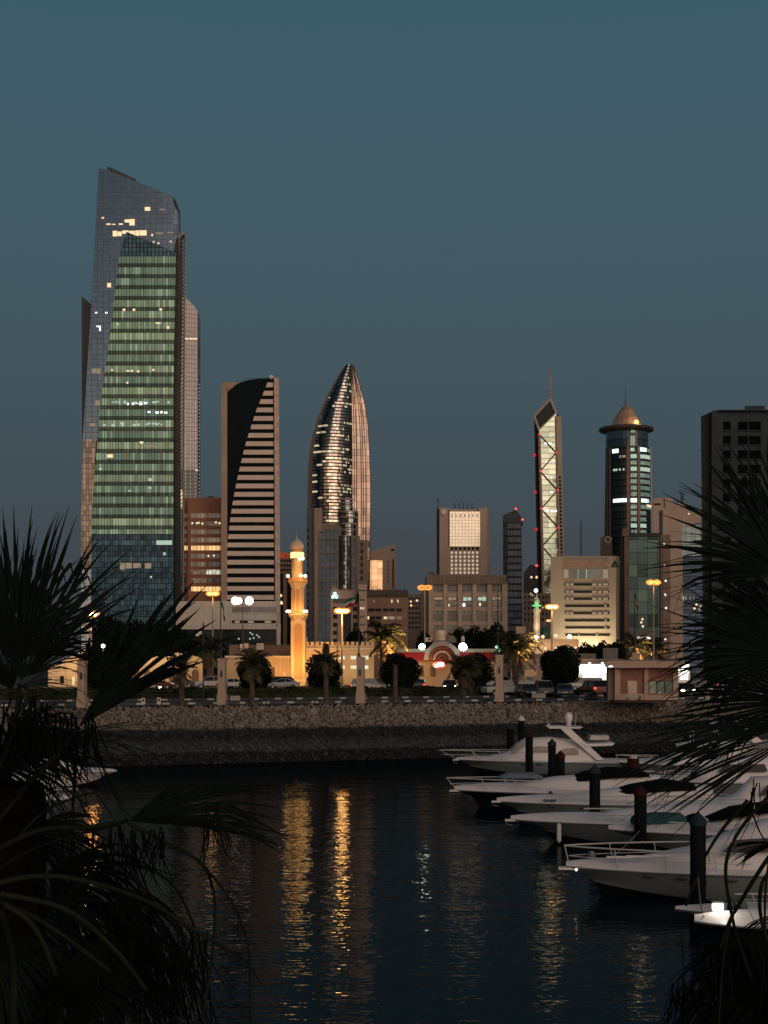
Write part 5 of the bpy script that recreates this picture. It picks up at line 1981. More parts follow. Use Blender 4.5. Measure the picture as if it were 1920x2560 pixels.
# date palms
def date_palm(label, hgt, L_, nf, seed, up=1.0, hang=.5, dry=6):
    r = random.Random(seed)
    t_ = thing('date_palm', label, 'palm tree', (0, 0, 0), 'date palms along the promenade')
    b = MB()
    n = 14
    prof = []
    for i in range(n + 1):
        z = hgt * i / n
        prof.append((.25 - .05 * i / n + (.03 if i % 2 else 0) + (.08 if i > n - 2 else 0), z))
    b.lathe(prof, 0, 0, 9)
    b.build('trunk', BARK, t_)
    for nm, m_, cnt in (('crown', FROND, nf), ('dead_fronds', DRY, dry)):
        b = MB()
        for k in range(cnt):
            a = r.uniform(0, 2 * PI)
            if nm == 'crown':
                el_ = r.uniform(-.15, 1.35) * up
            else:
                el_ = r.uniform(-1.1, -.6)
            l_ = L_ * r.uniform(.8, 1.1)
            dx, dy = math.cos(a), math.sin(a)
            pts = []
            for i in range(9):
                s_ = i / 8
                e = el_ - (hang + .9) * s_ * s_ * (1.0 if el_ > -.5 else .2)
                pts.append(e)
            p = Vector((0, 0, hgt + .05))
            pp_ = [p.copy()]
            for i in range(8):
                e = pts[i]
                p = p + Vector((dx * math.cos(e), dy * math.cos(e), math.sin(e))) * l_ / 8
                pp_.append(p.copy())
            b.tube(pp_, .03, 3, r1=.008)
            side = Vector((-dy, dx, 0))
            for i in range(22):
                s_ = (i + 1.2) / 23
                j = min(7, int(s_ * 8))
                q = pp_[j].lerp(pp_[j + 1], s_ * 8 - j)
                d = (pp_[j + 1] - pp_[j]).normalized()
                up_ = side.cross(d).normalized()
                ll = L_ * .26 * math.sin(PI * min(1, .18 + s_ * .82)) ** .7 + .08
                for sg in (-1, 1):
                    tip = q + (d * .75 + side * sg * .8 + up_ * r.uniform(-.1, .45)) * ll - Vector((0, 0, .10 * ll))
                    w_ = d * .035
                    mid = q.lerp(tip, .5)
                    b.add([q - w_, mid - w_ * 1.1, tip, mid + w_ * 1.1, q + w_], [(0, 1, 2, 3, 4)])
        b.build(nm, m_, t_)
    return t_


p1 = date_palm('young date palm with feathery fronds before the arched hall', 3.3, 1.75, 26, 1)
p2 = date_palm('date palm with an upright bushy crown before the round tree left of the minaret', 3.6, 2.0, 30, 2, 1.05, .5, 7)
p3 = date_palm('date palm with stiff upright fronds and limp dead ones, right of the minaret', 3.9, 1.6, 22, 3, 1.3, .05, 12)
p5 = date_palm('broad drooping date palm before the restaurant', 3.1, 2.35, 44, 4, 1.0, .9, 5)


def put(o, x, D, rz=0, sc_=1.0, lab=None, g=None):
    o.location = (X(x, D), D, G - .05)
    o.rotation_euler = (0, 0, rz)
    o.scale = (sc_,) * 3
    if lab:
        o['label'] = lab
    if g:
        o['group'] = g


put(p1, 454, 135)
put(p2, 630, 139)
put(p3, 815, 142)
put(p5, 1158, 152)
GL = 'tall date palms lit from below'
for src, x, D, sc_, rz, lab, p in ((p2, 957, 214, 1.9, 1.0, 'orange lit tall date palm before the mosque hall right end', 850), (p5, 1288, 208, 1.75, 2.0, 'orange lit tall date palm right of the restaurant with hanging fronds', 900),
                                   (p2, 1588, 262, 1.75, .5, 'dim orange palm behind the kiosk beside the teal block', 420), (p1, 523, 228, 1.7, .4, 'greenish lit palm right behind the flag pillar below the striped tower', 0),
                                   (p2, 1640, 268, 1.6, 2.5, 'dark brownish palm behind the kiosk roof right half', 200)):
    o = dup(src, (X(x, D), D, G - .05), rz, sc_, lab)
    o['group'] = GL
    if p:
        bl = lamp(o, (.4, -2.9, 2.2), (1, .50, .14), p * (46 if x == 957 else 38), .15, 75, (.4, -2.9, 3))  # unseen spot added in front of the palm to brighten its crown
        bl.rotation_euler = (Vector((0, 0, 4.0)) - Vector((.4, -2.9, 2.2))).to_track_quat('-Z', 'Y').to_euler()
o = thing('palm_stump', 'bare palm trunk without crown before the round tree left of the restaurant', 'palm tree', (X(988, 142.5), 142.5, G))
b = MB()
b.lathe([(.2 + (.03 if i % 2 else 0), G - .1 + i * .28) for i in range(13)], X(988, 142.5), 142.5, 9)
b.build('trunk', BARK, o)
b = MB()
r = random.Random(4)
for k in range(14):
    a = k * .45
    b.tube([(X(988, 142.5), 142.5, G + 3.2), (X(988, 142.5) + .3 * math.cos(a), 142.5 + .3 * math.sin(a), G + 3.5 + r.uniform(0, .25))], .05, 4, r1=.02)
b.build('cut_fronds', DRY, o)
# ================================================================== CARS
TYRE = mat('tyre', (.015, .015, .016), .8)
RIM = mat('rim', (.30, .30, .31), .35, .7)
CGL = mat('car_glass', (.012, .014, .016), .08, spec=.6)
HL = glowm('headlight_on', (1, .86, .62), 7)
HLO = mat('headlight_off', (.45, .45, .46), .2, .3)
TL = glowm('taillight_on', (1, .05, .03), 2.6)
TLO = mat('taillight_off', (.14, .008, .008), .3)
PROF = {
    'sedan': (4.55, [(-2.27, .38), (-2.27, .72), (-2.05, .84), (-1.15, .96), (1.55, 1.02), (2.2, .97), (2.27, .7), (2.27, .38)],
              [(-1.2, .95), (-.45, 1.38), (.65, 1.42), (1.62, 1.0)], .33),
    'suv': (4.75, [(-2.37, .45), (-2.37, .95), (-2.15, 1.08), (-1.2, 1.14), (2.3, 1.16), (2.37, .9), (2.37, .45)],
            [(-1.25, 1.13), (-.65, 1.72), (2.0, 1.76), (2.3, 1.15)], .38),
    'wagon': (4.9, [(-2.45, .42), (-2.45, .86), (-2.2, .98), (-1.3, 1.08), (2.3, 1.12), (2.45, .85), (2.45, .42)],
              [(-1.4, 1.07), (-.6, 1.6), (1.7, 1.62), (2.3, 1.1)], .36),
    'pickup': (5.0, [(-2.5, .5), (-2.5, 1.0), (-2.3, 1.1), (-1.2, 1.14), (2.5, 1.14), (2.5, .5)],
               [(-1.25, 1.13), (-.75, 1.72), (.55, 1.75), (.75, 1.14)], .42),
}


def prism_y(b, pts, w0, w1=None, m=0, zt=None):
    """side outline extruded across the width; w1 = half width at the top edge (tumblehome)"""
    w1 = w1 or w0
    zlo, zhi = min(p[1] for p in pts), max(p[1] for p in pts)
    n = len(pts)
    hw = [w0 + (w1 - w0) * (z - zlo) / (zhi - zlo) for _, z in pts]
    vs = [(x, -h_, z) for (x, z), h_ in zip(pts, hw)] + [(x, h_, z) for (x, z), h_ in zip(pts, hw)]
    b.add(vs, [tuple(range(n)), tuple(range(2 * n - 1, n - 1, -1))] + [(i, i + n, (i + 1) % n + n, (i + 1) % n) for i in range(n)], m)


def car(kind_, col, label, x, D, rz=0., head=False, tail=False):
    L_, low, cab, wr_ = PROF[kind_]
    t_ = thing('car', label, 'car', (0, 0, 0), 'cars on the road and in the car park')
    pm = mat('paint_%s' % '_'.join('%02d' % int(c * 99) for c in col), col, .28, .15, var=.04)
    b = MB()
    prism_y(b, low, .88)
    b.build('body', pm, t_, bevel=.07)
    b = MB()
    prism_y(b, cab, .84, .68)
    gl = b.build('cabin_glass', CGL, t_)
    b = MB()
    tx = [p for p in cab if p[1] > cab[0][1] + .2]
    zr = max(p[1] for p in tx)
    b.box(tx[0][0] + .02, tx[-1][0], -.68, .68, zr - .05, zr + .02)
    for q in ((cab[0], cab[1]), (cab[-1], cab[-2]), ((.35, cab[0][1]), (.35, zr))):
        for s_ in (-1, 1):
            b.tube([(q[0][0], s_ * .85, q[0][1]), (q[1][0], s_ * .69, q[1][1])], .05, 4)
    b.build('roof', pm, t_)
    for wx in (-L_ * .31, L_ * .31):
        for s_ in (-1, 1):
            b = MB()
            b.lathe([(wr_ * .6, -.1), (wr_, -.09), (wr_, .09), (wr_ * .6, .1)], 0, 0, 16)
            b.v = [(wx + p, s_ * .83 + r_, wr_ + q) for p, q, r_ in b.v]
            w_ = b.build('wheel', TYRE, t_)
            b = MB()
            b.lathe([(wr_ * .58, -.11), (wr_ * .58, .11)], 0, 0, 12)
            b.v = [(wx + p, s_ * .835 + r_, wr_ + q) for p, q, r_ in b.v]
            b.build('rim', RIM, w_)
    zf = low[1][1] - .1
    for s_ in (-1, 1):
        b = MB()
        b.ball((low[0][0] + .06, s_ * .64, zf), .13 if not head else .19, 8, sy=1.4, sz=.7)
        b.build('headlight', HL if head else HLO, t_)
        b = MB()
        b.box(low[-1][0] - .1, low[-1][0] + .03, s_ * .74 - .13, s_ * .74 + .13, zf - .02, zf + .2)
        b.build('taillight', TL if tail else TLO, t_)
    b = MB()
    b.box(low[0][0] - .02, low[0][0] + .02, -.26, .26, .5, .62)
    b.build('number_plate', mat('plate', (.5, .5, .48), .5), t_)
    t_.location = (X(x, D), D, G)
    t_.rotation_euler = (0, 0, rz)
    return t_


WH, SV, BK, DR, GY = (.42, .40, .38), (.30, .30, .31), (.02, .02, .024), (.09, .012, .012), (.06, .062, .07)
car('sedan', WH, 'white car driving with lit head and tail lights before the arched hall', 354, 189, PI, True, True)
car('sedan', DR, 'dark car with a red tail light behind the white car at the arched hall', 395, 212, PI, False, True)
car('sedan', GY, 'grey car parked before the right end of the arched hall', 450, 222, 0)
car('suv', WH, 'white car parked just left of the flag pillar below the striped tower', 530, 216, 0)
car('sedan', WH, 'white car parked just right of the flag pillar below the striped tower', 580, 216, 0)
car('wagon', BK, 'black wagon parked at the foot of the minaret', 697, 226, 0)
car('sedan', SV, 'silver sedan parked before the black wagon at the minaret', 708, 216, 0)
car('suv', WH, 'white suv driving with lit lights right of the flag pillar with the spread flag', 925, 188, PI, True, True)
car('sedan', BK, 'dark car with glowing tail lights half hidden left of the restaurant', 1046, 210, PI * .5 + PI, False, True)
car('sedan', BK, 'dark car with red and white lights behind the broad palm', 1124, 200, PI * .5, True, False)
car('suv', WH, 'orange lit white suv left of the orange lit palm at the restaurant', 1232, 214, 0)
car('suv', WH, 'orange lit white suv right of the orange lit palm', 1312, 216, 0)
car('pickup', WH, 'white pickup parked right behind the flag pillar by the orange lit palm', 1262, 166, .35)
car('sedan', BK, 'dark car parked in front of the big round tree, left one of the row', 1318, 164, PI / 2 + .2)
car('suv', GY, 'dark grey suv parked in front of the big round tree', 1360, 166, PI / 2)
car('sedan', GY, 'dark sedan parked right under the big round tree', 1412, 164, PI / 2 - .1)
car('suv', DR, 'dark red suv with a bright tail light beside the kiosk', 1483, 168, -PI / 2 + .25, False, True)
car('suv', WH, 'white suv before the blazing shop sign', 1462, 196, .1)
car('sedan', BK, 'dark car with lit lights just right of the kiosk', 1712, 172, PI / 2, True, True)
car('suv', GY, 'grey suv parked far right past the kiosk', 1745, 190, 0, False, True)

# ================================================================== PEOPLE strolling by the far right pillar (tiny)


def person(x, D, rz, label, top, trousers):
    t_ = thing('person', label, 'person', (X(x, D), D, G), 'people strolling right of the kiosk')
    me = bpy.data.meshes.new('body')
    V = [(0, 0, .95), (0, 0, 1.2), (0, 0, 1.42), (0, 0, 1.52), (0, 0, 1.64), (-.19, 0, 1.4), (-.25, .03, 1.12), (-.24, -.08, .88), (.19, 0, 1.4), (.25, .03, 1.12), (.24, -.08, .88),
         (-.1, 0, .9), (-.11, -.05, .5), (-.11, .1, .08), (-.11, -.06, .03), (.1, 0, .9), (.11, -.02, .5), (.12, -.12, .08), (.12, -.28, .03)]
    E = [(0, 1), (1, 2), (2, 3), (3, 4), (2, 5), (5, 6), (6, 7), (2, 8), (8, 9), (9, 10), (0, 11), (11, 12), (12, 13), (13, 14), (0, 15), (15, 16), (16, 17), (17, 18)]
    R = [.15, .14, .15, .06, .1, .07, .05, .035, .07, .05, .035, .1, .065, .045, .03, .1, .065, .045, .03]
    me.from_pydata(V, E, [])
    o = bpy.data.objects.new('body', me)
    COL.objects.link(o)
    o.parent = t_
    md = o.modifiers.new('skin', 'SKIN')
    for i, sv in enumerate(me.skin_vertices[0].data):
        sv.radius = (R[i], R[i] * .8)
        sv.use_root = i == 0
    o.modifiers.new('sub', 'SUBSURF').levels = 1
    me.materials.append(mat('cloth_%d' % int(top[0] * 100), top, .85))
    t_.rotation_euler = (0, 0, rz)
    return t_


for x, D, rz, lab, c in ((1806, 158, .4, 'person in pale clothes walking right of the short pinkish pillar', (.3, .28, .26)), (1822, 160, 2.6, 'person in white clothes behind the right fan palm tips', (.5, .48, .45)),
                         (1847, 157, 1.0, 'person in dark clothes strolling at the far right of the promenade', (.05, .05, .06))):
    person(x, D, rz, lab, c, c)

# ================================================================== MARINA PILES
PILE = mat('pile_steel', (.007, .008, .010), .8, spec=.06, var=.35, scale=2.5, bump=.02)
CAPT = mat('cap_teal', (.018, .032, .036), .7, spec=.1, var=.15)
CAPR = mat('cap_red', (.04, .009, .008), .7, spec=.1, var=.2)
CAPW = mat('cap_white', (.55, .5, .44), .5)
for x, yt, D, cap, lab in ((1276, 1808, 122, CAPT, 'dark mooring pile with a flat teal cap at the bow of the far yacht'), (1303, 1788, 127, CAPW, 'white capped mooring pile behind the far yacht, against the stones'),
                           (1323, 1826, 110, CAPR, 'red capped mooring pile in front of the far yacht cabin'), (1380, 1847, 104, CAPT, 'teal capped mooring pile just behind the red capped one'),
                           (1401, 1876, 94, CAPR, 'red capped mooring pile between the two farther boats'), (1487, 1911, 76, CAPT, 'tall teal capped mooring pile before the boat with a registration number'),
                           (1601, 1963, 67, CAPR, 'dull red capped mooring pile beside the teal bundle'), (1745, 2030, 52.5, CAPT, 'nearest and thickest mooring pile with a teal cap'),
                           (1718, 1826, 122, CAPT, 'dark mooring pile before the stones, behind the right fan palm')):
    xx = X(x, D)
    t_ = thing('mooring_pile', lab, 'mooring pile', (xx, D, 0), 'mooring piles of the marina')
    zt_ = Z(yt, D)
    b = MB()
    b.lathe([(.275, -1), (.275, zt_ - .42)], xx, D, 18)
    b.lathe([(.30, .9), (.30, 1.05)], xx, D, 18)
    b.build('shaft', PILE, t_)
    b = MB()
    b.lathe([(.30, zt_ - .45), (.30, zt_ - .28), (.26, zt_ - .24), (.03, zt_)], xx, D, 18)
    b.build('cap', cap, t_)

# ================================================================== BOATS
GEL = mat('gelcoat', (.70, .645, .64), .35, var=.05, scale=1.5)
GEL_SHADE = mat('gelcoat_hull_shade', (.15, .175, .18), .4, spec=.3, var=.06, scale=.8)  # white gelcoat darkened: shade of the flared sides put into the colour
NAVY = mat('hull_dark', (.006, .007, .009), .3, spec=.15)
ANTI = mat('boot_stripe', (.006, .007, .008), .7, spec=.1)
CANV = mat('dark_canvas', (.006, .006, .007), .85, spec=.05)
TEAL = mat('teal_cover', (.03, .08, .09), .85, spec=.1)
BLUEC = mat('blue_cover', (.12, .17, .22), .8)
CHROME = mat('chrome', (.55, .53, .5), .4, .2)


def hull(t_, L_, B, fb0, fb1, hm, crown=.36, rake=1.5):
    n = 22
    rows = []
    for i in range(n + 1):
        q = i / n
        x = q * L_
        hb = max(.03, B / 2 * math.sin(PI / 2 * min(1, q / .55)) ** .75)
        zs = fb0 + (fb1 - fb0) * q
        sh = rake * (1 - q) ** 2.5
        hc = hb * (.62 + .25 * min(1, q / .6))
        zc = .10 + .55 * max(0, 1 - q / .5) ** 1.6
        rows.append([(x + sh * 1.0, 0, -.35 + .25 * (1 - q) ** 4), (x + sh * .75, hc * .93, zc - .12), (x + sh * .70, hc, zc), (x + sh * .35, (hb + hc) / 2 * 1.0, (zs + zc) / 2), (x, hb, zs)])
    vs, fs, ms_ = [], [], []
    k = 5
    for s_ in (-1, 1):
        o = len(vs)
        vs += [(p[0], s_ * p[1], p[2]) for r in rows for p in r]
        for i in range(n):
            for j in range(k - 1):
                f = (o + i * k + j, o + (i + 1) * k + j, o + (i + 1) * k + j + 1, o + i * k + j + 1)
                fs.append(f if s_ < 0 else f[::-1])
                ms_.append(1 if j < 1 else 0)
    e = n * k
    fs.append(tuple(e + j for j in range(k)) + tuple(len(vs) // 2 + e + j for j in range(k - 1, -1, -1)))
    ms_.append(0)
    b = MB()
    b.v, b.f, b.m = vs, fs, ms_
    b.build('hull', [hm, ANTI], t_, True)
    b = MB()                                        # deck: cambered, with a low toe rail
    k = 7
    for i in range(n + 1):
        q = i / n
        x, hb, zs = rows[i][4]
        c = crown * math.sin(PI * min(1, q * 1.3 + .08)) ** .6 if q < .75 else crown * .8
        for j in range(k):
            u = -1 + 2 * j / (k - 1)
            b.v.append((x, u * hb * 1.0, zs + .03 + c * (1 - abs(u) ** 1.8)))
    b.f = [(i * k + j, (i + 1) * k + j, (i + 1) * k + j + 1, i * k + j + 1) for i in range(n) for j in range(k - 1)]
    b.m = [0] * len(b.f)
    b.build('deck', GEL, t_, True)
    b = MB()
    for s_ in (-1, 1):
        b.tube([(r[4][0], s_ * (r[4][1] + .015), r[4][2]) for r in rows], .035, 5)
    b.build('rub_rail', mat('rail_grey', (.12, .12, .125), .5), t_)
    return rows


def blob(t_, name, st, m, n=9, smooth=True):
    """superstructure lofted from stations (x, z0, half width, height)"""
    b = MB()
    for x, z0, hw, h_ in st:
        for j in range(n):
            u = -1 + 2 * j / (n - 1)
            a = abs(u)
            yy = u * hw if a < 1 else u * hw
            zz2 = z0 + h_ * (1 - a ** 3.2)
            b.v.append((x, yy * (1 - .12 * (1 - a)), zz2))
    b.f = [(i * n + j, (i + 1) * n + j, (i + 1) * n + j + 1, i * n + j + 1) for i in range(len(st) - 1) for j in range(n - 1)]
    b.f += [tuple(range(n)), tuple((len(st) - 1) * n + j for j in range(n - 1, -1, -1))]
    b.m = [0] * len(b.f)
    return b.build(name, m, t_, smooth)


def rail(t_, rows, q0, q1, hgt=.62, name='bow_rail', ahead=.5, lean=.0):
    b = MB()
    for s_ in (-1, 1):
        if q0 > 0:
            b = MB()
        top = []
        for i, r in enumerate(rows):
            q = i / (len(rows) - 1)
            if q < q0 or q > q1:
                continue
            p = r[4]
            fwd = ahead * (1 - (q - q0) / (q1 - q0)) ** 2
            tp = (p[0] - fwd, s_ * p[1] * .93, p[2] + hgt)
            top.append(tp)
            if i % 3 == 0:
                b.tube([(p[0] + .12, s_ * p[1] * .93, p[2] + .03), tp], .022, 4)
        b.tube(top, .03, 5)
        b.tube([(x + .15, y, z - hgt * .48) for x, y, z in top], .016, 4)
        if q0 > 0:
            b.build(name, CHROME, t_)
    if q0 > 0:
        return
    a = rows[0][4]
    b.tube([(a[0] - ahead, -.12, a[2] + hgt), (a[0] - ahead, .12, a[2] + hgt)], .03, 5)
    b.build(name, CHROME, t_)


def ports(t_, rows, qs, name='porthole'):
    for q in qs:
        i = int(q * (len(rows) - 1))
        a, c = rows[i][3], rows[i][4]
        for s_ in (-1, 1):
            b = MB()
            px, py, pz = a[0] * .35 + c[0] * .65, s_ * (a[1] * .35 + c[1] * .65), a[2] * .35 + c[2] * .65
            b.ball((px, py, pz), .24, 10, sx=1, sy=.14, sz=.36)
            b.build(name, BLACK, t_)


def boat(label, x, y, D, L_, B, fb0, fb1, hm=GEL_SHADE, rz=0., crown=.36, rake=1.5):
    z = Z(y, D)
    t_ = thing('motor_yacht', label, 'boat', (0, 0, 0), 'motor boats moored in the marina')
    rows = hull(t_, L_, B, z if fb0 is None else fb0, fb1, hm, crown, rake)
    return t_, rows


def place(t_, x, D, rz=0.):
    t_.location = (X(x, D), D, 0)
    t_.rotation_euler = (0, 0, rz)


def plank(t_, z, m=GEL):
    b = MB()
    b.box(-.28, .5, -.2, .2, z - .03, z + .05)
    b.build('bow_pulpit', m, t_)
    b = MB()
    b.tube([(-.26, -.05, z - .05), (-.2, 0, z - .2), (.1, 0, z - .25)], .045, 5)
    b.tube([(-.1, -.18, z - .2), (-.23, 0, z - .23), (-.1, .18, z - .2)], .035, 5)
    b.build('anchor', STEEL, t_)


# far flybridge yacht
t_, rw = boat('farthest white yacht with a swept radar arch and dome, in front of the stones', 1141, 1899, 118, 12.6, 3.9, 1.02, .85)
rail(t_, rw, 0, .42, .75, ahead=1.3)
plank(t_, 1.0)
ports(t_, rw, (.18, .42, .52))
blob(t_, 'cabin', [(1.4, .98, .3, .05), (2.8, .98, 1.0, .42), (3.9, .98, 1.3, .62), (4.6, .98, 1.4, 1.25), (5.4, .98, 1.45, 1.72), (7.2, .98, 1.5, 1.85), (9.4, .95, 1.5, 1.62), (10.2, .95, 1.5, 1.2), (10.6, .95, 1.45, .5)], GEL)
blob(t_, 'windscreen', [(4.2, 1.5, 1.1, .45), (4.7, 1.75, 1.22, .62), (5.2, 2.1, 1.2, .55), (5.35, 2.3, 1.1, .42)], mat('cream_cover', (.50, .45, .40), .8))
for x0, x1, z0, z1 in ((5.6, 7.6, 1.75, 2.15), (7.9, 9.4, 1.55, 2.0)):
    for s_ in (-1, 1):
        b = MB()
        prism_y(b, [(x0, z0), (x0 + .35, z1), (x1 - .2, z1), (x1, z0)], .03)
        b.v = [(p, q + s_ * 1.46, r_) for p, q, r_ in b.v]
        b.build('side_window', mat('tint_cover', (.36, .31, .27), .6), t_)
for s_ in (-1, 1):
    b = MB()
    prism_y(b, [(10.7, 1.1), (7.9, 3.55), (8.6, 3.6), (11.3, 1.1)], .09)
    b.v[-8:] = [(p, q + s_ * 1.35, r_) for p, q, r_ in b.v[-8:]]
    b.build('radar_arch_leg', GEL, t_)
b = MB()
prism_y(b, [(6.9, 3.66), (7.1, 3.5), (9.4, 3.5), (9.7, 3.62)], 1.5)
b.build('arch_top', GEL, t_, bevel=.04)
b = MB()
b.lathe([(.2, 3.62), (.2, 3.95), (.3, 4.1), (.32, 4.3), (.28, 4.52), (.15, 4.66), (.02, 4.7)], 8.7, .3, 14)
b.build('radar_dome', GEL, t_, True)
b = MB()
b.tube([(9.15, -.3, 3.6), (9.2, -.3, 4.75)], .025, 4)
b.tube([(7.2, .5, 3.6), (7.15, .5, 3.85)], .06, 5)
b.build('aerial', CHROME, t_)
b = MB()
prism_y(b, [(9.6, 2.35), (9.9, 2.12), (11.9, 2.2), (12.1, 2.42)], 1.5)
b.build('aft_hardtop', GEL, t_, bevel=.04)
b = MB()
prism_y(b, [(10.2, 2.6), (10.3, 2.95), (11.7, 2.95), (11.7, 2.6)], .9)
b.build('flybridge_seat', mat('seat_white', (.55, .52, .48), .7), t_, bevel=.05)
place(t_, 1141, 118, -.04)

# second boat, dark hull
t_, rw = boat('white decked yacht with a black hull and black screen covers, second from the stones', 1136, 1975, 90, 13.0, 4.0, 1.02, .9, NAVY, crown=.5)
rail(t_, rw, 0, .40, .72, ahead=.45)
plank(t_, .98)
blob(t_, 'cabin', [(2.2, 1.0, .4, .06), (4.0, 1.0, 1.2, .5), (6.0, 1.0, 1.5, .85), (8.0, 1.0, 1.55, 1.0), (10.5, 1.0, 1.55, 1.15), (12.2, 1.0, 1.5, .9)], GEL)
blob(t_, 'screen_cover', [(6.6, 1.55, .9, .18), (7.6, 1.65, 1.15, .5), (9.0, 1.8, 1.2, .62), (10.8, 1.9, 1.15, .45), (11.4, 1.9, .9, .15)], CANV)
blob(t_, 'blue_tender', [(2.6, 1.75, .35, .12), (3.1, 1.75, .5, .32), (4.6, 1.75, .5, .34), (5.2, 1.75, .35, .12)], BLUEC)
b = MB()
for x0 in (3.0, 4.8):
    for s_ in (-.4, .4):
        b.tube([(x0, s_, 1.3), (x0, s_, 1.78)], .03, 4)
b.build('tender_cradle', CHROME, t_)
place(t_, 1136, 90, -.03)

# third boat with registration
t_, rw = boat('white yacht with the black registration OP1897 on its bow and two oval portholes', 1242, 2003, 82.5, 12.4, 3.8, 1.03, .95, crown=.42)
rail(t_, rw, .22, .62, .5, ahead=.1)
plank(t_, 1.02)
ports(t_, rw, (.26, .38, .55))
blob(t_, 'cabin', [(2.4, 1.05, .3, .05), (4.2, 1.05, 1.1, .45), (6.5, 1.05, 1.4, .75), (9.0, 1.05, 1.5, 1.0), (11.5, 1.05, 1.5, .9)], GEL)
blob(t_, 'screen_cover', [(6.0, 1.5, .8, .12), (7.2, 1.55, 1.1, .45), (9.0, 1.7, 1.2, .6), (10.6, 1.75, 1.1, .3)], CANV)
b = MB()
b.lathe([(.1, 1.3), (.13, 1.5), (.05, 1.62)], 2.9, -.15, 8)
b.build('windlass', BLACK, t_)
i = 5
p = rw[i][4]
tx_ = text('OP1897', t_, 'registration_number', BLACK, (p[0] - .05, -p[1] * .90 - .02, p[2] + .17), .21, math.radians(42), math.radians(-11))
place(t_, 1242, 82.5, -.03)

# fourth boat
t_, rw = boat('white boat, its sides toned as shade, with a fender hanging at its bow', 1277, 2049, 73, 11.5, 3.6, 1.03, .92, crown=.40, rake=2.2)
plank(t_, 1.0)
rail(t_, rw, .3, .62, .45, ahead=.1)
ports(t_, rw, (.5,))
b = MB()
p = rw[4]
b.lathe([(.03, p[4][2] - .95), (.11, p[4][2] - .85), (.11, p[4][2] - .1), (.03, p[4][2] - .02)], p[4][0] + .15, -p[4][1] - .06, 10)
b.build('fender', mat('fender_white', (.6, .55, .5), .5), t_)
blob(t_, 'cabin', [(3.0, 1.05, .4, .05), (5.0, 1.05, 1.1, .5), (8.0, 1.05, 1.4, .8), (11, 1.05, 1.4, .8)], GEL)
place(t_, 1277, 73, -.06)

# fifth boat
t_, rw = boat('white boat carrying a rolled teal cover on its foredeck', 1521, 2074, 68, 11.5, 3.7, 1.10, .95, crown=.40, rake=2.2)
rail(t_, rw, .2, .7, .5, ahead=.1)
ports(t_, rw, (.36, .52))
blob(t_, 'teal_bundle', [(1.0, 1.4, .3, .25), (1.2, 1.38, .45, .45), (2.2, 1.4, .48, .5), (3.2, 1.45, .45, .42), (3.5, 1.45, .25, .2)], TEAL)
blob(t_, 'black_bundle', [(3.45, 1.45, .25, .3), (3.8, 1.45, .35, .42), (4.0, 1.45, .2, .2)], CANV)
blob(t_, 'cabin', [(3.0, 1.1, .4, .1), (5.0, 1.1, 1.2, .55), (7.5, 1.1, 1.45, 1.2), (10.8, 1.1, 1.45, 1.2)], GEL)
blob(t_, 'screen_cover', [(4.4, 1.6, .9, .12), (5.4, 1.75, 1.1, .42), (7.0, 2.0, 1.15, .4), (7.8, 2.2, 1.0, .15)], CANV)
place(t_, 1521, 68, -.05)

# sixth boat, the large near one
t_, rw = boat('nearest large white cruiser with chrome bow rails and three oval portholes', 1415, 2168, 56, 12.5, 4.0, 1.06, .98, crown=.42, rake=1.35)
rail(t_, rw, 0, .5, .78, ahead=.05)
plank(t_, 1.0)
ports(t_, rw, (.26, .36, .46, .60))
blob(t_, 'cabin', [(1.6, 1.1, .3, .08), (3.0, 1.1, .9, .42), (4.6, 1.1, 1.35, .75), (5.6, 1.1, 1.5, 1.15), (7.2, 1.1, 1.55, 1.75), (9.5, 1.1, 1.6, 1.9), (12, 1.1, 1.6, 1.7)], GEL)
for x0, x1, z0, z1 in ((5.4, 7.4, 1.75, 2.25), (7.6, 9.6, 2.05, 2.6)):
    for s_ in (-1, 1):
        b = MB()
        prism_y(b, [(x0, z0), (x0 + .5, z1), (x1, z1 + .1), (x1, z0 + .1)], .03)
        b.v = [(p, q + s_ * 1.50, r_) for p, q, r_ in b.v]
        b.build('side_window', BLACK, t_)
b = MB()
b.tube([(5.1, -1.2, 1.2), (5.0, -1.25, 1.95)], .02, 4)
b.tube([(7.0, .6, 2.8), (6.9, .6, 4.4)], .02, 4)
b.build('aerial', CHROME, t_)
for x0, s_ in ((1.4, .26), (2.1, .3), (2.8, .3)):
    b = MB()
    b.box(x0, x0 + .95, -s_ - .95 + .3, -s_ - .85 + .3, 1.44 + x0 * .05, 1.50 + x0 * .05)
    b.build('boarding_step', GEL, t_)
b = MB()
b.lathe([(.14, 1.3), (.16, 1.5), (.1, 1.62)], .95, .1, 10)
b.build('windlass', STEEL, t_)
b = MB()
b.ball((4.9, -.55, 1.98), .055, 8)
b.build('deck_light', glowm('deck_lamp', (1, .8, .5), 4), t_)
b = MB()
b.ball((.35, -.36, 1.0), .05, 6)
b.build('deck_light', glowm('deck_lamp', (1, .8, .5), 4), t_)
for i in (9, 12):
    p = rw[i][4]
    b = MB()
    b.box(p[0] - .15, p[0] + .15, -p[1] * .9 - .03, -p[1] * .9 + .03, p[2] + .08, p[2] + .12)
    b.build('cleat', CHROME, t_)
place(t_, 1415, 56, -.05)

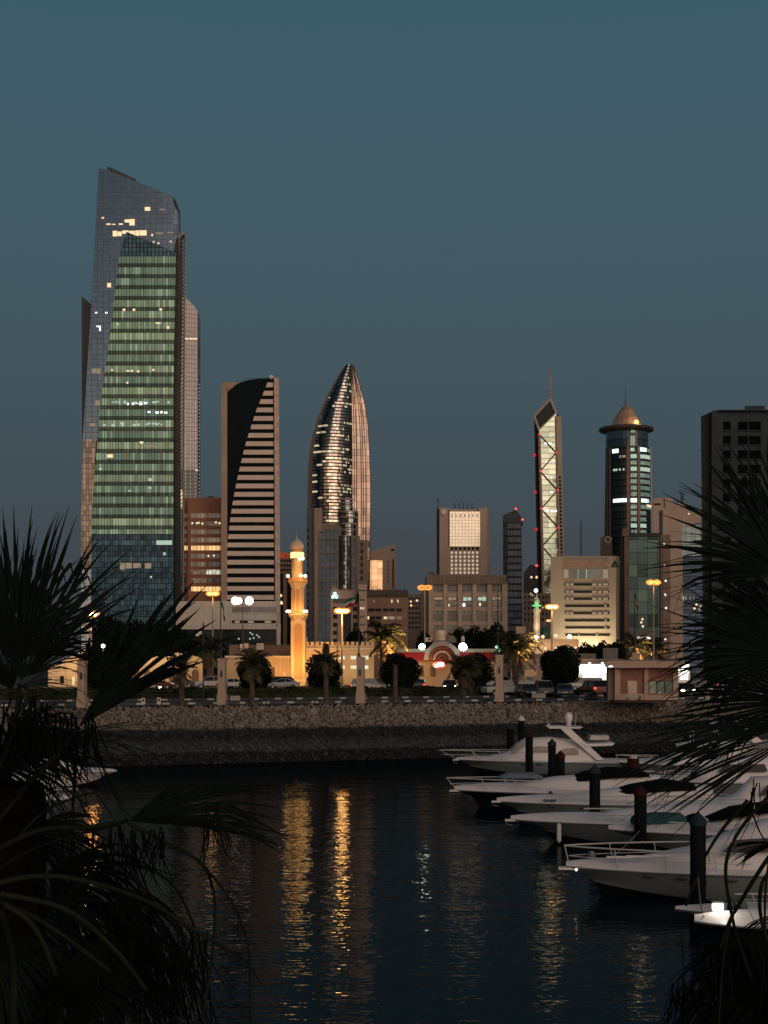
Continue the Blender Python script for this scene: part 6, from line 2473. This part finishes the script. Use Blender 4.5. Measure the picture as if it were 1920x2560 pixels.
# small tender between the near boats
t_, rw = boat('low white dinghy tucked behind the nearest mooring pile', 1688, 2236, 49, 6.5, 2.2, .62, .55, GEL, crown=.2, rake=.6)
rail(t_, rw, .3, .9, .4, ahead=0)
for dx in (.3, .65):
    b = MB()
    b.ball((1.3 + dx, -1.05, .85), .16, 10, sz=1.7)
    b.build('fender', mat('fender_grey', (.10, .11, .12), .6) if dx > .5 else BLACK, t_)
place(t_, 1688, 49, -.03)

# nearest bow, bottom right
t_, rw = boat('nearest boat bow at the lower right, with a glaring white lamp on its deck', 1736, 2289, 44.5, 9, 3.2, 1.0, .9, NAVY, crown=.42, rake=1.2)
blob(t_, 'cabin', [(1.6, 1.1, .3, .1), (3.5, 1.15, 1.0, .5), (6.0, 1.15, 1.3, .9)], GEL)
b = MB()
b.box(.52, .82, -.2, .1, 1.32, 1.56)
b.build('deck_lamp', glowm('deck_white', (1, .95, .80), 6), t_, bevel=.05)
lamp(t_, (.62, -.5, 1.75), (1, .95, .8), 16, .1)
b = MB()
b.box(.50, .84, -.22, .12, 1.56, 1.60)
b.build('lamp_hood', STEEL, t_)
b = MB()
for s_ in (0, 1, 2):
    b.tube([(1.6 + s_ * 1.1, -1.2, 1.05), (1.35 + s_ * 1.1, -1.2, 1.6)], .016, 4)
b.tube([(1.35, -1.2, 1.6), (3.55, -1.2, 1.6)], .018, 4)
b.build('hand_rail', CHROME, t_)
place(t_, 1736, 44.5, -.06)

for lab, x, y, D, L_, cab, rz in (('white boat with a pale wheelhouse behind the right fan palm near the red drum', 1545, 1906, 112, 9.5, 1.7, -.03),
                                  ('white cabin cruiser behind the black screen covers and the right fan palm', 1600, 1950, 97, 11, 1.5, -.05),
                                  ('white cruiser mostly hidden by the right fan palm above the teal bundle', 1660, 2016, 80, 11, 1.6, -.04)):
    t_, rw = boat(lab, x, y, D, L_, 3.4, None, .9, GEL_SHADE, crown=.38)
    rail(t_, rw, 0, .4, .55, ahead=.15)
    ports(t_, rw, (.3, .45))
    blob(t_, 'cabin', [(1.8, 1.0, .3, .06), (3.0, 1.0, 1.0, .4), (3.8, 1.0, 1.25, .75), (4.6, 1.0, 1.35, cab), (7.0, 1.0, 1.4, cab * 1.08), (8.6, 1.0, 1.35, cab)], GEL)
    for s_ in (-1, 1):
        b = MB()
        prism_y(b, [(4.7, 1.0 + cab * .45), (5.1, 1.0 + cab * .78), (7.6, 1.0 + cab * .8), (7.8, 1.0 + cab * .48)], .03)
        b.v = [(p, q + s_ * 1.33, r_) for p, q, r_ in b.v]
        b.build('side_window', BLACK, t_)
    b = MB()
    b.tube([(5.6, .3, 1.0 + cab), (5.5, .3, 2.6 + cab)], .022, 4)
    b.build('aerial', CHROME, t_)
    place(t_, x, D, rz)

# hardtop boat at the far right
t_, rw = boat('white sport boat with a hardtop on slanted struts, far right before the stones', 1690, 1862, 122, 12, 3.6, 1.9, 1.6, GEL, crown=.3)
blob(t_, 'cabin', [(2.0, 1.9, .5, .08), (4.0, 1.9, 1.2, .35), (7.0, 1.8, 1.35, .6), (10, 1.7, 1.3, .5)], GEL)
b = MB()
prism_y(b, [(2.4, 3.75), (2.7, 3.58), (7.6, 3.62), (7.9, 3.8), (5, 3.92)], 1.4)
b.build('hardtop', GEL, t_, bevel=.04)
b = MB()
for s_ in (-1.25, 1.25):
    prism_y(b, [(6.1, 2.0), (4.7, 3.65), (5.1, 3.65), (7.0, 2.0)], .06)
    b.v[-8:] = [(p, q + s_, r_) for p, q, r_ in b.v[-8:]]
    b.tube([(2.8, s_, 3.6), (3.6, s_, 2.2)], .03, 4)
    b.tube([(7.6, s_, 3.6), (8.3, s_, 2.1)], .03, 4)
    b.tube([(7.0, s_, 3.6), (8.6, s_, 2.1)], .03, 4)
b.build('strut', GEL, t_)
b = MB()
b.lathe([(.3, 3.9), (.32, 4.05), (.2, 4.15)], 5.0, 0, 12)
b.lathe([(.06, 3.9), (.06, 4.3)], 4.3, .3, 8)
b.build('radar_dome', GEL, t_, True)
place(t_, 1690, 122, -.1)
# small open boat and the quay clutter between
t_, rw = boat('small low white boat between the far yacht and the hardtop boat', 1626, 1864, 116, 6.5, 2.2, .95, .8, GEL, crown=.15, rake=.7)
b = MB()
b.tube([(3, 0, .9), (3.05, 0, 3.2)], .03, 5)
b.build('mast', CHROME, t_)
b = MB()
b.box(2.6, 3.6, -.5, .5, .9, 1.5)
b.build('console', GEL, t_, bevel=.08)
place(t_, 1626, 116, 0)
t_ = thing('fuel_drum', 'dull red drum with a white lid behind the stern of the far yacht', 'drum', (X(1583, 108), 108, .9))
b = MB()
D = 108
b.lathe([(.42, .5), (.44, .7), (.42, .72), (.42, 1.2), (.44, 1.22), (.42, 1.75)], X(1583, D), D, 16)
b.build('barrel', CAPR, t_)
b = MB()
b.lathe([(.3, 1.75), (.3, 1.9), (.12, 2.02)], X(1583, D), D, 12)
b.build('lid', CAPW, t_)
pn = MB()
pn.box(X(1540, 108), X(1800, 108), 106, 109.5, .1, .5)
tag(pn.build('floating_dock', mat('dock_grey', (.16, .15, .14), .85)), 'grey floating dock behind the boat sterns', 'dock')

# mooring lines
ROPE = mat('rope', (.22, .20, .18), .9)
for (x0, y0, D0), (x1, y1, D1), lab in (((1452, 2166, 55.6), (1601, 2075, 67), 'slack mooring line from the big near cruiser to the dull red capped pile'),
                                         ((1300, 2050, 72.6), (1487, 2060, 76), 'slack mooring line from the boat with the fender to the tall teal capped pile'),
                                         ((1270, 2004, 82), (1401, 1955, 94), 'slack mooring line from the registered yacht to the red capped pile'),
                                         ((1760, 2290, 44.3), (1745, 2190, 52.2), 'mooring line from the nearest bow up to the thickest pile')):
    a, c = P(x0, y0, D0), P(x1, y1, D1)
    b = MB()
    b.tube([a.lerp(c, i / 12) - Vector((0, 0, .35 * math.sin(PI * i / 12))) for i in range(13)], .022, 5)
    tag(b.build('mooring_line', ROPE), lab, 'rope', 'mooring lines between boats and piles')

# boats on the left, seen through the fan palm
t_, rw = boat('white cruiser glimpsed through the left fan palm', 190, 2040, 84, 11, 3.6, 1.0, .9, crown=.4)
blob(t_, 'cabin', [(2, 1.05, .4, .1), (4, 1.05, 1.2, .6), (5.5, 1.05, 1.4, 1.5), (8, 1.05, 1.4, 1.7), (10, 1.05, 1.4, 1.2)], GEL)
rail(t_, rw, 0, .4, .6)
b = MB()
prism_y(b, [(6.5, 1.6), (7.5, 2.9), (8.2, 2.9), (7.4, 1.6)], .08)
b.build('radar_arch', GEL, t_)
place(t_, 175, 84, PI - .05)
t_, rw = boat('small white boat bow glimpsed farther behind the left fan palm', 292, 1909, 106, 7, 2.6, .95, .85, GEL, crown=.3)
blob(t_, 'cabin', [(2, 1.0, .4, .1), (4, 1.0, 1.0, .8), (6, 1.0, 1.0, .9)], GEL)
place(t_, 292, 106, PI)

# ================================================================== FOREGROUND FAN PALMS
FAN = mat('fan_leaf', (.0075, .0115, .0105), .8, spec=0, var=.35, scale=2.5)
PET = mat('fan_petiole', (.013, .0165, .0105), .8, spec=0, var=.3, scale=3)
DEAD = mat('dead_leaf', (.005, .006, .005), .9, spec=0, var=.4, scale=3)


def fan_leaf(parent, hub, D, ang, rad, spread, n=34, fuse=.5, droop=.12, fold=.18, tilt=0., seed=0, m=FAN, wid=1.0, name='fan_leaf', shrink=.30):
    """one costapalmate leaf; hub in photo pixels at distance D, angle in degrees from the right, radius in pixels"""
    r = random.Random(seed)
    R_ = rad * D / F
    h = P(hub[0], hub[1], D)
    a0 = math.radians(ang)
    b = MB()
    half = math.radians(spread)
    wseg = 2 * half / n
    nrm = Vector((0, -1, 0))
    for i in range(n):
        th = -half + wseg * (i + .5) + r.uniform(-.15, .15) * wseg
        q = th / half
        a = a0 + th
        d = Vector((math.cos(a), 0, math.sin(a)))
        dep = math.sin(tilt) + fold * (abs(q) - .4) + r.uniform(-.05, .05)
        d = (d + Vector((0, dep, 0))).normalized()
        ln = R_ * (1 - shrink * abs(q) ** 2) * r.uniform(.88, 1.06)
        side = d.cross(nrm).normalized()
        k = 8
        L_, M_, R2 = [], [], []
        dr = droop * r.uniform(.4, 2.0)
        kink = r.random() < .2
        bend = r.gauss(0, .045)
        for j in range(k + 1):
            s_ = j / k
            p = h + d * ln * s_
            fall = dr * ln * max(0, s_ - fuse * .6) ** 2 * 2.2
            if kink and s_ > .72:
                fall += (s_ - .72) * ln * .9
                p = p - d * (s_ - .72) * ln * .6
            p = p + side * (bend * ln * s_ * s_ * (1 if s_ > fuse * .5 else 0)) + Vector((0, 0, -fall))
            full = ln * s_ * math.tan(wseg / 2) * 1.06
            wmax = ln * fuse * math.tan(wseg / 2) * 1.1
            w_ = full if s_ <= fuse else wmax * (1 - ((s_ - fuse) / (1 - fuse)) ** 1.15) * .82
            w_ = max(w_ * wid, .0009)
            L_.append(p - side * w_)
            R2.append(p + side * w_)
            M_.append(p + Vector((0, .35 * w_, 0)))
        vs = [v for t3 in zip(L_, M_, R2) for v in t3]
        fs = []
        for j in range(k):
            o = j * 3
            fs += [(o, o + 3, o + 4, o + 1), (o + 1, o + 4, o + 5, o + 2)]
        b.add(vs, fs)
    return b.build(name, m, parent)


def petiole(parent, pts, D, w0=9, w1=6, name='petiole', m=PET):
    q = []
    pts3 = [P(x, y, D + .02 * i) for i, (x, y) in enumerate(pts)]
    for i in range(len(pts3) - 1):                  # Catmull-Rom
        p0, p1_, p2_, p3_ = pts3[max(0, i - 1)], pts3[i], pts3[i + 1], pts3[min(len(pts3) - 1, i + 2)]
        for k in range(6):
            t2 = k / 6
            q.append(.5 * ((2 * p1_) + (p2_ - p0) * t2 + (2 * p0 - 5 * p1_ + 4 * p2_ - p3_) * t2 ** 2 + (3 * p1_ - p0 - 3 * p2_ + p3_) * t2 ** 3))
    q.append(pts3[-1])
    b = MB()
    b.tube(q, .8 * w0 * D / F, 6, r1=.8 * w1 * D / F)
    return b.build(name, m, parent, True)


def strands(parent, cx, cy, wx, D, n, l0, l1, seed, m=DEAD, lean=.55):
    """withered leaf ribbons hanging straight down"""
    r = random.Random(seed)
    b = MB()
    for i in range(n):
        x = cx + r.uniform(-wx, wx)
        y = cy + r.uniform(-25, 25)
        dd = D + r.uniform(-.5, .5)
        ln = r.uniform(l0, l1)
        bend = r.uniform(-lean, lean) * ln
        w_ = r.uniform(1.0, 3.2)
        k = 6
        vs = []
        for j in range(k + 1):
            s_ = j / k
            xx, yy = x + bend * s_ ** 1.6 + 6 * math.sin(s_ * 5 + i), y + ln * s_
            ww = w_ * (1 - s_ ** 2) + .2
            vs += [P(xx - ww, yy, dd), P(xx + ww, yy, dd + .015)]
        b.add(vs, [(2 * j, 2 * j + 2, 2 * j + 3, 2 * j + 1) for j in range(k)])
    return b.build('withered_strands', m, parent)


def trunk(parent, x, ytop, D, r0, r1, lean=0.):
    b = MB()
    n = 40
    z1 = Z(ytop, D)
    b.lathe([(r0 + (r1 - r0) * i / n + (.025 if i % 2 else 0), 1.6 + (z1 - 1.6) * i / n) for i in range(n + 1)], X(x, D), D, 14)
    return b.build('trunk', mat('fan_bark', (.006, .006, .005), .95, spec=0, var=.4, scale=3, bump=.05), parent)


fp = thing('fan_palm', 'big dark fan palm with drooping stalks in the left foreground', 'palm tree', (X(30, 9.6), 9.6, 1.6), 'fan palms in the foreground')
trunk(fp, -10, 1960, 9.6, .34, .30)
for a in (
        ((52, 1700), 9.3, 82, 480, 44, 62, .64, .10, .15, .0, 1, FAN, 1.2, .16),
        ((30, 1725), 9.7, 112, 500, 40, 54, .64, .10, .15, .1, 2, FAN, 1.2, .2),
        ((70, 1690), 9.0, 42, 320, 26, 22, .42, .35, .2, -.1, 3, FAN, .9, .3),
        ((52, 1716), 9.2, -2, 262, 38, 24, .30, .30, .2, -.15, 4, FAN, .55, .35),
        ((196, 1818), 8.9, 47, 470, 16, 22, .76, .05, .35, .0, 5, FAN, 1.55, .22),
        ((40, 1800), 9.4, -14, 345, 40, 30, .25, .40, .2, -.1, 6, FAN, .6, .35),
        ((20, 1850), 9.5, 10, 250, 60, 40, .55, .3, .2, .1, 7, FAN, 1.0, .3),
        ((150, 1850), 9.1, 3, 390, 22, 24, .35, .30, .2, -.05, 8, FAN, .55, .3),
        ((322, 2052), 8.6, 10, 450, 17, 26, .70, .16, .4, -.1, 9, FAN, 1.5, .22),
        ((325, 2050), 8.7, 28, 200, 16, 10, .8, .1, .3, 0, 10, FAN, 1.1, .2),
        ((-30, 1900), 9.9, 0, 290, 50, 40, .6, .3, .2, .2, 11, FAN, 1.0, .3),
        ((10, 1640), 10.2, 60, 330, 60, 40, .6, .1, .2, .2, 12, FAN, 1.05, .2)):
    hub, D, ang, rad, spr, n, fuse, droop, fold, tilt, seed, m_, wid, shr = a
    fan_leaf(fp, hub, D, ang, rad, spr, n, fuse, droop, fold, tilt, seed, m_, wid, 'leaf', shr)
for a in (((118, 2180), 9.8, -25, 420, 55, 36, .5, .55), ((30, 2260), 9.6, -50, 470, 60, 40, .5, .4), ((300, 2220), 9.5, -60, 330, 50, 30, .4, .5), ((60, 2080), 10.0, -12, 330, 40, 30, .5, .5),
          ((340, 2300), 9.3, -80, 330, 46, 30, .45, .3), ((150, 2420), 9.0, -40, 330, 80, 44, .55, .3), ((-20, 2330), 9.2, -70, 420, 60, 40, .5, .3), ((430, 2350), 9.7, -75, 300, 30, 22, .3, .3), ((230, 2330), 10.1, -75, 320, 60, 36, .6, .2)):
    fan_leaf(fp, a[0], a[1], a[2], a[3], a[4], a[5], a[6], a[7], .3, .0, int(a[0][0] + a[0][1]), DEAD if a[0][0] > 100 else FAN, 1.0, 'leaf', .3)
for pts, D, w0, w1 in (([(-20, 2130), (100, 2075), (220, 2068), (322, 2052)], 8.8, 10, 7), ([(-30, 2215), (70, 2192), (183, 2196), (343, 2242), (458, 2306), (560, 2370), (618, 2407), (655, 2465)], 8.5, 11, 3.5),
                       ([(322, 2060), (412, 2104), (470, 2135), (512, 2170), (536, 2246), (531, 2384), (505, 2560)], 8.6, 7, 4), ([(504, 2160), (560, 2225), (597, 2290), (622, 2384), (625, 2580)], 8.6, 5, 3.5),
                       ([(0, 2235), (60, 2245), (140, 2264), (200, 2295), (256, 2343), (310, 2400), (365, 2475)], 8.4, 10, 8), ([(0, 2255), (80, 2290), (160, 2340), (275, 2428)], 8.5, 10, 7),
                       ([(10, 2260), (70, 2300), (110, 2360), (140, 2440)], 8.4, 10, 9), ([(-20, 2070), (30, 2010), (60, 1975), (75, 1940)], 8.9, 8, 5), ([(30, 2110), (110, 2030), (200, 1990), (320, 1965)], 9.0, 6, 3),
                       ([(-20, 1960), (30, 1840), (50, 1710)], 9.2, 9, 7), ([(40, 1990), (130, 1900), (196, 1818)], 9.0, 9, 9), ([(-20, 2180), (90, 2120), (200, 2085), (300, 2062)], 9.1, 5, 4),
                       ([(322, 2150), (430, 2210), (490, 2330), (505, 2420), (508, 2600)], 9.0, 5, 3), ([(0, 2270), (25, 2350), (35, 2450), (30, 2600)], 8.6, 14, 14)):
    petiole(fp, pts, D, w0, w1)
strands(fp, 530, 2030, 18, 8.5, 12, 90, 200, 1)
strands(fp, 370, 2090, 40, 8.7, 24, 60, 170, 22)
strands(fp, 130, 1800, 130, 9.0, 50, 100, 320, 3)
strands(fp, 180, 2080, 160, 9.6, 36, 120, 420, 4)
strands(fp, 400, 2330, 120, 9.2, 60, 120, 330, 5)
strands(fp, 60, 1760, 90, 9.0, 30, 100, 320, 6)

fr = thing('fan_palm', 'big dark fan palm with spiky leaves reaching in from the right edge', 'palm tree', (X(2040, 9.8), 9.8, 1.6), 'fan palms in the foreground')
trunk(fr, 2060, 1800, 9.8, .34, .30)
for a in (
        ((1965, 1430), 9.4, 140, 390, 42, 24, .48, .06, .2, -.1, 21, FAN, 1.1, .15),
        ((1970, 1440), 9.2, 168, 390, 24, 15, .40, .10, .2, -.15, 22, FAN, .75, .2),
        ((1990, 1400), 9.8, 112, 380, 40, 20, .42, .05, .2, .1, 23, FAN, .9, .15),
        ((1975, 1640), 9.2, 170, 370, 28, 24, .52, .08, .2, -.05, 24, FAN, 1.0, .2),
        ((2005, 1640), 9.6, 165, 310, 50, 40, .68, .10, .2, .1, 25, FAN, 1.05, .15),
        ((1975, 1800), 9.0, 192, 450, 16, 24, .66, .10, .3, -.05, 26, FAN, 1.0, .2),
        ((1985, 1840), 9.1, 204, 480, 14, 15, .5, .04, .2, -.1, 27, FAN, .8, .2),
        ((1985, 1560), 9.5, 196, 385, 30, 22, .5, .1, .2, 0, 28, FAN, .9, .2),
        ((2010, 1750), 9.9, 180, 330, 40, 40, .7, .1, .2, .2, 29, FAN, 1.05, .2),
        ((1990, 1570), 9.7, 165, 280, 45, 28, .66, .05, .2, .15, 30, FAN, 1.05, .15)):
    hub, D, ang, rad, spr, n, fuse, droop, fold, tilt, seed, m_, wid, shr = a
    fan_leaf(fr, hub, D, ang, rad, spr, n, fuse, droop, fold, tilt, seed, m_, wid, 'leaf', shr)
fan_leaf(fr, (1945, 2105), 8.8, 195, 120, 16, 14, .8, .1, .3, 0, 40, DEAD, 1.1, 'leaf', .1)
for a in (((1930, 2330), 9.4, 235, 340, 50, 34, .5, .3), ((1960, 2420), 9.2, 215, 300, 60, 36, .55, .3), ((1900, 2420), 9.6, 250, 300, 50, 34, .5, .3), ((1960, 2280), 9.8, 222, 300, 26, 24, .4, .4), ((1850, 2420), 9.7, 262, 260, 40, 30, .5, .2)):
    fan_leaf(fr, a[0], a[1], a[2], a[3], a[4], a[5], a[6], a[7], .3, .0, int(a[0][0] + a[0][1]), DEAD, 1.0, 'leaf', .3)
for pts, D, w0, w1 in (([(1870, 2000), (1808, 2071), (1767, 2135), (1735, 2210), (1715, 2265)], 8.9, 6.5, 4), ([(1960, 1950), (1868, 2050), (1826, 2120), (1814, 2183), (1826, 2270), (1845, 2350), (1880, 2450)], 8.7, 6.5, 5),
                       ([(1980, 2080), (1920, 2146), (1860, 2240), (1826, 2300), (1800, 2370)], 8.6, 8, 6), ([(1990, 2140), (1920, 2185), (1901, 2228), (1902, 2290), (1925, 2370), (1950, 2420)], 8.5, 7, 5),
                       ([(1826, 2300), (1808, 2400), (1800, 2500), (1795, 2600)], 8.7, 5, 4), ([(1705, 2330), (1709, 2420), (1716, 2500), (1720, 2600)], 9.0, 3.4, 3), ([(1990, 2000), (1935, 2110), (1915, 2210), (1912, 2330)], 8.8, 5, 3.5),
                       ([(2080, 1800), (2000, 1640), (1955, 1640)], 9.3, 9, 6), ([(2080, 1700), (2000, 1500), (1950, 1440)], 9.4, 9, 6)):
    petiole(fr, pts, D, w0, w1)
strands(fr, 1860, 2360, 110, 9.2, 60, 120, 300, 11)
strands(fr, 1740, 2470, 60, 9.4, 40, 60, 200, 12)
strands(fr, 1900, 1960, 30, 9.0, 8, 100, 220, 13)
